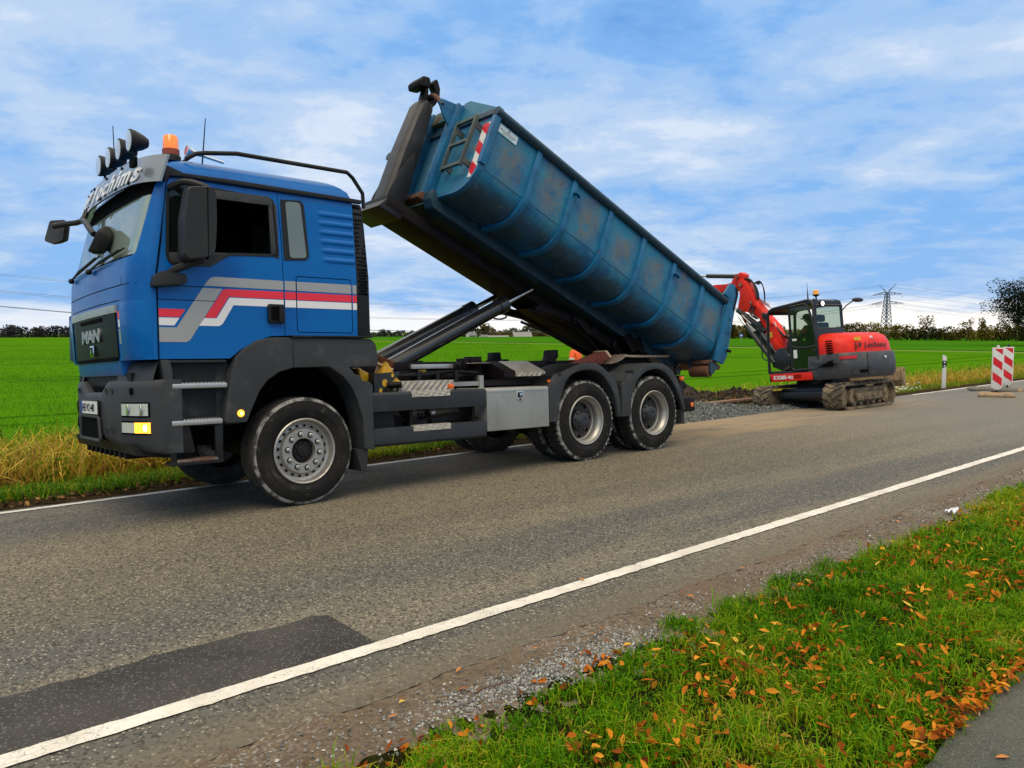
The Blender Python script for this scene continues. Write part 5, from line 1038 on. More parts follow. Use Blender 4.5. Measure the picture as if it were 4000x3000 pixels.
# far side runner feet seen against the sky
mb = MB()
for x in (0.42, 1.16, 1.98): mb.prism([(x - 0.10, -1.22), (x - 0.08, -1.30), (x + 0.06, -1.30), (x + 0.12, -1.22)], 1.62, 1.80)
mb.build('arm_guides', black, T, M=CM, bevel=0.01)
for y, sft in ((0.95, 0.0), (1.58, 0.0)):
    p0, p1 = Vector((1.38, y, 1.27)), Vector((3.88, y, 2.40)); d = (p1 - p0).normalized(); q = p0 + d*((3.37 - 1.38)/d.x)
    if y > 1: q = p0 + d*((3.33 - 1.38)/d.x)
    mb = MB().cyl(p0, q, 0.098, 24); mb.cyl(q - d*0.13, q + d*0.015, 0.110, 24); rm2 = mb.build('ram_cylinder', mat('ram_black', (0.012, 0.013, 0.015), 0.25, coat=0.5, layers=[((0.03, 0.03, 0.03), 3, 0.5, 0.8)]) if 'ram_black' not in bpy.data.materials else bpy.data.materials['ram_black'], T)
    MB().cyl(q, p1, 0.034, 16).build('ram_rod', chrome, rm2)
    if y < 1:
        n_ = Vector((0, 0, -1)); MB().tube([q - d*0.02 + Vector((0, -0.03, -0.12)), q + Vector((-0.02, -0.06, -0.18)), q - d*0.12 + Vector((0, -0.04, -0.16)), q - d*0.22 + Vector((0, -0.02, -0.11))], 0.012, 6, smoothn=4).build('ram_hose', bplas, rm2)
mb = MB(); mb.box(1.2, 1.6, 0.85, 1.65, 1.05, 1.38); mb.build('ram_mount', black, T)

# wheel chocks in their holder, hand brush, broom and shovel: loose things carried on the truck
mb = MB(); mb.prism([(0.985, 1.27), (1.275, 1.285), (1.25, 1.245), (1.02, 1.065), (1.0, 1.075)], 0.30, 0.315); mb.prism([(0.985, 1.27), (1.275, 1.285), (1.25, 1.245), (1.02, 1.065), (1.0, 1.075)], 0.52, 0.535); mb.box(0.94, 1.0, 0.30, 0.535, 1.06, 1.27); 
for cx_, cz_, rr in ((1.075, 1.165, 0.042), (1.175, 1.245, 0.022), (1.02, 1.085, 0.025)): mb.add([(cx_ + rr*math.cos(a)*0.8, 0.2985, cz_ + rr*math.sin(a)) for a in [2*math.pi*i/18 for i in range(18)]], [tuple(range(18))], 1)
ch_h = mb.build('chock_holder', [guard, yellow], T, smooth=0)
def chock(M_, lab):
    mb = MB(); pts = [(0, 0), (0.36, 0), (0.36, 0.03)] + [(0.34 - 0.30*t, 0.035 + 0.17*t**1.4) for t in (0.0, .25, .5, .75, 1.0)] + [(0.0, 0.21)]
    mb.prism(pts, 0, 0.16); 
    for i in range(6): mb.box(0.015 + i*0.05, 0.04 + i*0.05, -0.006, 0.166, 0.0, 0.20 - i*0.03)
    o = mb.build('wheel_chock', yellow, None, bevel=0.006, M=BM @ M_); return tag(o, lab, 'wheel chock')
chock(Matrix.Translation((1.03, 0.33, 1.205)) @ Matrix.Rotation(R(22), 4, 'Y'), 'yellow ribbed wheel chock, the upper one, in the holder under the brown brush')
chock(Matrix.Translation((0.86, 0.42, 1.17)) @ Matrix.Rotation(R(-15), 4, 'Y') @ Matrix.Diagonal((.55, .8, .8, 1)), 'yellow wheel chock half hidden behind the front wing of the truck')
mb = MB(); mb.prism([(1.0, 1.385), (1.22, 1.30), (1.23, 1.32), (1.01, 1.405)], 0.36, 0.46, mat=1)
for i in range(260):
    t = random.random(); x, z = 1.0 + 0.21*t, 1.395 - 0.08*t; y = random.uniform(0.36, 0.46); d = Vector((random.gauss(0.02, 0.02), random.gauss(0, 0.02), 0.085)); mb.tube([(x, y, z), Vector((x, y, z)) + d], 0.0025, 3)
tag(mb.build('hand_brush', [bristle, wood], None, M=BM, smooth=0), 'brown bristled brush lying bristles up on the yellow chocks behind the cab', 'brush')
def pix(*a): return Vector(a)
br = empty('broom', M=BM, label='red-brown bristled broom lying on the rear mudguards with pale wooden handle', cat='broom')
mb = MB(); mb.prism([(4.30, 1.335), (4.90, 1.515), (4.99, 1.43), (4.82, 1.335)], 0.52, 0.74); hd = mb.build('broom_head', bristle2, br, bevel=0.01)
mb = MB(); mb.prism([(4.87, 1.52), (4.92, 1.53), (5.02, 1.44), (4.98, 1.425)], 0.51, 0.75); mb.build('head_board', wood, br, bevel=0.004)
MB().tube([(5.23, 0.62, 1.462), (5.6, 0.64, 1.447), (6.2, 0.68, 1.447), (6.58, 0.7, 1.452)], 0.019, 10).build('broom_handle', wood, br)
sh = empty('shovel', M=BM, label='worn flat steel shovel lying blade forward on the rear mudguards beside broom', cat='shovel')
MB().prism([(4.86, 1.345), (5.02, 1.375), (5.13, 1.42), (5.21, 1.475), (5.24, 1.465), (5.15, 1.40), (5.03, 1.36), (4.87, 1.335)], 0.42, 0.66).build('shovel_blade', mat('worn_steel', (0.34, 0.27, 0.20), 0.5, metal=0.4, layers=[((0.20, 0.12, 0.07), 6, 0.4, 0.7)]), sh, smooth=20)
MB().tube([(5.20, 0.56, 1.462), (5.29, 0.57, 1.462)], 0.024, 10).build('shovel_socket', black, sh)
# ------------------------------------------------------------------ roll-off container on the hook
cpm, nt, b = nodes_of('worn_blue_container'); v = coords(nt)
big = noise(nt, coords(nt, (1, 1, 1)), 2.3, 5, 0.6); med = noise(nt, v, 7, 6, 0.65); sml = noise(nt, v, 24, 6, 0.7); strk = noise(nt, coords(nt, (1.6, 1.6, 0.5)), 5, 5, 0.6); tiny = noise(nt, v, 60, 5, 0.7)
c = nmix(nt, smooth(nt, big, 0.35, 0.62), (0.002, 0.085, 0.21, 1), (0.006, 0.17, 0.30, 1))
c = nmix(nt, nmath(nt, 'MULTIPLY', smooth(nt, strk, 0.48, 0.66), 0.55), c, (0.025, 0.19, 0.27, 1))
s3 = N(nt, 'ShaderNodeSeparateXYZ'); nt.links.new(v, s3.inputs[0])
# scuffed, sun-bleached middle of each bay between the ribs (ribs every 0.745 m), and bottom grime with painted shade
ph = nmath(nt, 'ABSOLUTE', nmath(nt, 'SUBTRACT', nmath(nt, 'FRACT', nmath(nt, 'DIVIDE', nmath(nt, 'SUBTRACT', s3.outputs[0], 0.03), 0.738)), 0.5))
bay = nmath(nt, 'SUBTRACT', 1.0, smooth(nt, nmath(nt, 'ADD', ph, nmath(nt, 'MULTIPLY', nmath(nt, 'SUBTRACT', med, 0.5), 0.9)), 0.12, 0.42))
bz = nmath(nt, 'SUBTRACT', 1.0, smooth(nt, nmath(nt, 'ABSOLUTE', nmath(nt, 'ADD', nmath(nt, 'ADD', s3.outputs[2], 0.46), nmath(nt, 'MULTIPLY', nmath(nt, 'SUBTRACT', big, 0.5), 0.9))), 0.12, 0.42))
scuff = nmath(nt, 'MULTIPLY', nmath(nt, 'MULTIPLY', bay, bz), smooth(nt, med, 0.30, 0.58))
c = nmix(nt, nmath(nt, 'MULTIPLY', scuff, 0.72), c, nmix(nt, smooth(nt, strk, 0.4, 0.6), (0.135, 0.15, 0.135, 1), (0.15, 0.12, 0.075, 1)))
c = nmix(nt, nmath(nt, 'MULTIPLY', smooth(nt, sml, 0.61, 0.66), 0.5), c, (0.10, 0.22, 0.25, 1))
c = nmix(nt, nmath(nt, 'MULTIPLY', nmath(nt, 'MULTIPLY', smooth(nt, sml, 0.565, 0.62), smooth(nt, noise(nt, coords(nt, loc=(4, 2, 1)), 2.7, 5), 0.47, 0.62)), 0.85), c, (0.11, 0.042, 0.015, 1))
under = nmath(nt, 'SUBTRACT', 1.0, smooth(nt, nmath(nt, 'ADD', s3.outputs[2], nmath(nt, 'MULTIPLY', med, 0.28)), -0.86, -0.70))  # dark bottom mask: grime plus underside shade put into the paint colour
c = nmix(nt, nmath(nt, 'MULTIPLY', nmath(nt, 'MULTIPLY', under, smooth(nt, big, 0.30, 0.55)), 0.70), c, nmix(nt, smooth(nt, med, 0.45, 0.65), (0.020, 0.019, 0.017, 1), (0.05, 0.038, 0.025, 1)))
scr = noise(nt, coords(nt, (0.5, 1, 4.0), rot=(0, R(20), 0)), 9, 3, 0.5); sc2 = noise(nt, coords(nt, (4.0, 1, 0.6), rot=(0, R(-12), 0)), 8, 3, 0.5)
line = nmath(nt, 'MAXIMUM', nmath(nt, 'SUBTRACT', 1.0, smooth(nt, nmath(nt, 'ABSOLUTE', nmath(nt, 'SUBTRACT', scr, 0.62)), 0.002, 0.006)), nmath(nt, 'SUBTRACT', 1.0, smooth(nt, nmath(nt, 'ABSOLUTE', nmath(nt, 'SUBTRACT', sc2, 0.64)), 0.002, 0.005)))
c = nmix(nt, nmath(nt, 'MULTIPLY', nmath(nt, 'MULTIPLY', line, smooth(nt, med, 0.45, 0.6)), 0.7), c, (0.16, 0.30, 0.34, 1))
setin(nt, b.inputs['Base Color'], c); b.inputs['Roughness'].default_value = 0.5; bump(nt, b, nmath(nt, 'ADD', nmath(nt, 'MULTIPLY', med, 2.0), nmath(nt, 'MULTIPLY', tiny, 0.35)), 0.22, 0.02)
crib = mat('blue_rib_paint', (0.006, 0.13, 0.27), 0.45, layers=[((0.003, 0.075, 0.18), 4, 0.42, 0.7), ((0.05, 0.17, 0.23), 12, 0.56, 0.75), ((0.12, 0.045, 0.018), 16, 0.63, 0.7)], bmp=(0.1, 30, 0.01))
crail = mat('dark_rail_paint', (0.010, 0.040, 0.066), 0.5, layers=[((0.05, 0.10, 0.12), 9, 0.58, 0.75), ((0.10, 0.04, 0.015), 6, 0.64, 0.72)])
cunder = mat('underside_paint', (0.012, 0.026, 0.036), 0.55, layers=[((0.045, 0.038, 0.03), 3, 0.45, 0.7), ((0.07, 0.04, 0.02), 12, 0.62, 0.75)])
cfront = mat('front_wall_paint', (0.008, 0.13, 0.23), 0.5, layers=[((0.022, 0.20, 0.27), 2.2, 0.45, 0.68), ((0.12, 0.16, 0.12), 3.5, 0.56, 0.74), ((0.17, 0.075, 0.02), 2.6, 0.60, 0.70), ((0.13, 0.04, 0.018), 13, 0.62, 0.70)], bmp=(0.15, 12, 0.02))
rust = mat('rusted_steel', (0.12, 0.05, 0.025), 0.8, layers=[((0.05, 0.022, 0.012), 7, 0.45, 0.7), ((0.16, 0.13, 0.10), 4, 0.58, 0.75)], bmp=(0.2, 40, 0.005))
cont = empty('roll_off_container', M=BM @ CM, label='worn blue ribbed roll-off skip container tilted up on the hook arm of the truck', cat='container')
def section(off=0.0, y0=0.075, n=8, ymax=None, r=0.33):
    """outside of the near side: top of wall, down, round the bend, floor"""
    pts = [(y0 - off, -0.06), (y0 - off, -0.4), (y0 - off, -1.07 + r)]
    for i in range(1, n + 1):
        t = math.pi/2*i/n; pts.append((y0 + r - (r + off)*math.cos(t), -1.07 + r - (r + off)*math.sin(t)))
    if ymax: pts.append((ymax, -1.07 - off))
    return pts
so = section(); prof = so + [(2.5 - y, z) for y, z in reversed(so)]; si = section(-0.012); pin = si + [(2.5 - y, z) for y, z in reversed(si)]
mb = MB()
xsr = [0.05 + (5.10 - 0.05)*i/20 for i in range(21)]
mb.loft([[(x, y, z) for y, z in prof] + [(x, y, z) for y, z in reversed(pin)] for x in xsr])
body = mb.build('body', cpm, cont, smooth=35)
for s in (0, 1):
    for xr in (0.774, 1.46, 2.21, 2.965, 3.71, 4.45):
        a, c_ = section(-0.002, ymax=0.73), section(0.048, ymax=0.73); w = 0.042; sec_ = [(0.075, -0.10)] + a[1:]; sec2 = [(0.045, -0.10)] + c_[1:]
        f = (lambda y: y) if s == 0 else (lambda y: 2.5 - y)
        mb = MB().loft([[(xr - w, f(p[0]), p[1]), (xr + w, f(p[0]), p[1]), (xr + w, f(q[0]), q[1]), (xr - w, f(q[0]), q[1])] for p, q in zip(sec_, sec2)])
        ribo = mb.build('rib', crib, cont, bevel=0.004, smooth=35)
        if s == 0 and abs(xr - 1.46) < .01 or s == 0 and abs(xr - 3.71) < .01:
            MB().prism([(0.0, 0.0), (0.10, 0.0), (0.09, -0.045), (0.07, -0.02), (0.0, -0.02)], -0.03, 0.03, M=Matrix.Translation((xr - 0.01, 0.0, -0.27))).build('tarp_hook', crib, ribo)
    yc = 0.055 if s == 0 else 2.445
    MB().tube([(-0.02, yc, -0.048), (5.09, yc, -0.048)], 0.058, 14).build('top_rail', crail, cont, bevel=0)
    y0, y1 = (0.72, 0.90) if s == 0 else (1.60, 1.78)
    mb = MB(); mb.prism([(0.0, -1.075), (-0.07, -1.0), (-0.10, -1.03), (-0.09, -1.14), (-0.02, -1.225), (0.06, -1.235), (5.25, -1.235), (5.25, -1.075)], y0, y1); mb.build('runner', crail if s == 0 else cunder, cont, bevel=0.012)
# thin weld seam along the bend
MB().box(0.1, 5.08, 0.0715, 0.078, -0.778, -0.774).build('weld_seam', mat('weld', (0.07, 0.19, 0.25), 0.5), cont, smooth=0)
# front wall
fw_ = [(0.075, -0.06), (0.085, 0.045), (0.82, 0.385), (0.93, 0.385), (0.96, 0.315), (1.54, 0.315), (1.57, 0.385), (1.68, 0.385), (2.415, 0.045), (2.425, -0.06)]
fl_ = [(y, z) for y, z in so[1:]]; outl = fw_ + [(2.5 - y, z) for y, z in fl_] + list(reversed(fl_))
MB().prism(outl, 0.035, 0.055, 'x').build('front_wall', cfront, cont, smooth=0)
mb = MB(); ring = section(0.012); mb.loft([[(x, y, z) for x, y, z in ((-0.005, p[0], p[1]), (0.06, p[0], p[1]), (0.06, q[0], q[1]), (-0.005, q[0], q[1]))] for p, q in zip(section(0.014, ymax=0.88), section(-0.022, ymax=0.88))]); mb.build('edge_flange', crib, cont, smooth=35)
mb = MB(); mb.prism([(0.03, 0.02), (0.03, -0.75), (0.10, -0.75), (0.10, 0.02)], -0.02, 0.07, 'x'); mb.build('corner_post', crib, cont, bevel=0.008)
mb = MB().prism([(0.0, 0.03), (0.05, 0.055), (0.30, 0.02), (0.30, -0.04), (0.0, -0.04)], 0.085, 2.415); hd = mb.build('front_top_beam', crail, cont, smooth=0)
mb = MB(); mb.loft([[(0.05, 0.085, 0.045), (0.05, 0.82, 0.385)], [(0.45, 0.085, -0.0), (0.25, 0.82, 0.37)]], False, False); mb.loft([[(0.05, 2.415, 0.045), (0.05, 1.68, 0.385)], [(0.45, 2.415, 0.0), (0.25, 1.68, 0.37)]], False, False); mb.loft([[(0.05, 0.82, 0.385), (0.05, 1.68, 0.385)], [(0.25, 0.82, 0.37), (0.25, 1.68, 0.37)]], False, False); mb.build('front_hood', crib, cont, smooth=0)
for y0 in (0.90, 1.45):
    MB().box(-0.075, 0.036, y0, y0 + 0.15, -1.09, 0.31).build('upright', crib, cont, bevel=0.006)
    MB().prism([(-0.06, 0.305), (-0.29, 0.235), (-0.31, 0.17), (-0.20, 0.06), (-0.06, -0.04)], y0 + 0.05, y0 + 0.075).build('gusset', crib, cont, smooth=0)
MB().tube([(-0.255, 0.955, 0.16), (-0.285, 1.05, 0.26), (-0.30, 1.16, 0.335), (-0.302, 1.25, 0.355), (-0.30, 1.34, 0.335), (-0.285, 1.45, 0.26), (-0.255, 1.545, 0.16)], 0.033, 12, smoothn=4).build('hook_bar', rust, cont)
MB().box(-0.045, 0.035, 1.05, 1.45, 0.135, 0.316).build('cross_beam', mat('rusty_beam', (0.16, 0.18, 0.13), 0.7, layers=[((0.05, 0.16, 0.18), 2.5, 0.45, 0.6), ((0.13, 0.05, 0.015), 4, 0.5, 0.62)]), cont, bevel=0.004)
mb = MB().prism([(-0.03, -1.02), (-0.12, -1.02), (-0.16, -1.07), (-0.16, -1.12), (-0.03, -1.12)], 0.92, 1.58); mb.build('lower_beam', rust, cont, bevel=0.004)
# ladder
lad = mat('ladder_paint', (0.045, 0.075, 0.075), 0.55, layers=[((0.10, 0.11, 0.09), 6, 0.45, 0.7), ((0.09, 0.04, 0.02), 14, 0.6, 0.72)])
for y in (0.695, 0.325): MB().box(-0.115, -0.06, y - 0.012, y + 0.012, -0.775, -0.065).build('ladder_rail', lad, cont, bevel=0.002)
for z in (-0.10, -0.42, -0.74): MB().box(-0.11, -0.075, 0.337, 0.683, z - 0.022, z + 0.022).build('rung', lad, cont, bevel=0.002)
for y in (0.695, 0.325):
    for z in (-0.20, -0.70): MB().prism([(-0.07, z + 0.05), (0.036, z + 0.035), (0.036, z - 0.035), (-0.07, z - 0.03)], y - 0.02, y + 0.004).build('ladder_bracket', lad, cont, smooth=0)
# red and white hazard board and owner's plate, sprayed marks
hz = MB(); zz0, zz1 = -0.885, -0.125
hz.prism([(0.115, zz0), (0.275, zz0), (0.305, zz1), (0.155, zz1)], 0.028, 0.0345, 'x')
def yl(z): t = (z - zz0)/(zz1 - zz0); return 0.115 + 0.04*t, 0.275 + 0.03*t
def clipz(pts, lo, hi):
    for lim, sg_ in ((lo, 1), (hi, -1)):
        out = []
        for i in range(len(pts)):
            a, b_ = pts[i - 1], pts[i]; ka, kb = (a[1] - lim)*sg_ >= 0, (b_[1] - lim)*sg_ >= 0
            if ka != kb: t = (lim - a[1])/(b_[1] - a[1]); out.append((a[0] + (b_[0] - a[0])*t, lim))
            if kb: out.append(b_)
        pts = out
        if len(pts) < 3: return []
    return pts
for k in range(5):      # red bands fall from the far edge to the near edge
    a0 = zz1 + 0.075 - k*0.30
    P_ = clipz([(0.275 + 0.03*((a0 - zz0)/(zz1 - zz0)), a0), (0.275 + 0.03*((a0 - zz0)/(zz1 - zz0)), a0 - 0.15), (0.115 + 0.04*((a0 - .13 - zz0)/(zz1 - zz0)), a0 - 0.28), (0.115 + 0.04*((a0 - .13 - zz0)/(zz1 - zz0)), a0 - 0.13)], zz0, zz1)
    if P_: hz.sheet(P_, 0.0265, 'x', mat=1)
hzr = mat('hazard_red', (0.62, 0.01, 0.03), 0.4); hzw = mat('hazard_white', (0.72, 0.70, 0.64), 0.45, layers=[((0.5, 0.47, 0.4), 6, 0.5, 0.75)])
hz.build('hazard_board', [hzw, hzr], cont, smooth=0)
mb = MB(); mb.prism([(2.33, zz0), (2.20, zz0), (2.18, zz1), (2.33, zz1)], 0.028, 0.0345, 'x'); mb.sheet([(2.32, -0.5), (2.21, -0.6), (2.21, -0.4), (2.32, -0.3)], 0.0265, 'x', mat=1); mb.build('hazard_board', [hzw, hzr], cont, smooth=0)
op = MB().box(0.10, 0.405, 0.066, 0.0745, -0.252, -0.135).build('owner_plate', mat('plate_white', (0.66, 0.74, 0.76), 0.35), cont, smooth=0)
mb = MB(); tm = [0.25 + 0.016*math.cos(a) for a in [2*math.pi*i/14 for i in range(14)]]
mb.add([(0.255 + 0.017*math.cos(2*math.pi*i/14), 0.0652, -0.163 + 0.017*math.sin(2*math.pi*i/14)) for i in range(14)] + [(0.255 + 0.009*math.cos(2*math.pi*i/14), 0.0652, -0.163 + 0.009*math.sin(2*math.pi*i/14)) for i in range(14)], [(i, (i + 1) % 14, 14 + (i + 1) % 14, 14 + i) for i in range(12)])
mb.build('emblem', gap, op, smooth=0)
mb = MB()
for k, (x0, x1) in enumerate(((0.125, 0.385), (0.15, 0.36), (0.17, 0.34))):
    x = x0
    while x < x1: w_ = random.uniform(0.008, 0.018); mb.box(x, min(x1, x + w_), 0.0645, 0.066, -0.196 - k*0.017, -0.188 - k*0.017 if k == 0 else -0.191 - k*0.017); x += w_ + 0.006
mb.build('small_print', gap, op, smooth=0)
MB().box(0.10, 0.405, 0.065, 0.0662, -0.252, -0.242).build('plate_band', mat('turquoise', (0.05, 0.42, 0.45), 0.4), op, smooth=0)
pink = mat('sprayed_pink', (0.50, 0.02, 0.22), 0.6)
text_mesh('2', 0.11, pink, 'sprayed_number', cont, frame((0.0335, 0.345, -0.06), (0, -1, 0), (0, 0.12, 1)), 0.0005, bold=0.002); text_mesh('14', 0.09, pink, 'sprayed_number', cont, frame((0.0335, 0.56, -0.19), (0, -1, 0), (0, 0.12, 1)), 0.0005, bold=0.002)
# rear frame, tailgate and rollers
for s in (0, 1):
    y0, y1 = (0.0, 0.045) if s == 0 else (2.455, 2.5)
    ep = MB().prism([(5.08, -1.06), (5.08, -0.09), (5.07, 0.0), (4.94, 0.012), (5.035, 0.235), (5.10, 0.262), (5.145, 0.268), (5.245, 0.212), (5.29, 0.185), (5.288, -0.08), (5.365, -0.88), (5.315, -1.035)], y0, y1).build('end_plate', crib, cont, bevel=0.006)
    MB().prism([(5.17, 0.235), (5.20, 0.245), (5.27, 0.17), (5.27, -0.13), (5.235, -0.13), (5.235, 0.13)], y0 - 0.012 if s == 0 else y1, y0 if s == 0 else y1 + 0.012).build('hinge_strap', black, ep, smooth=0)
    for z in (-0.3, -0.52, -0.72): MB().lathe([(0, 0), (0.018, 0), (0.018, 0.012)], (5.22 + (0.05 if z < -.5 else 0), y0 - 0.008 if s == 0 else y1 + 0.008, z), (0, 1, 0), 8).build('bolt', crail, ep)
MB().tube([(5.30, -0.02, -0.80), (5.36, -0.05, -0.80)], 0.025, 8).build('latch_pin', black, cont)
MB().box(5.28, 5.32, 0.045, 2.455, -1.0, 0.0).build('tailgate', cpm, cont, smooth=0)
MB().box(5.08, 5.33, 0.05, 2.45, -1.12, -1.055).build('rear_sill', rust, cont, bevel=0.006)
for y0 in (0.06, 2.09):
    ro = MB().lathe([(0, 0), (0.05, 0.0), (0.055, 0.006), (0.078, 0.006), (0.088, 0.014), (0.088, 0.346), (0.078, 0.35), (0, 0.35)], (5.12, y0, -1.235), (0, 1, 0), 28).build('roller', rust, cont)
    yb = y0 - 0.028 if y0 < 1 else y0 + 0.352
    for yb in (y0 - 0.028, y0 + 0.352): MB().prism([(5.02, -1.10), (5.26, -1.10), (5.20, -1.20), (5.155, -1.265), (5.12, -1.28), (5.08, -1.25)], yb, yb + 0.024).build('roller_bracket', crail, ro, smooth=0)
# loose earth filling the container to below its rim
mb = MB(); rows = []
for i in range(21):
    x = 0.1 + 4.9*i/20; rows.append([(x, 0.10 + 2.3*j/12, -0.55 + 0.35*(i/20) + random.gauss(0, 0.03) - 0.15*abs(j - 6)/6) for j in range(13)])
mb.loft(rows, False, False); es = mb.build('soil_load', mat('dark_soil', (0.035, 0.022, 0.012), 0.95, layers=[((0.07, 0.045, 0.025), 6, 0.45, 0.7)], bmp=(0.8, 20, 0.05)), None, M=BM @ CM, smooth=0)
tag(es, 'heap of dark soil lying inside the raised blue skip container', 'soil')
# ------------------------------------------------------------------ excavator
eroll = R(5.5)
MM = Matrix(((1, 0, 0), (0, math.cos(eroll), math.sin(eroll)), (0, -math.sin(eroll), math.cos(eroll)))).to_4x4()
EO = Matrix.Translation((14.45, 2.15, -0.16)) @ MM
exc = empty('excavator', M=EO, label='red and dark grey rubber-tracked excavator digging beside the road behind container', cat='excavator')
ered = mat('excavator_red', (0.78, 0.025, 0.010), 0.42, spec=0.2, coat=0.05, layers=[((0.48, 0.018, 0.012), 2.5, 0.45, 0.75), ((0.40, 0.12, 0.08), 14, 0.66, 0.8)], rvar=0.1)
eblk = mat('excavator_black', (0.012, 0.013, 0.014), 0.4, layers=[((0.03, 0.03, 0.03), 4, 0.5, 0.8)]); egry = mat('counterweight_grey', (0.045, 0.049, 0.055), 0.55, layers=[((0.085, 0.08, 0.07), 4, 0.48, 0.75), ((0.12, 0.10, 0.07), 16, 0.64, 0.78)], bmp=(0.1, 120, 0.004))
etrk = mat('muddy_rubber', (0.085, 0.068, 0.046), 0.9, layers=[((0.23, 0.17, 0.10), 4, 0.40, 0.62), ((0.03, 0.027, 0.024), 9, 0.52, 0.68)], bmp=(0.3, 30, 0.02)); emud = mat('dried_mud', (0.30, 0.215, 0.12), 0.95, layers=[((0.10, 0.072, 0.042), 7, 0.42, 0.65), ((0.045, 0.035, 0.025), 14, 0.58, 0.7)], bmp=(0.5, 25, 0.03))
# undercarriage: track axis along x
def track(yc):
    L0, L1, r = -1.06, 1.06, 0.29; path = []
    for i in range(15): t = math.pi/2 + math.pi*i/14; path.append((L0 + r*math.cos(t), r + 0.01 + r*math.sin(t)))
    for i in range(1, 12): path.append((L0 + (L1 - L0)*i/12, 0.01))
    for i in range(15): t = -math.pi/2 + math.pi*i/14; path.append((L1 + r*math.cos(t), r + 0.01 + r*math.sin(t)))
    for i in range(1, 12): x = L1 - (L1 - L0)*i/12; path.append((x, 0.59 - 0.018*math.sin(math.pi*i/12)))
    n = len(path); w = 0.225; mb = MB(); cx0 = 0
    def inn(p, i):
        a, b_ = Vector(path[i - 1]), Vector(path[(i + 1) % n]); d = (b_ - a).normalized(); return Vector(p) + Vector((-d.y, d.x))*0.05
    rings = []
    for i, p in enumerate(path):
        q = inn(p, i); rings.append([(p[0], yc - w, p[1]), (p[0], yc + w, p[1]), (q.x, yc + w, q.y), (q.x, yc - w, q.y)])
    rings.append(rings[0]); mb.loft(rings, True, False)
    # chevron lugs
    P_ = path + [path[0]]; s_tot = [0.0]
    for i in range(n): s_tot.append(s_tot[-1] + (Vector(P_[i + 1]) - Vector(P_[i])).length)
    def at(s):
        s = s % s_tot[-1]; i = max(k for k in range(n) if s_tot[k] <= s + 1e-9); t = (s - s_tot[i])/max(1e-6, s_tot[i + 1] - s_tot[i]); a, b_ = Vector(P_[i]), Vector(P_[i + 1]); d = (b_ - a).normalized(); return a.lerp(b_, t), Vector((d.y, -d.x))
    nl = 40
    for k in range(nl):
        for sd in (-1, 1):
            rs = []
            for j in range(4):
                f = j/3; s = s_tot[-1]*(k + (0.5 if sd > 0 else 0))/nl + 0.10*f; q, nn = at(s); q2, nn2 = at(s + 0.075); yy = yc + sd*(0.215 - 0.20*f)
                rs.append([(q.x, yy, q.y), (q2.x, yy, q2.y), (q2.x + nn2.x*0.032, yy, q2.y + nn2.y*0.032), (q.x + nn.x*0.032, yy, q.y + nn.y*0.032)])
            mb.loft(rs, True, True)
    tr = mb.build('track', etrk, exc, smooth=25)
    sd = -1 if yc < 0 else 1; yo = yc + sd*0.20; yi = yc - sd*0.18
    mb = MB(); mb.prism([(-0.80, 0.15), (0.86, 0.15), (0.86, 0.42), (0.78, 0.47), (-0.70, 0.47), (-0.82, 0.40)], min(yo, yi) + 0.05, max(yo, yi) - 0.05); mb.prism([(-0.62, 0.19), (0.62, 0.19), (0.66, 0.36), (-0.66, 0.36)], yo - 0.04 if sd < 0 else yo - 0.02, yo + 0.02 if sd < 0 else yo + 0.04); mb.prism([(0.68, 0.17), (0.88, 0.17), (0.88, 0.40), (0.70, 0.40)], yo - 0.03 if sd < 0 else yo - 0.02, yo + 0.02 if sd < 0 else yo + 0.03); mb.build('track_frame', emud, tr, bevel=0.015)
    for xw in (-1.06, 1.06):
        MB().lathe([(0, -0.13), (0.10, -0.13), (0.14, -0.11), (0.225, -0.10), (0.225, 0.10), (0.14, 0.11), (0, 0.13)], (xw, yc, 0.30), (0, 1, 0), 24).build('idler', emud if sd < 0 else etrk, tr)
    for i in range(5): MB().lathe([(0, -0.17), (0.05, -0.17), (0.07, -0.15), (0.07, 0.15), (0.05, 0.17), (0, 0.17)], (-0.62 + i*0.31, yc, 0.125), (0, 1, 0), 14).build('track_roller', etrk, tr)
    return tr
track(-0.875); track(0.875)
mb = MB(); mb.box(-0.75, 0.75, -0.68, 0.68, 0.22, 0.52); mb.prism([(-0.5, 0.5), (0.5, 0.5), (0.42, 0.70), (-0.42, 0.70)], -0.45, 0.45); mb.box(-0.95, -0.7, -0.68, 0.68, 0.28, 0.44); mb.build('undercarriage', eblk, exc, bevel=0.03)
MB().cyl((0, 0, 0.60), (0, 0, 0.74), 0.48, 32).build('slew_ring', eblk, exc)
# dozer blade raised at the far end of the tracks
bl = MB().prism([(1.86, 0.40), (1.92, 0.40), (1.86, 0.55), (1.87, 0.72), (1.96, 0.86), (1.90, 0.87), (1.82, 0.72), (1.80, 0.55)], -1.10, 1.10).build('dozer_blade', emud, exc, bevel=0.008)
for y in (-1.10, 1.08): MB().prism([(1.78, 0.42), (1.96, 0.40), (1.99, 0.86), (1.80, 0.80)], y, y + 0.025).build('side_plate', emud, bl, bevel=0.004)
mb = MB()
for y in (-0.45, 0.39): mb.prism([(0.7, 0.30), (1.85, 0.50), (1.85, 0.62), (0.7, 0.44)], y, y + 0.07)
mb.build('blade_arm', emud, exc)
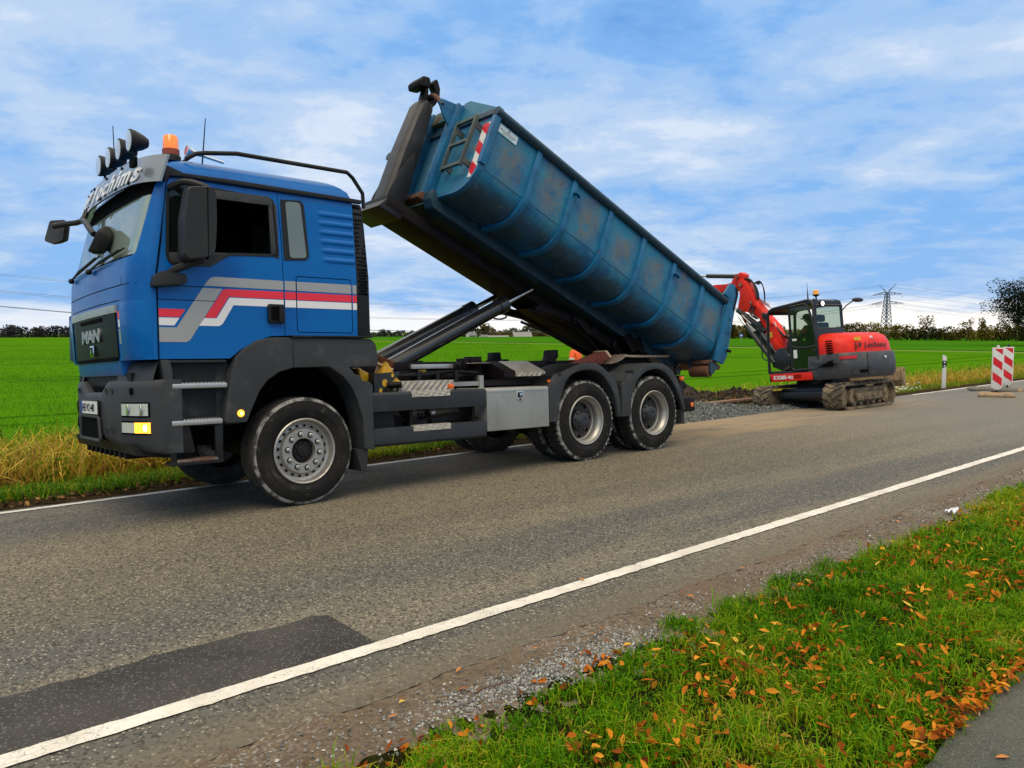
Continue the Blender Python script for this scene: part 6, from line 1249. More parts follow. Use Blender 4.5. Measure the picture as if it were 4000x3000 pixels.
# upper works turned to face the field
UP = Matrix.Rotation(R(80) - math.pi, 4, 'Z')      # local +x of the cab drawing is 'back', see uu()
def uu(f, l, z): return Vector((math.cos(R(80))*f - math.sin(R(80))*l, math.sin(R(80))*f + math.cos(R(80))*l, z))
UM = Matrix(((math.cos(R(80)), -math.sin(R(80)), 0, 0), (math.sin(R(80)), math.cos(R(80)), 0, 0), (0, 0, 1, 0), (0, 0, 0, 1)))   # x = forward, y = left
def ub(mb, name, m, parent=exc, **k):
    for i, v_ in enumerate(mb.v): mb.v[i] = tuple(UM @ Vector(v_))
    return mb.build(name, m, parent, **k)
def tail(r, z, f_front, l=1.07, n=22, k=1.0):
    """plan outline of the rounded tail: sides straight, back an arc"""
    pts = [(f_front, l)]
    for i in range(n + 1):
        t = math.pi*i/n; f = -0.62 - (r - 0.62)*math.sin(t)**0.72; ll = l*math.cos(t); ll = math.copysign(abs(ll)**0.62*l**0.38, ll) if abs(ll) > 1e-9 else 0
        pts.append((f, ll))
    pts.append((f_front, -l)); return [(a, b_, z) for a, b_ in pts]
mb = MB().loft([tail(1.42, 0.70, -0.45, 1.03), tail(1.50, 0.78, -0.45, 1.07), tail(1.52, 1.0, -0.45, 1.08), tail(1.50, 1.22, -0.45, 1.07), tail(1.46, 1.27, -0.45, 1.05)]); cw = ub(mb, 'counterweight', egry, smooth=40)
mb = MB().loft([tail(1.40, 1.10, -0.70, 1.055), tail(1.40, 1.30, -0.70, 1.055), tail(1.36, 1.50, -0.70, 1.04), tail(1.27, 1.64, -0.70, 0.99), tail(1.12, 1.715, -0.72, 0.90), tail(0.9, 1.74, -0.74, 0.7)]); hood = ub(mb, 'engine_hood', ered, smooth=50)
# sloping line of the hood down to the tail: dark wedge over the flank
ub(MB().prism([(-0.50, 1.14), (-0.78, 1.15), (-1.02, 1.235), (-1.25, 1.265), (-1.25, 1.05), (-0.50, 1.05)], 1.045, 1.088, 'y'), 'flank_cover', egry, bevel=0.01)
mb = MB()
for i in range(6):
    for j in range(2): mb.box(-1.075 + j*0.085 - i*0.004 - 0.075 + 0.07, -1.005 + j*0.085 - i*0.004 - 0.075 + 0.07, 1.03, 1.062, 1.545 - i*0.052 - 0.012, 1.545 - i*0.052 + 0.016)
ub(mb, 'hood_louvres', gap, hood, smooth=0)
def tailpt(r, l, lmax=1.07):
    best = None
    for i in range(400):
        t = math.pi*i/399; ll = lmax*math.cos(t); ll = math.copysign(abs(ll)**0.62*lmax**0.38, ll) if abs(ll) > 1e-9 else 0
        if best is None or abs(ll - l) < best[0]: best = (abs(ll - l), -0.62 - (r - 0.62)*math.sin(t)**0.72)
    return best[1]
def tail_letters(s, l0, z, size, m, dl, name, r=1.405, lean=0.0):
    l = l0; out = []
    for ch in s:
        w = dl.get(ch, dl['*'])*size
        if ch != ' ':
            a = Vector((tailpt(r, l, 1.055) - 0.008, l, z)); b_ = Vector((tailpt(r, l - w, 1.055) - 0.008, l - w, z)); M_ = frame(UM @ a, UM.to_3x3() @ (b_ - a), UM.to_3x3() @ Vector((0.16, 0, 1)))
            out.append(text_mesh(ch, size, m, name, hood, M_, 0.002, shear=lean, bold=0.004, sx=1.35))
        l -= w
    return join(out, name)
eltr = mat('dark_lettering', (0.018, 0.012, 0.012), 0.5)
tail_letters('JP Jochims', 0.62, 1.375, 0.150, eltr, {'*': 0.83, 'J': 0.65, 'P': 0.73, ' ': 0.50, 'i': 0.42, 'm': 1.28, 's': 0.75, 'c': 0.75, 'o': 0.83}, 'lettering')
st = MB(); a = [Vector((tailpt(1.38, l, 1.05) - 0.012, l, z)) for l, z in ((0.62, 1.53), (0.44, 1.53), (0.44, 1.605), (0.62, 1.605))]; st.add(a, [(0, 1, 2, 3)]); ub(st, 'warning_sticker', yellow, hood, smooth=0)
rd = MB(); lc, zc_ = -0.06, 1.575
f0 = tailpt(1.30, lc, 1.03) - 0.03
rd.lathe([(0, -0.004), (0.060, 0.0), (0.066, 0.01), (0.07, 0.03)], (f0 + 0.02, lc, zc_), (1, 0, -0.45), 20); em = ub(rd, 'round_emblem', mat('silver_emblem', (0.6, 0.6, 0.6), 0.3, metal=0.6), hood)
rk = MB(); rk.box(f0 + 0.004, f0 + 0.010, lc - 0.035, lc - 0.022, zc_ - 0.04, zc_ + 0.04); rk.box(f0 + 0.004, f0 + 0.010, lc - 0.035, lc + 0.03, zc_ - 0.042, zc_ - 0.028); rk.box(f0 + 0.004, f0 + 0.010, lc + 0.018, lc + 0.03, zc_ - 0.03, zc_ + 0.02); ub(rk, 'emblem_mark', ered, em, smooth=0)
# recesses and lights of the counterweight
ub(MB().prism([(-0.72, 0.98), (-1.02, 1.11), (-1.12, 1.12), (-1.08, 0.98)], 1.05, 1.092, 'y'), 'grille_recess', gap, cw, smooth=0)
tailred = mat('red_reflector', (0.55, 0.02, 0.02), 0.3)
def cwpatch(l0, l1, z0, z1, off, m, name, r=1.52, n=8):
    mb = MB(); rr = [[Vector((tailpt(r, l0 + (l1 - l0)*i/n, 1.08) - off, l0 + (l1 - l0)*i/n, z)) for i in range(n + 1)] for z in (z0, z1)]; mb.loft(rr, False, False); return ub(mb, name, m, cw, smooth=40)
cwpatch(1.02, 0.70, 1.13, 1.20, 0.006, tailred, 'tail_light', n=6)
cwpatch(0.80, 0.30, 0.78, 0.93, 0.004, mat('recess_grey', (0.022, 0.023, 0.025), 0.7), 'towing_recess'); cwpatch(0.66, 0.44, 0.81, 0.88, 0.010, gap, 'towing_eye'); cwpatch(0.43, 0.415, 0.74, 1.26, 0.005, gap, 'seam')
ub(MB().lathe([(0, -0.004), (0.03, 0.0), (0.035, 0.01)], (tailpt(1.52, -0.2, 1.08) - 0.01, -0.2, 1.13), (1, 0, 0), 14), 'rear_lamp', lensm, cw)
# platform and red skirt below the cab
mb = MB(); mb.box(-0.60, 0.70, -1.05, 1.05, 0.70, 0.90); ub(mb, 'platform', eblk, bevel=0.02)
sk = ub(MB().prism([(-0.545, 0.715), (0.60, 0.70), (0.66, 0.885), (-0.545, 0.89)], 1.05, 1.085, 'y'), 'skirt', ered, bevel=0.006)
M_ = frame(UM @ Vector((0.545, 1.0875, 0.755)), UM.to_3x3() @ Vector((-1, 0, 0)), (0, 0, 1)); text_mesh('KX080-4α', 0.125, white, 'lettering', sk, M_, 0.001, sx=1.05, bold=0.004)
mb = MB()
for i in range(7): mb.box(-0.06 - i*0.03, -0.045 - i*0.03, 1.083, 1.088, 0.76, 0.85)
ub(mb, 'slots', gap, sk, smooth=0)
# cab: tube frame, roof, door, windows
cabm = empty('cab', parent=exc) if False else None
A_ = {'fb': (0.70, 0.90), 'ft': (0.64, 2.33), 'fr': (0.50, 2.44), 'rt': (-0.50, 2.53), 'rr': (-0.64, 2.45), 'rb': (-0.66, 1.85), 'bb': (-0.73, 0.94)}
mb = MB()
for l in (1.03, 0.06):
    mb.tube([(0.70, l, 0.92), (0.695, l, 1.43), (0.65, l, 2.30), (0.60, l, 2.39), (0.50, l, 2.44), (-0.50, l, 2.52), (-0.60, l, 2.49), (-0.645, l, 2.40), (-0.66, l, 1.85), (-0.72, l, 1.2), (-0.735, l, 0.93)], 0.036, 8)
mb.tube([(0.70, 0.06, 0.92), (0.70, 1.03, 0.92)], 0.036, 8); mb.tube([(0.64, 0.06, 2.34), (0.64, 1.03, 2.34)], 0.036, 8)
cf = ub(mb, 'cab_frame', eblk)
mb = MB(); mb.prism([(0.66, 2.33), (0.52, 2.47), (-0.50, 2.55), (-0.64, 2.49), (-0.66, 2.40), (-0.55, 2.42), (0.5, 2.38)], 0.04, 1.05, 'y'); ub(mb, 'roof', eblk, bevel=0.02)
mb = MB(); mb.box(-0.70, -0.66, 0.05, 1.04, 1.05, 1.86); mb.box(-0.70, 0.69, 0.04, 1.03, 0.89, 0.93); mb.box(-0.66, -0.64, 0.06, 1.03, 2.36, 2.5); ub(mb, 'cab_rear_panel', eblk, bevel=0.01)
rw = ub(MB().prism([(0.10, 1.88), (0.10, 2.37), (0.99, 2.37), (0.99, 1.88)], -0.685, -0.675, 'x'), 'rear_window', eglass, smooth=0)
mb = MB()
for a, b_ in (((0.08, 1.86), (0.08, 2.39)), ((1.0, 1.86), (1.0, 2.39)), ((0.08, 2.39), (1.0, 2.39)), ((0.08, 1.86), (1.0, 1.86))): mb.tube([(-0.68, a[0], a[1]), (-0.68, b_[0], b_[1])], 0.022, 6)
ub(mb, 'window_frame', eblk, rw)
# door: glazed upper and lower part in a rounded frame
mb = MB()
dpath = [(0.01, 0.97), (0.0, 1.6), (0.0, 2.36), (0.03, 2.42), (-0.04, 2.44), (-0.44, 2.45), (-0.52, 2.40), (-0.64, 2.02), (-0.68, 1.80), (-0.74, 1.45), (-0.73, 0.98), (-0.68, 0.95), (-0.05, 0.95)]
dpath = [(-0.005, 1.0), (0.0, 1.6), (0.0, 2.38), (-0.04, 2.43), (-0.44, 2.445), (-0.52, 2.40), (-0.63, 2.03), (-0.665, 1.80), (-0.715, 1.45), (-0.715, 1.0), (-0.68, 0.955), (-0.05, 0.955), (-0.005, 1.0)]
mb.tube([(f, 1.06, z) for f, z in dpath], 0.028, 8); mb.tube([(0.0, 1.06, 1.52), (-0.15, 1.06, 1.47), (-0.45, 1.06, 1.45), (-0.72, 1.06, 1.49)], 0.024, 8); dd = ub(mb, 'door', eblk)
ub(MB().prism([(-0.02, 1.53), (-0.02, 2.40), (-0.44, 2.42), (-0.50, 2.38), (-0.62, 2.0), (-0.69, 1.49), (-0.3, 1.46)], 1.058, 1.063, 'y'), 'upper_pane', eglass, dd, smooth=0)
ub(MB().prism([(-0.02, 0.98), (-0.02, 1.50), (-0.3, 1.45), (-0.70, 1.47), (-0.70, 0.98)], 1.058, 1.063, 'y'), 'lower_pane', glassmat('dark_pane', (0.01, 0.015, 0.014), 0.6, 0.05, 0.25), dd, smooth=0)
ub(MB().box(-0.16, -0.06, 1.066, 1.070, 1.23, 1.42), 'sticker', white, dd, smooth=0); ub(MB().box(-0.17, -0.05, 1.066, 1.070, 1.63, 1.68), 'sticker', white, dd, smooth=0)
ub(MB().box(-0.69, -0.62, 1.075, 1.10, 1.32, 1.40), 'latch', eblk, dd, bevel=0.008); ub(MB().cbox((-0.58, 1.064, 1.10), (0.12, 0.01, 0.14)), 'sticker', tailred, dd, bevel=0.0)
# grab rails, steps, beacon, lights, mirror
ub(MB().tube([(0.74, 1.03, 2.02), (0.88, 1.03, 2.0), (0.90, 1.03, 1.75), (0.89, 1.03, 1.30), (0.80, 1.03, 1.24), (0.72, 1.03, 1.24)], 0.016, 8), 'grab_rail', eblk)
b0 = ub(MB().lathe([(0, 0), (0.018, 0), (0.018, 0.10), (0.07, 0.13), (0.085, 0.15), (0, 0.15)], (-0.55, 0.78, 2.50), (0, 0, 1), 14), 'beacon_stalk', eblk)
bcn = ub(MB().lathe([(0, 0), (0.066, 0), (0.064, 0.09), (0.05, 0.105), (0, 0.108)], (-0.55, 0.78, 2.65), (0, 0, 1), 16), 'beacon', mat('amber_beacon', (0.85, 0.36, 0.02), 0.15, coat=1, emit=((1, .4, .02), 0.15)))
ub(MB().lathe([(0, 0), (0.02, 0), (0.005, 0.30), (0.003, 0.42)], (-0.46, 0.95, 2.52), (0, 0, 1), 6), 'aerial', eblk)
wl_ = ub(MB().lathe([(0, -0.02), (0.05, -0.015), (0.055, 0.0), (0.05, 0.05), (0, 0.06)], (-0.69, 0.77, 2.43), (1, 0, 0), 16), 'work_lamp', eblk)
ub(MB().lathe([(0, -0.024), (0.048, -0.018), (0.05, -0.01)], (-0.69, 0.77, 2.43), (1, 0, 0), 16), 'lamp_glow', mat('work_lamp_on', (1, 1, .95), 0.3, emit=((1.0, 0.97, 0.9), 4.0)), wl_)
mr = ub(MB().tube([(-0.66, 0.02, 2.28), (-0.72, -0.05, 2.38), (-0.80, -0.20, 2.48)], 0.014, 6), 'mirror_arm', eblk)
mq = MB().ball((-0.82, -0.34, 2.50), 0.05, 0.21, 0.055, 16); ub(mq, 'mirror', eblk, mr)
mb = MB()
for p in ((0.30, 0.12, 2.50), (-0.62, 0.16, 2.50), (-0.62, 0.95, 2.52)): mb.lathe([(0.02, 0), (0.035, 0.01), (0.02, 0.02), (0.01, 0.01)], p, (0, 1, 0), 10, closed=True)
ub(mb, 'lifting_eyes', eblk)
# seat and consoles
mb = MB(); mb.box(-0.42, 0.10, 0.30, 0.80, 1.05, 1.42); mb.box(-0.50, -0.36, 0.30, 0.80, 1.35, 2.02); mb.box(-0.50, -0.40, 0.42, 0.68, 2.03, 2.20); ub(mb, 'seat', interior, bevel=0.05)
mb = MB(); mb.box(-0.35, 0.22, 0.82, 0.94, 1.35, 1.62); mb.box(-0.35, 0.22, 0.14, 0.28, 1.35, 1.62); mb.tube([(0.18, 0.88, 1.6), (0.20, 0.88, 1.80)], 0.02, 8); mb.tube([(0.18, 0.2, 1.6), (0.20, 0.2, 1.80)], 0.02, 8); mb.box(0.35, 0.5, 0.2, 0.5, 0.9, 1.7); ub(mb, 'consoles', interior, bevel=0.02)
# boom, stick, rams and hoses (l = -0.25, right of the cab)
LB = -0.22
def lb(pts): return pts
mb = MB(); mb.prism([(0.55, 0.92), (1.1, 0.92), (1.48, 1.06), (1.52, 1.26), (1.30, 1.52), (1.12, 1.54), (0.95, 1.30), (0.6, 1.30)], LB - 0.22, LB + 0.22, 'y'); ub(mb, 'swing_bracket', eblk, bevel=0.02)
boomp = [(0.92, 1.46), (1.02, 1.28), (1.20, 1.36), (1.62, 1.98), (2.02, 2.40), (2.34, 2.62), (2.62, 2.92), (2.72, 3.14), (2.66, 3.30), (2.50, 3.34), (2.20, 3.02), (1.86, 2.86), (1.45, 2.38)]
off = (LB - 0.1)
sh_ = lambda pts: [(f - 0.17, z - 0.10) for f, z in pts]
boom = ub(MB().prism([(2.39, 3.46), (2.32, 3.40), (2.13, 3.12), (2.02, 2.86), (1.71, 2.46), (1.40, 2.13), (1.25, 1.78), (1.19, 1.46), (1.30, 1.34), (1.48, 1.53), (1.67, 1.86), (1.80, 2.15), (1.91, 2.38), (2.24, 2.55), (2.62, 2.66), (2.50, 3.05), (2.54, 3.30), (2.52, 3.46)], LB - 0.13, LB + 0.13, 'y'), 'boom', ered, bevel=0.010)
mb = MB()
for k in range(3): mb.tube([(1.98 - .05*k, LB + .135, 2.72 - .02*k), (1.70 - .05*k, LB + .135, 2.34 - .02*k), (1.52 - .05*k, LB + .135, 2.14)], 0.016, 6)
ub(mb, 'boom_pipes', ered, boom)
ub(MB().prism([(1.18, 1.50), (1.28, 1.40), (1.50, 1.66), (1.42, 1.80)], LB + 0.13, LB + 0.17, 'y'), 'foot_cover', ered, boom, bevel=0.006)
ub(MB().box(1.50, 1.59, LB + 0.131, LB + 0.135, 1.83, 1.97), 'warning_sticker', yellow, boom, smooth=0)
stick = ub(MB().prism([(2.36, 3.42), (2.34, 3.58), (2.46, 3.66), (2.62, 3.62), (2.74, 3.52), (2.80, 3.43), (3.0, 3.42), (3.42, 3.46), (4.75, 3.34), (4.78, 3.20), (4.65, 3.14), (3.2, 3.22), (2.75, 3.18), (2.52, 3.25)], LB - 0.10, LB + 0.10, 'y'), 'stick', ered, bevel=0.010)
mb = MB()
for f, z, r in ((2.44, 3.32, 0.065), (2.56, 3.56, 0.07), (2.12, 2.80, 0.04), (1.26, 1.44, 0.06)): mb.cyl((f, LB - 0.16, z), (f, LB + 0.16, z), r, 16)
ub(mb, 'pivot_pins', mat('pin_steel', (0.40, 0.06, 0.04), 0.4, metal=0.3), boom)
mb = MB()
for f, z, r in ((2.44, 3.32, 0.025), (2.12, 2.80, 0.022)): mb.cyl((f, LB + 0.155, z), (f, LB + 0.17, z), r, 10)
ub(mb, 'pin_bolts', alu, boom)
def ram(p, q, r, k, name='ram_cylinder', l=LB, dl=0.0):
    p, q = Vector((p[0], l + dl, p[1])), Vector((q[0], l + dl, q[1])); m_ = p.lerp(q, k)
    c_ = ub(MB().cyl(p, m_, r, 14), name, eblk); ub(MB().cyl(m_, q, r*0.5, 12), 'ram_rod', chrome, c_); return c_
ram((1.72, 2.00), (2.95, 2.92), 0.072, 0.72, dl=0.12)
ram((1.42, 1.16), (2.52, 2.48), 0.062, 0.80, dl=0.20); ram((1.42, 1.16), (2.52, 2.48), 0.062, 0.80, dl=-0.20)
ram((2.60, 3.57), (4.0, 3.80), 0.058, 0.82, dl=0.02)
mb = MB(); mb.prism([(2.56, 2.52), (2.44, 2.54), (1.95, 1.92), (1.55, 1.45), (1.30, 1.20), (1.50, 1.12), (2.04, 1.66)], LB - 0.10, LB + 0.02, 'y'); gdr = ub(mb, 'ram_guard', eblk, bevel=0.006)
ub(MB().prism([(2.585, 2.53), (2.56, 2.52), (2.03, 1.655), (2.055, 1.635)], LB - 0.10, LB + 0.06, 'y'), 'guard_edge', ered, gdr, smooth=0)
mb = MB()
for p_, q_ in (((2.40, 2.50), (2.12, 2.24)), ((2.26, 2.30), (2.05, 2.02)), ((2.17, 2.20), (1.98, 2.04))): mb.tube([(p_[0], LB + .2, p_[1]), (q_[0], LB + .2, q_[1])], 0.022, 8)
ub(mb, 'bright_rods', alu)
mb = MB(); mb.prism([(1.98, 2.22), (1.84, 2.30), (1.74, 2.08), (1.86, 1.98)], LB + .14, LB + .20, 'y'); mb.prism([(1.72, 2.50), (1.60, 2.44), (1.66, 2.30), (1.76, 2.36)], LB + .13, LB + .19, 'y'); ub(mb, 'hose_clamps', eblk, bevel=0.01)
mb = MB()
for k in range(3):      # bundle curling over the head of the boom
    l = LB - 0.06 + 0.06*k; mb.tube([(2.44 - .02*k, l, 3.40 + .03*k), (2.30, l, 3.40 + .035*k), (2.17 - .02*k, l, 3.32 + .03*k), (2.06 - .025*k, l, 3.12 + .01*k), (2.03 - .03*k, l, 2.88)], 0.024, 6, smoothn=5)
for k in range(4):      # four separate loops behind it
    l = LB - 0.10 + 0.06*k; mb.tube([(2.06 - .01*k, l, 3.27 + .012*k), (1.97 - .035*k, l, 3.30 + .012*k), (1.90 - .045*k, l, 3.20 + .012*k), (1.86 - .045*k, l, 3.03), (1.87 - .05*k, l, 2.82 - .02*k)], 0.015, 6, smoothn=5)
for k in range(5): l = LB - 0.10 + 0.05*k; mb.tube([(1.63 - .055*k, l, 2.16 - .012*k), (1.50 - .055*k, l, 1.99 - .005*k), (1.32 - .045*k, l, 1.84), (1.16 - .03*k, l, 1.74 + .03*k), (1.02, l, 1.50)], 0.020, 6, smoothn=4)
mb.tube([(2.08, LB + .15, 2.74), (2.16, LB + .17, 2.60), (2.10, LB + .17, 2.46), (1.95, LB + .16, 2.36)], 0.024, 6, smoothn=4); mb.tube([(2.0, LB + .15, 2.70), (2.06, LB + .17, 2.58), (2.02, LB + .17, 2.46), (1.90, LB + .16, 2.36)], 0.022, 6, smoothn=4)
ub(mb, 'hydraulic_hoses', eblk)
mb = MB()
for k in range(7): mb.cyl((2.03 - .07*k, LB - .1 + .03*k, 2.90 - .03*k), (1.97 - .07*k, LB - .1 + .03*k, 2.78 - .03*k), 0.020, 8)
for k in range(5): mb.cyl((1.66 - .055*k, LB - .1 + .05*k, 2.26 - .012*k), (1.61 - .055*k, LB - .1 + .05*k, 2.14 - .012*k), 0.020, 8)
ub(mb, 'hose_fittings', mat('fitting_steel', (0.55, 0.45, 0.43), 0.4, metal=0.5))
bk = ub(MB().prism([(4.60, 3.28), (4.88, 3.26), (5.04, 3.02), (4.97, 2.72), (4.67, 2.54), (4.37, 2.60), (4.32, 2.66), (4.62, 2.72), (4.74, 2.87), (4.67, 3.07)], LB - 0.38, LB + 0.38, 'y'), 'bucket', eblk, bevel=0.01)
# ------------------------------------------------------------------ people
def skin_fig(name, pts, edges, m, parent, sub=2, root=0):
    me = bpy.data.meshes.new(name); me.from_pydata([p[:3] for p in pts], edges, []); me.materials.append(m)
    o = bpy.data.objects.new(name, me); COL.objects.link(o); o.parent = parent
    sk = o.modifiers.new('skin', 'SKIN'); sk.use_smooth_shade = True
    d = me.skin_vertices[0].data
    for i, p in enumerate(pts): r = p[3]; d[i].radius = (r if len(p) < 5 else p[4], r); d[i].use_root = (i == root)
    sb = o.modifiers.new('sub', 'SUBSURF'); sb.levels = sub; sb.render_levels = sub
    return o
skin = mat('skin', (0.45, 0.24, 0.16), 0.55); hivis = mat('hi_vis_orange', (0.95, 0.13, 0.010), 0.6, bmp=(0.25, 14, 0.02)); band = mat('reflective_band', (0.55, 0.56, 0.45), 0.4); dcloth = mat('dark_clothing', (0.012, 0.013, 0.016), 0.8, bmp=(0.3, 18, 0.02)); hairm = mat('brown_hair', (0.03, 0.018, 0.01), 0.7); shoe = mat('work_boots', (0.03, 0.022, 0.015), 0.7); dred = mat('red_shirt_panel', (0.42, 0.03, 0.02), 0.8)
def figure(root, J, top, bottom, sleeve_band=None, cap=None):
    """J: joint positions.  One continuous body, clothes and hair as children."""
    P = []; E = []
    def add(p, r, r2=None, frm=None):
        P.append(tuple(p) + ((r,) if r2 is None else (r, r2)))
        if frm is not None: E.append((frm, len(P) - 1))
        return len(P) - 1
    V_ = {k: Vector(v) for k, v in J.items()}
    pel = add(V_['pelvis'], .12, .15); wst = add(V_['waist'], .11, .14, pel); che = add(V_['chest'], .12, .165, wst); nb_ = add(V_['neckbase'], .06, .07, che); nk = add(V_['neck'], .052, None, nb_)
    hd0 = add(V_['head'] + (V_['neck'] - V_['head'])*0.35, .072, None, nk); hd1 = add(V_['head'], .092, .082, hd0); hd2 = add(V_['head'] + (V_['head'] - V_['neck']).normalized()*0.085, .066, None, hd1)
    for s in 'lr':
        sh_ = add(V_['sh' + s], .062, None, che); el = add(V_['el' + s], .043, None, sh_); wr = add(V_['wr' + s], .029, None, el)
        hd_ = (V_['wr' + s] - V_['el' + s]).normalized(); pm = add(V_['wr' + s] + hd_*0.06, .026, .040, wr)
        side = hd_.cross(Vector((0, 0, 1))); side = side.normalized() if side.length > .1 else Vector((0, 1, 0)); curl = side.cross(hd_)
        for k, ln_ in enumerate((.062, .074, .070, .055)):
            b0_ = V_['wr' + s] + hd_*0.095 + side*(k - 1.5)*0.020; f1 = add(b0_, .0095, None, pm); f2 = add(b0_ + hd_*ln_*.55 - curl*0.008, .0085, None, f1); add(b0_ + hd_*ln_*.85 - curl*0.028, .007, None, f2)
        t1 = add(V_['wr' + s] + hd_*0.045 + side*(-0.045) - curl*.01, .010, None, pm); add(V_['wr' + s] + hd_*0.085 + side*(-0.060) - curl*.03, .0085, None, t1)
        hp = add(V_['hip' + s], .095, None, pel); kn = add(V_['kn' + s], .062, None, hp); an = add(V_['an' + s], .042, None, kn); add(V_['toe' + s], .035, .045, an)
    body_ = skin_fig('body', P, E, skin, root)
    P, E = [], []
    a = add(V_['pelvis'] + Vector((0, 0, -.06)), .165, .19); b0_ = add(V_['waist'], .145, .175, a); c0 = add(V_['chest'], .155, .195, b0_); n0 = add(V_['neckbase'] + Vector((0, 0, -.01)), .085, .095, c0)
    for s in 'lr':
        q = add(V_['sh' + s], .086, None, c0); q = add(V_['el' + s], .066, None, q); add(V_['wr' + s] + (V_['el' + s] - V_['wr' + s])*0.06, .048, None, q)
    jk = skin_fig('jacket', P, E, top, root)
    P, E = [], []
    a = add(V_['pelvis'], .145, .175)
    for s in 'lr':
        q = add(V_['hip' + s], .112, None, a); q = add(V_['kn' + s], .080, None, q); add(V_['an' + s], .062, None, q)
    skin_fig('trousers', P, E, bottom, root)
    for s in 'lr':
        mb = MB(); d = (V_['toe' + s] - V_['an' + s]); mb.tube([V_['an' + s] - d*0.35 + Vector((0, 0, -.02)), V_['an' + s] + Vector((0, 0, -.02)), V_['toe' + s], V_['toe' + s] + d*0.3], [.045, .055, .052, .03], 10); mb.build('boot', shoe, root)
    h = V_['head']; upv = (h - V_['neck']).normalized(); f_ = Vector(J['face']).normalized(); sd_ = upv.cross(f_).normalized()
    Mh = Matrix((f_, sd_, upv)).transposed()
    mb = MB().ball(h + upv*0.045 - f_*0.012, .100, .092, .098, 18, 0, Mh); 
    hr = mb.build('hair', hairm, root)
    mb = MB(); mb.ball(h + f_*0.098 - upv*0.015, .018, .014, .026, 10, 0, Mh); mb.ball(h + sd_*.088 - upv*.01, .02, .012, .032, 10, 0, Mh); mb.ball(h - sd_*.088 - upv*.01, .02, .012, .032, 10, 0, Mh); mb.build('nose_and_ears', skin, root)
    mb = MB()
    for e in (-1, 1): mb.ball(h + f_*0.086 + sd_*0.032*e + upv*0.012, .010, .013, .009, 8, 0, Mh)
    mb.ball(h + f_*0.085 - upv*0.058, .008, .026, .006, 8, 0, Mh); mb.build('eyes_and_mouth', hairm, root)
    if cap:
        mb = MB().ball(h + upv*0.065 - f_*0.005, .112, .102, .085, 18, 0, Mh); mb.loft([[h + upv*0.062 + f_*(0.08 + a*0.09) + sd_*(q*0.075*(1 - 0.35*a)) - upv*0.02*a + upv*zz for q in (-1, -.5, 0, .5, 1)] + [h + upv*0.052 + f_*(0.08 + a*0.09) + sd_*(q*0.075*(1 - 0.35*a)) - upv*0.02*a for q in (1, .5, 0, -.5, -1)] for a, zz in ((0, 0), (.5, 0), (1, 0))])
        mb.build('cap', cap, root)
    if sleeve_band:
        for s in 'lr':
            e, w_ = V_['el' + s], V_['sh' + s]; p_ = w_.lerp(e, .62); d = (e - w_).normalized(); MB().cyl(p_ - d*.025, p_ + d*.025, .077, 16).build('reflective_band', band, jk)
        MB().lathe([(0.19, -.025), (0.195, 0), (0.19, .025)], V_['waist'], (0, 0, 1), 20).build('reflective_band', band, jk)
# road worker in hi-vis orange behind the truck, facing left
wk = empty('person', M=Matrix.Translation((11.0, 7.12, -0.30)) @ Matrix.Rotation(R(108), 4, 'Z'), label='worker in bright orange hi-vis jacket and trousers standing in the field behind truck', cat='person')
figure(wk, dict(pelvis=(0, 0, .96), waist=(.0, 0, 1.12), chest=(.015, 0, 1.33), neckbase=(.03, 0, 1.49), neck=(.05, 0, 1.54), head=(.085, 0, 1.66), shl=(.01, .17, 1.44), shr=(.01, -.17, 1.44), ell=(.0, .23, 1.16), elr=(.0, -.23, 1.16), wrl=(.08, .22, .93), wrr=(.08, -.22, .93), hipl=(0, .095, .90), hipr=(0, -.095, .90), knl=(.02, .11, .50), knr=(.02, -.11, .50), anl=(0, .12, .09), anr=(0, -.12, .09), toel=(.15, .14, .035), toer=(.15, -.14, .035), face=(1, 0, -.15)), hivis, hivis, True)
dv = empty('person', M=EO @ UM, label='driver in dark clothes and peaked cap sitting in the excavator cab', cat='person')
figure(dv, dict(pelvis=(-.22, .55, 1.50), waist=(-.24, .55, 1.64), chest=(-.20, .55, 1.83), neckbase=(-.17, .55, 1.97), neck=(-.155, .55, 2.0), head=(-.115, .55, 2.12), shl=(-.19, .73, 1.92), shr=(-.19, .37, 1.92), ell=(-.06, .79, 1.69), elr=(-.06, .31, 1.69), wrl=(.13, .86, 1.76), wrr=(.13, .22, 1.76), hipl=(-.16, .64, 1.48), hipr=(-.16, .46, 1.48), knl=(.24, .68, 1.46), knr=(.24, .42, 1.46), anl=(.36, .68, 1.03), anr=(.36, .42, 1.03), toel=(.48, .69, .975), toer=(.48, .41, .975), face=(1, .05, -.05)), dcloth, dcloth, None, cap=dcloth)
MB().tube([(-.19, .745, 1.90), (-.13, .805, 1.80)], [.072, .07], 10).build('sleeve_panel', dred, dv)

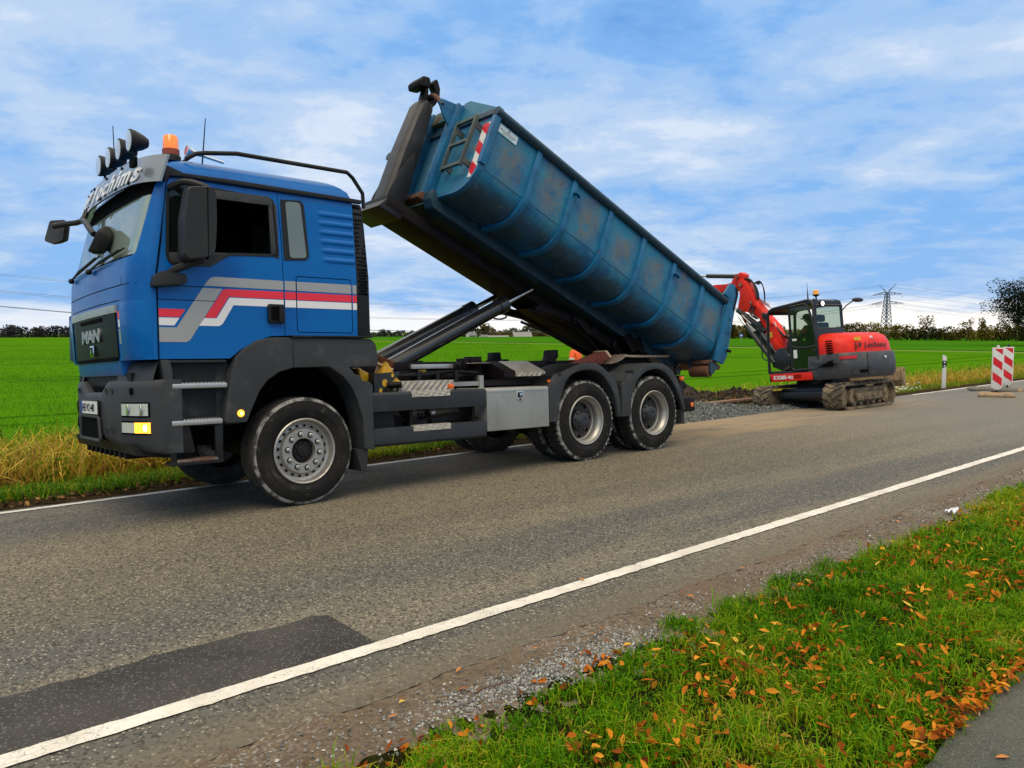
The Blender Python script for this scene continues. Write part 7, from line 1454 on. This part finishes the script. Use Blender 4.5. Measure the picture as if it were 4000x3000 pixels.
# ------------------------------------------------------------------ works site: soil bank, gravel, plank
def hf(name, x0, x1, y0, y1, nx, ny, fn, m, **k):
    mb = MB(); mb.loft([[(x0 + (x1 - x0)*i/nx, y0 + (y1 - y0)*j/ny, fn(x0 + (x1 - x0)*i/nx, y0 + (y1 - y0)*j/ny)) for j in range(ny + 1)] for i in range(nx + 1)], False, False); return tag(mb.build(name, m, smooth=60), **k)
soilm = mat('dug_soil', (0.030, 0.018, 0.010), 0.95, layers=[((0.075, 0.045, 0.022), 5, 0.45, 0.68), ((0.012, 0.008, 0.005), 14, 0.52, 0.7)], bmp=(0.9, 22, 0.06))
gravm = mat('grey_gravel', (0.085, 0.095, 0.088), 0.9, layers=[((0.16, 0.175, 0.165), 16, 0.45, 0.65), ((0.035, 0.038, 0.035), 28, 0.48, 0.66), ((0.12, 0.09, 0.055), 0.9, 0.56, 0.72)], bmp=(1.0, 30, 0.05))
def soilz(x, y):
    c = 4.70 + 0.12*math.sin(x*1.1); h = 0.40 + 0.36*math.exp(-((x - 11.7)/1.1)**2) + 0.04*math.sin(x*2.7) + 0.035*math.sin(x*6.1 + 1); h *= max(0, min(1, (x - 7.6)/0.6))*max(0, min(1, (16.6 - x)/1.0))
    g = math.exp(-((y - c)/0.50)**2); return float(gh(y)) - 0.05 + h*g + (0.035*math.sin(9*x + 4*y)*math.sin(7*y - 2*x) + random.gauss(0, .012))*g
hf('soil_bank', 7.4, 16.8, 3.3, 6.4, 120, 40, soilz, soilm, kind='stuff')
def gravz(x, y):
    e = max(0, min(1, (y - 2.25)/0.35))*max(0, min(1, (4.75 - y)/0.6))*max(0, min(1, (x - 6.2)/0.8))*max(0, min(1, (16.5 - x)/1.5)); return float(gh(y)) - 0.03 + (0.09 + 0.27*math.exp(-((x - 11.0)/1.5)**2 - ((y - 3.75)/0.55)**2) + 0.025*math.sin(3*x + 2*y) + random.gauss(0, .014))*e
hf('gravel_bed', 6.0, 16.8, 2.2, 4.9, 130, 40, gravz, gravm, kind='stuff')
n = 5200; px = rng.uniform(6.6, 15.5, n); py = 2.32 + rng.beta(1.1, 1.6, n)*2.3
pz = np.array([gravz(a, b_) for a, b_ in zip(px, py)])
gst = attr_mat('crushed_stone', [(0.0, (0.04, 0.042, 0.04)), (0.5, (0.13, 0.14, 0.135)), (0.85, (0.25, 0.26, 0.25)), (1.0, (0.34, 0.30, 0.24))], 0.85, 0)
stones('crushed_stone', px, py, pz + 0.004, rng.uniform(0.012, 0.034, n), gst, rng.beta(2, 2, n))
n = 1500; px = rng.uniform(7.8, 16.2, n); py = 4.70 + rng.normal(0, .38, n); stones('soil_clods', px, py, np.array([soilz(a, b_) for a, b_ in zip(px, py)]) + 0.01, rng.uniform(0.02, 0.06, n), soilm, rng.uniform(0, 1, n))
tag(MB().box(-1.25, 1.25, -0.06, 0.06, 0, 0.05).build('plank', mat('reddish_plank', (0.33, 0.20, 0.15), 0.8, layers=[((0.20, 0.11, 0.07), 8, 0.45, 0.7, (.1, 1, 1))]), None, bevel=0.006, M=Matrix.Translation((13.3, 4.15, -0.09)) @ Matrix.Rotation(R(-2), 4, 'Z')), 'pale reddish plank lying between the dark soil bank and grey gravel', 'plank')
clodm = mat('mud_clods', (0.05, 0.038, 0.024), 0.95)
for k, (x, y) in enumerate(((5.0, 0.92), (5.2, 1.0), (5.42, 0.97), (5.5, 0.96), (5.3, 0.72))):
    mb = MB().ball((0, 0, 0.012), 0.035 + 0.01*(k % 3), 0.028, 0.02, 8); o = mb.build('mud_clod', clodm, None, loc=(x, y, float(gh(y)))); tag(o, 'small dark mud clod lying on the road behind the rear wheel', 'clod', 'mud clods dropped on the road behind the truck')

# ------------------------------------------------------------------ roadside furniture
bwhite = mat('panel_white', (0.72, 0.71, 0.66), 0.4, layers=[((0.55, 0.53, 0.46), 4, 0.5, 0.75)]); bred = mat('panel_red', (0.66, 0.012, 0.018), 0.4); foot = mat('recycled_rubber', (0.16, 0.15, 0.12), 0.9, layers=[((0.09, 0.085, 0.075), 5, 0.45, 0.7), ((0.35, 0.25, 0.13), 3.5, 0.52, 0.66)])
footb = mat('pale_foot', (0.34, 0.23, 0.12), 0.85, layers=[((0.20, 0.16, 0.11), 4, 0.45, 0.7)])
def beacon_board(x, y, yaw, label, fm_, dark=False, prism_w=0.27):
    z = float(gh(y)); o = empty('warning_beacon', M=Matrix.Translation((x, y, z)) @ Matrix.Rotation(yaw, 4, 'Z'), label=label, cat='warning board')
    mb = MB(); mb.loft([[(a*w_, b_*w2, h) for a, b_ in ((-1, -1), (1, -1), (1, 1), (-1, 1))] for w_, w2, h in ((0.40, 0.20, 0.0), (0.40, 0.20, 0.06), (0.33, 0.13, 0.115))]); f_ = mb.build('foot', fm_, o, bevel=0.02); MB().box(-0.11, 0.11, -0.03, 0.03, 0.112, 0.119).build('slot', gap, f_, smooth=0)
    MB().box(-0.02, 0.02, -0.02, 0.02, 0.10, 0.30).build('post', bplas, o)
    w = 0.125; z0, z1 = 0.25, 1.26
    mb = MB().prism([(-w, z0), (-w*.3, z0 - 0.07), (w*.3, z0 - 0.07), (w, z0), (w, z1), (-w, z1)], -0.035, 0.035); pn_ = mb.build('panel', bwhite, o, bevel=0.008)
    for s in (-1, 1):
        mb = MB(); yf = s*0.0375; iw = w - 0.022; hz_ = (z1 - z0 - 0.05)
        for k in range(-1, 4):
            zb = z0 + 0.03 + k*0.40
            P_ = [(-iw, zb + 0.16), (-iw, zb + 0.36), (iw, zb + 0.20), (iw, zb)]
            lo, hi = z0 + 0.03, z1 - 0.03
            poly = []
            pts = P_
            def clip(pts, keep, inter):
                out = []
                for i in range(len(pts)):
                    a, b_ = pts[i - 1], pts[i]
                    if keep(b_):
                        if not keep(a): out.append(inter(a, b_))
                        out.append(b_)
                    elif keep(a): out.append(inter(a, b_))
                return out
            for lim, sg_ in ((lo, 1), (hi, -1)):
                it = lambda a, b_, lim=lim: (a[0] + (b_[0] - a[0])*(lim - a[1])/(b_[1] - a[1]), lim); kp = lambda p_, lim=lim, sg_=sg_: (p_[1] - lim)*sg_ >= 0
                pts = clip(pts, kp, it)
                if len(pts) < 3: break
            if len(pts) >= 3: mb.sheet(pts, yf, 'y')
        mb.build('red_stripes', bred, pn_, smooth=0)
    MB().box(-0.03, 0.03, -0.03, 0.03, z1, z1 + 0.06).build('lamp_socket', bwhite if not dark else bplas, o, bevel=0.008); return o
vy = R(40)
beacon_board(19.05, -0.08, R(-66), 'nearer red and white striped warning board on a pale tan foot plate', footb)
beacon_board(21.55, 0.42, R(-66), 'farther red and white striped warning board on dark grey foot plates', foot, True)
ft = MB(); ft.loft([[(a*w_, b_*w2, h) for a, b_ in ((-1, -1), (1, -1), (1, 1), (-1, 1))] for w_, w2, h in ((0.40, 0.20, 0.0), (0.40, 0.20, 0.06), (0.33, 0.13, 0.115))]); o = ft.build('foot_plate', foot, None, bevel=0.02, M=Matrix.Translation((22.0, 1.15, float(gh(1.15)))) @ Matrix.Rotation(R(-52), 4, 'Z')); tag(o, 'bare dark foot plate standing behind the striped warning boards', 'foot plate')
dp = empty('delineator_post', M=Matrix.Translation((23.9, 2.95, float(gh(2.95)))) @ Matrix.Rotation(R(-52), 4, 'Z'), label='white roadside delineator post with black band and two round reflectors', cat='delineator post')
mb = MB().loft([[(-0.06, -0.05, z), (0.06, -0.05, z + d), (0.04, 0.05, z + d), (-0.04, 0.05, z)] for z, d in ((-0.05, 0), (0.97, 0.0), (1.10, -0.06))]); mb.build('post', bwhite, dp, bevel=0.01)
mb = MB().loft([[(-0.062, -0.052, z), (0.062, -0.052, z + d), (0.042, 0.052, z + d), (-0.042, 0.052, z)] for z, d in ((0.66, 0.05), (0.90, 0.0))]); bb = mb.build('black_band', bplas, dp)
for z in (0.73, 0.84): MB().lathe([(0, -0.006), (0.025, -0.004), (0.028, 0.004)], (0.0, -0.054, z), (0, 1, 0), 14).build('reflector', mat('reflector_white', (0.85, 0.85, 0.85), 0.2, metal=0.3) if 'reflector_white' not in bpy.data.materials else bpy.data.materials['reflector_white'], bb)
# white flowers in the verge
fx = rng.normal(19.3, 0.8, 220); fy = rng.normal(2.75, 0.18, 220); fz = gh(fy) + rng.uniform(0.10, 0.30, 220)
flm = attr_mat('white_blossom', [(0, (0.55, 0.6, 0.4)), (1, (0.8, 0.82, 0.72))], 0.7, 0.3)
fast_mesh('white_flowers', leaf_verts(fx, fy, fz, rng.uniform(.05, .09, 220), rng.uniform(.04, .07, 220), 0.4), 4, flm, np.repeat(rng.uniform(0, 1, 220), 2), 'stuff')
# litter, dandelion, single leaves, twig
mb = MB(); rows = [[(0.13*i/6 - .065 + random.gauss(0, .006), 0.08*j/4 - .04 + random.gauss(0, .005), 0.012 + abs(random.gauss(0, .022))) for j in range(5)] for i in range(7)]; mb.loft(rows, False, False)
tag(mb.build('paper_scrap', mat('white_paper', (0.75, 0.76, 0.80), 0.7), None, loc=(4.30, -4.26, 0.01), smooth=0), 'crumpled white paper scrap lying on gravel at the grass edge', 'litter')
dn = empty('dandelion', loc=(0.62, -5.32, 0.0), label='single yellow dandelion flower standing in the grass near footpath', cat='flower')
MB().tube([(0, 0, 0), (0.004, 0.002, 0.05), (0.0, 0.0, 0.085)], 0.0025, 6).build('stem', mat('stem_green', (0.10, 0.2, 0.04), 0.6), dn)
mb = MB()
for k in range(40):
    a = k*2.399; r_ = 0.006 + 0.014*(k/40)**.5; d = Vector((math.cos(a), math.sin(a), 0)); s_ = Vector((-math.sin(a), math.cos(a), 0)); mb.add([Vector((0, 0, .086)) + s_*.003, Vector((0, 0, .086)) - s_*.003, d*r_ - s_*.003 + Vector((0, 0, .098 - r_*.3)), d*r_ + s_*.003 + Vector((0, 0, .098 - r_*.3))], [(0, 1, 2, 3)])
mb.build('blossom', mat('dandelion_yellow', (0.85, 0.60, 0.01), 0.6), dn, smooth=0)
lfm = [mat('orange_leaf', (0.46, 0.17, 0.03), 0.6), mat('brown_leaf', (0.20, 0.07, 0.025), 0.6), mat('yellow_leaf', (0.60, 0.40, 0.05), 0.6)]
def one_leaf(x, y, L, m, label, group=None):
    v = leaf_verts(np.array([0.0]), np.array([0.0]), np.array([0.008]), np.array([L]), np.array([L*.42]), 0.12); mb = MB(); mb.add([tuple(q) for q in v], [(0, 1, 2, 3), (4, 5, 6, 7)]); o = mb.build('fallen_leaf', m, None, loc=(x, y, float(gh(y)) + 0.006), smooth=0); tag(o, label, 'leaf', group)
one_leaf(-0.02, -5.98, 0.06, lfm[0], 'single orange leaf lying alone on the dark footpath')
one_leaf(0.35, -3.33, 0.05, lfm[0], 'small orange leaf lying on the white edge line')
one_leaf(-1.55, -4.02, 0.05, lfm[2], 'pale yellow leaf lying on the wet mud shoulder')
for k in range(16): one_leaf(rng.uniform(-1.8, 4), rng.uniform(-4.2, -3.9), rng.uniform(.04, .07), lfm[k % 2], 'brown or orange fallen leaf lying on the muddy shoulder', 'leaves lying on the mud shoulder')
tag(MB().tube([(0, 0, 0.006), (0.07, 0.01, 0.010), (0.15, -0.01, 0.012), (0.22, 0.0, 0.008)], [.004, .003], 6, smoothn=3).build('twig', mat('twig_brown', (0.10, 0.05, 0.025), 0.8), None, loc=(-1.25, -4.17, 0.0)), 'thin brown twig lying on the gravel shoulder near the grass', 'twig')
tag(MB().tube([(0, 0, 0.006), (0.05, 0.02, 0.02), (0.11, 0.04, 0.012)], [.0035, .002], 6).build('twig', mat('twig_pale', (0.45, 0.38, 0.25), 0.8), None, loc=(0.28, -5.80, 0.008)), 'pale broken twig at the leafy edge of the footpath', 'twig')

# ------------------------------------------------------------------ far trees, houses, pylon
def foliage_pts(blobs, n):
    """leaf clump positions inside a list of (centre, radii)"""
    w = np.array([b_[1][0]*b_[1][1]*b_[1][2] for b_ in blobs])**0.75; i = rng.choice(len(blobs), n, p=w/w.sum())
    d = rng.normal(0, 1, (n, 3)); d /= np.linalg.norm(d, axis=1)[:, None]; r = rng.uniform(0.35, 1.0, n)**0.5
    c = np.array([b_[0] for b_ in blobs])[i]; rad = np.array([b_[1] for b_ in blobs])[i]; return c + d*rad*r[:, None], i
def leaf_quads(P_, s):
    n = len(P_); a = rng.normal(0, 1, (n, 3)); a /= np.linalg.norm(a, axis=1)[:, None]; b_ = np.cross(a, rng.normal(0, 1, (n, 3))); b_ /= np.linalg.norm(b_, axis=1)[:, None]; s = (s*rng.uniform(.5, 1.3, n))[:, None]
    return np.stack([P_ - a*s, P_ - b_*s*.6, P_ + a*s, P_ + b_*s*.6], 1).reshape(-1, 3)
hedgem = attr_mat('hedge_leaves', [(0.0, (0.018, 0.022, 0.006)), (0.35, (0.055, 0.055, 0.010)), (0.6, (0.13, 0.095, 0.016)), (0.8, (0.20, 0.145, 0.02)), (1.0, (0.24, 0.20, 0.03))], 0.8, 0.2)
woodm = attr_mat('wood_leaves', [(0.0, (0.025, 0.030, 0.012)), (0.3, (0.07, 0.08, 0.025)), (0.55, (0.13, 0.085, 0.035)), (0.8, (0.18, 0.15, 0.035)), (1.0, (0.16, 0.07, 0.035))], 0.85, 0.2)
darkm = attr_mat('distant_leaves', [(0.0, (0.025, 0.028, 0.032)), (0.5, (0.045, 0.042, 0.042)), (1.0, (0.07, 0.06, 0.05))], 0.9, 0.1)
treem = attr_mat('dark_tree_leaves', [(0.0, (0.006, 0.010, 0.008)), (0.5, (0.016, 0.024, 0.012)), (0.9, (0.04, 0.045, 0.014)), (1.0, (0.09, 0.06, 0.015))], 0.7, 0.25)
barkm = mat('bark', (0.035, 0.028, 0.020), 0.9)
def gz_far(x, y): d = math.hypot(x, y); return -0.30 - min(8.0, max(0.0, (d - 255)*0.022))
# hedgerow across the field on the right
bl_ = []
y = 6.0
while y < 112:
    h = 2.7 + 0.5*math.sin(y*.21) + random.uniform(-.5, .7); bl_.append(((165 + random.uniform(-1, 1), y, -0.3 + h*.5), (1.4, random.uniform(1.2, 2.2), h*.55))); y += random.uniform(.9, 1.8)
P_, i_ = foliage_pts(bl_, 30000); fast_mesh('hedgerow', leaf_quads(P_, 0.21), 4, hedgem, np.clip(0.45 + 0.35*np.sin(i_*12.9898) + rng.normal(0, .18, len(P_)), 0, 1), 'stuff')
def tree(name, x, y, h, r, m, label, cat='tree', n=1200, ls=0.3, z=None, stems=1, group=None, thin=0.0, spread=1.0):
    z = gz_far(x, y) if z is None else z; o = empty(name, loc=(x, y, z), label=label, cat=cat, group=group); mb = MB(); bl = []
    for s in range(stems):
        a0 = random.uniform(0, 6.28); lean_ = (0.0 if stems == 1 else 0.22); top = Vector((math.cos(a0)*h*lean_, math.sin(a0)*h*lean_, h*0.62)); mb.tube([(0, 0, -0.2), top*0.5 + Vector((random.gauss(0, .03*h), random.gauss(0, .03*h), 0)), top], [0.028*h/stems**.3, 0.008*h], 7)
        for k in range(9):
            t = random.uniform(.3, 1.0); a = random.uniform(0, 6.28); st_ = top*t; ln_ = r*random.uniform(.55, 1.05)*(1.15 - .45*t); e = st_ + Vector((math.cos(a)*ln_*spread, math.sin(a)*ln_*spread, h*random.uniform(.05, .30)*t)); mb.tube([st_, st_.lerp(e, .5) + Vector((0, 0, .04*h)), e], [.009*h, .003*h], 5)
            bl.append((tuple(e), (r*.34, r*.34, h*.12))); bl.append((tuple(st_.lerp(e, .6) + Vector((0, 0, .05*h))), (r*.38, r*.38, h*.13)))
    for k in range(8): a = random.uniform(0, 6.28); q = r*random.uniform(.2, .75); bl.append(((math.cos(a)*q, math.sin(a)*q, h*random.uniform(.55, .88)), (r*.36, r*.36, h*.13)))
    mb.build('trunk', barkm, o)
    Q, i2 = foliage_pts(bl, n); Q[:, 2] = np.minimum(Q[:, 2], h)
    c = fast_mesh('crown', leaf_quads(Q, ls), 4, m, np.clip(0.4 + 0.3*np.sin(i2*7.7) + rng.normal(0, .2, n), 0, 1), None, None, None, o); return o
random.seed(21)
# dark multi-stemmed tree at the right edge
o = tree('field_tree', 115.9, 24.6, 10.2, 4.4, treem, 'large dark spreading tree with several stems at the right edge of the field', n=17000, ls=0.12, z=-0.3, stems=4, spread=1.15)
P_ = []
for k in range(60):      # drooping twig ends reaching left
    a = random.uniform(0, 6.28); zz = random.uniform(3.0, 8.5); rr = 5.4*math.sin(math.pi*min(1, max(.15, zz/10.5)))**.6
    P_ += [(115.9 + math.cos(a)*rr*f, 24.6 + math.sin(a)*rr*f, zz - 0.3 - .35*f + random.gauss(0, .07)) for f in np.linspace(.45, 1.05, 26)]
P_ = np.array(P_) - np.array([115.9, 24.6, -0.3]); fast_mesh('twigs', leaf_quads(P_, 0.13), 4, treem, rng.uniform(0, .7, len(P_)), None, None, None, o)
# slim trees standing up out of the hedge
for y_, h_, r_, lb in ((57.5, 5.6, 1.9, 'broad-crowned tree rising from the hedge just right of the excavator hood'), (47.2, 4.9, 1.0, 'slim sparse tree rising from the hedge below the pylon'), (50.0, 4.6, 1.5, 'bushy olive tree in the hedge left of the pylon foot'), (41.5, 4.6, 1.1, 'thin tree rising from the hedge halfway between pylon and delineator post'), (36.5, 4.7, 1.0, 'slender wispy tree rising from the hedge above the delineator post'), (30.5, 4.2, .9, 'small bare-looking tree in the hedge right of the delineator post'), (20.0, 5.2, 1.3, 'wispy tree rising from the hedge above the striped warning boards')):
    tree('hedge_tree', 164.5, y_, h_, r_, hedgem, lb, n=420, ls=0.17, z=-0.3)
# yellow bushes left of the excavator boom
for y_, r_, lb in ((103, 2.6, 'yellow-green bush seen between the container and the excavator boom'), (96, 2.2, 'olive bush right beside the yellow bush behind the boom')):
    tree('bush', 163, y_, 3.9, r_, hedgem, lb, cat='bush', n=900, ls=0.25, z=-0.3)
def dirpos(px_, D):   # a far place given by bearing, for laying out the horizon
    a = YAW - math.atan((px_*1.8083 - 2000)/3044); return (-3.43 + D*math.cos(a), -6.95 + D*math.sin(a))
# woods on the horizon
def wood(name, p0, p1, D, hm, m, n, ls, seed):
    random.seed(seed); bl = []; q = p0
    while q < p1: x, y = dirpos(q, D + random.uniform(-25, 25)); h = hm*random.uniform(.7, 1.1); bl.append(((x, y, gz_far(x, y) + h*.55), (h*.42, h*.42, h*.5))); q += h*.55/D*3044/1.8083
    P_, i_ = foliage_pts(bl, n); fast_mesh(name, leaf_quads(P_, ls), 4, m, np.clip(0.45 + 0.4*np.sin(i_*5.31) + rng.normal(0, .15, n), 0, 1), 'stuff')
wood('distant_wood', -60, 240, 880, 13.5, darkm, 6000, 1.1, 3); wood('distant_wood', 760, 1010, 800, 10, darkm, 5000, 1.0, 4)
wood('village_trees', 985, 1290, 640, 13.0, woodm, 9000, 0.9, 5); wood('village_trees', 1290, 1640, 600, 12.0, woodm, 8000, 0.9, 6); wood('distant_wood', 1480, 2260, 700, 9.5, woodm, 7000, 0.8, 9)
random.seed(31)
for q, D, h_, lb in ((22, 830, 15.5, 'tall dark tree at the left end of the distant wood on the left horizon'), (88, 830, 15.0, 'tall dark tree standing out of the distant wood left of the truck'), (1048, 610, 16, 'reddish broad tree behind the far houses'), (1165, 600, 17.5, 'tallest olive tree to the right of the far grey-roofed house')):
    x, y = dirpos(q, D); tree('far_tree', x, y, h_, h_*.42, darkm if q < 500 else woodm, lb, n=900, ls=0.8)
# houses
hw = mat('white_render', (0.62, 0.62, 0.58), 0.8); hr_ = mat('grey_roof', (0.16, 0.16, 0.17), 0.8); hr2 = mat('pale_roof', (0.24, 0.23, 0.22), 0.8); hbrick = mat('red_brick', (0.22, 0.08, 0.05), 0.85, layers=[((0.30, 0.14, 0.09), 2, .4, .7)]); wdark = mat('dark_window', (0.03, 0.035, 0.04), 0.2)
def house(px_, D, w, d, hw_, hr, wall, roof, label, rot=0.3):
    x, y = dirpos(px_, D); z = gz_far(x, y); o = empty('house', M=Matrix.Translation((x, y, z)) @ Matrix.Rotation(YAW + math.pi/2 + rot, 4, 'Z'), label=label, cat='house')
    wl = MB().prism([(-d/2, -1), (d/2, -1), (d/2, hw_), (0, hw_ + hr - .15), (-d/2, hw_)], -w/2, w/2, 'x').build('wall', wall, o, smooth=0)
    mb = MB(); mb.prism([(-d/2 - .4, hw_ - .2), (0, hw_ + hr), (d/2 + .4, hw_ - .2), (d/2 + .4, hw_), (0, hw_ + hr + .25), (-d/2 - .4, hw_)], -w/2 - .4, w/2 + .4, 'x'); rf = mb.build('roof', roof, o, smooth=0); MB().box(w*.2, w*.2 + .7, -.35, .35, hw_ + hr - .6, hw_ + hr + .9).build('chimney', hbrick, rf, smooth=0)
    for k in range(4):
        for s in (-1, 1): MB().box(-w*.38 + k*w*.22, -w*.38 + k*w*.22 + 1.1, s*d/2 - .04, s*d/2 + .04, hw_ - 1.7, hw_ - .5).build('window', wdark, wl, smooth=0)
    MB().box(-0.5, 0.6, -d/2 - .05, -d/2 + .05, 0, 2.1).build('door', hbrick, o, smooth=0); return o
house(1127, 560, 13, 10, 3.2, 4.2, hbrick, hr2, 'house with pale grey gabled roof and brick walls below the village trees', 0.25)
house(1076, 575, 15, 9, 3.4, 1.6, hbrick, hr2, 'low long building with pale flat-looking roof left of the gabled house', 0.1)
house(1018, 590, 6, 6, 5.6, 2.4, hw, hr_, 'small white two-storey house at the left end of the village trees', 0.5)
house(1045, 600, 8, 7, 3.0, 3.0, hw, hr_, 'small pale house half hidden by trees between the white and the long building', 0.9)
sx_, sy_ = dirpos(1600, 160); sg_ = empty('road_sign', M=Matrix.Translation((sx_, sy_, -0.3)) @ Matrix.Rotation(YAW - R(16), 4, 'Z'), label='small blue square road sign in front of the yellow bushes', cat='road sign')
MB().box(-.04, .04, -.04, .04, 0, 1.3).build('post', alu, sg_, smooth=0); sp = MB().box(-.05, -.03, -.32, .32, .75, 1.4).build('panel', mat('sign_blue', (0.02, 0.10, 0.45), 0.4), sg_, smooth=0); MB().prism([(-.2, .9), (.2, .9), (.2, 1.0), (-.05, 1.22), (-.2, 1.0)], -.056, -.05, 'x').build('symbol', white, sp, smooth=0)

# lattice pylon with its cables
pyl = mat('hazed_galvanised_steel', (0.08, 0.14, 0.20), 0.6, metal=0.3)  # steel grey with blue distance haze mixed into the colour
def pylon(px_, D, H, label, yaw):
    x, y = dirpos(px_, D); z = gz_far(x, y); o = empty('pylon', M=Matrix.Translation((x, y, z)) @ Matrix.Rotation(yaw, 4, 'Z'), label=label, cat='pylon'); mb = MB(); r = 0.16
    def wd(h): return 2.7*(1 - h/(H*0.93)) + 0.75
    L = [0, .12, .22, .31, .39, .46, .52, .58, .64, .70, .76, .82, .87]; 
    for i in range(len(L) - 1):
        h0, h1 = L[i]*H, L[i + 1]*H; a, b_ = wd(h0), wd(h1); c0 = [(-a, -a, h0), (a, -a, h0), (a, a, h0), (-a, a, h0)]; c1 = [(-b_, -b_, h1), (b_, -b_, h1), (b_, b_, h1), (-b_, b_, h1)]
        for k in range(4): mb.tube([c0[k], c1[k]], r*1.4, 4); mb.tube([c0[k], c1[(k + 1) % 4]], r, 4); mb.tube([c0[(k + 1) % 4], c1[k]], r, 4); mb.tube([c1[k], c1[(k + 1) % 4]], r, 4)
    mb.build('mast', pyl, o, smooth=0); tips = []
    for hz_, ln_ in ((.68, 13.5), (.835, 12.0)):
        for s in (-1, 1):
            mb = MB(); h = hz_*H; w = wd(h); tip = (0, s*ln_*1.0, h)
            for e in (-w, w): mb.tube([(e, s*w, h), tip], r, 4); mb.tube([(e, s*w, h + 1.9), tip], r, 4); mb.tube([(e, s*(w + ln_)*.5, h), (e*.4, s*(w + ln_)*.45, h + 1.0)], r*.8, 4)
            for f in (.25, .5, .75): q = w + (ln_ - w)*f; mb.tube([(w*(1 - f), s*q, h), (w*(1 - f), s*q, h + 1.9*(1 - f))], r*.7, 4); mb.tube([(w*(1 - f), s*q, h + 1.9*(1 - f)), (-w*(1 - f), s*q, h)], r*.7, 4)
            cr = mb.build('cross_arm', pyl, o, smooth=0)
            ends = (ln_, ln_*.55) if hz_ < .7 else (ln_,)
            for q in ends:
                MB().tube([(-2.2, s*q, h - 0.1), (-1.2, s*q, h - 1.5), (0, s*q, h - 2.0), (1.2, s*q, h - 1.5), (2.2, s*q, h - 0.1)], .07, 5, smoothn=3).build('jumper_loop', pyl, cr); tips.append((0, s*q, h - .2))
    for s in (-1, 1):
        mb = MB(); mb.tube([(0, 0, .86*H), (0, s*6.7, H)], r*1.2, 4); mb.tube([(0, s*.75, .87*H), (0, s*6.7, H)], r, 4); mb.tube([(0, s*1.2, .905*H), (0, s*3.4, .935*H)], r, 4); mb.build('horn', pyl, o, smooth=0); tips.append((0, s*6.7, H))
    Mx = Matrix.Translation((x, y, z)) @ Matrix.Rotation(yaw, 4, 'Z'); return [Mx @ Vector(t) for t in tips]
pa = dirpos(1912, 600); pb2 = dirpos(-700, 420); pc2 = dirpos(3000, 900)
yawp = math.atan2(pb2[1] - pa[1], pb2[0] - pa[0])
ta = pylon(1912, 600, 41.0, 'tall grey steel lattice pylon with two cross arms beyond the hedge', yawp)
def offs(tips, x, y, k=1.0, dz=0):
    bx0, by0 = pa; return [Vector((t.x - bx0 + x, t.y - by0 + y, t.z + dz)) for t in tips]
tb_ = offs(ta, *pb2, dz=4); tc_ = offs(ta, *pc2)
cab_m = mat('power_cable', (0.05, 0.08, 0.11), 0.7)
for far_t, sag, lab in ((tb_, 21.0, 'thin power cable running from the pylon to the left behind the truck'), (tc_, 14.0, 'thin power cable running from the pylon down to the right')):
    for k, (a, b_) in enumerate(zip(ta, far_t)):
        pts = [a.lerp(b_, i/40) - Vector((0, 0, sag*4*(i/40)*(1 - i/40))) for i in range(41)]
        o = MB().tube(pts, 0.055 if k < 6 else 0.04, 5).build('power_cable', cab_m, None, smooth=0); tag(o, lab, 'cable', 'power cables left of the pylon' if far_t is tb_ else 'power cables right of the pylon')
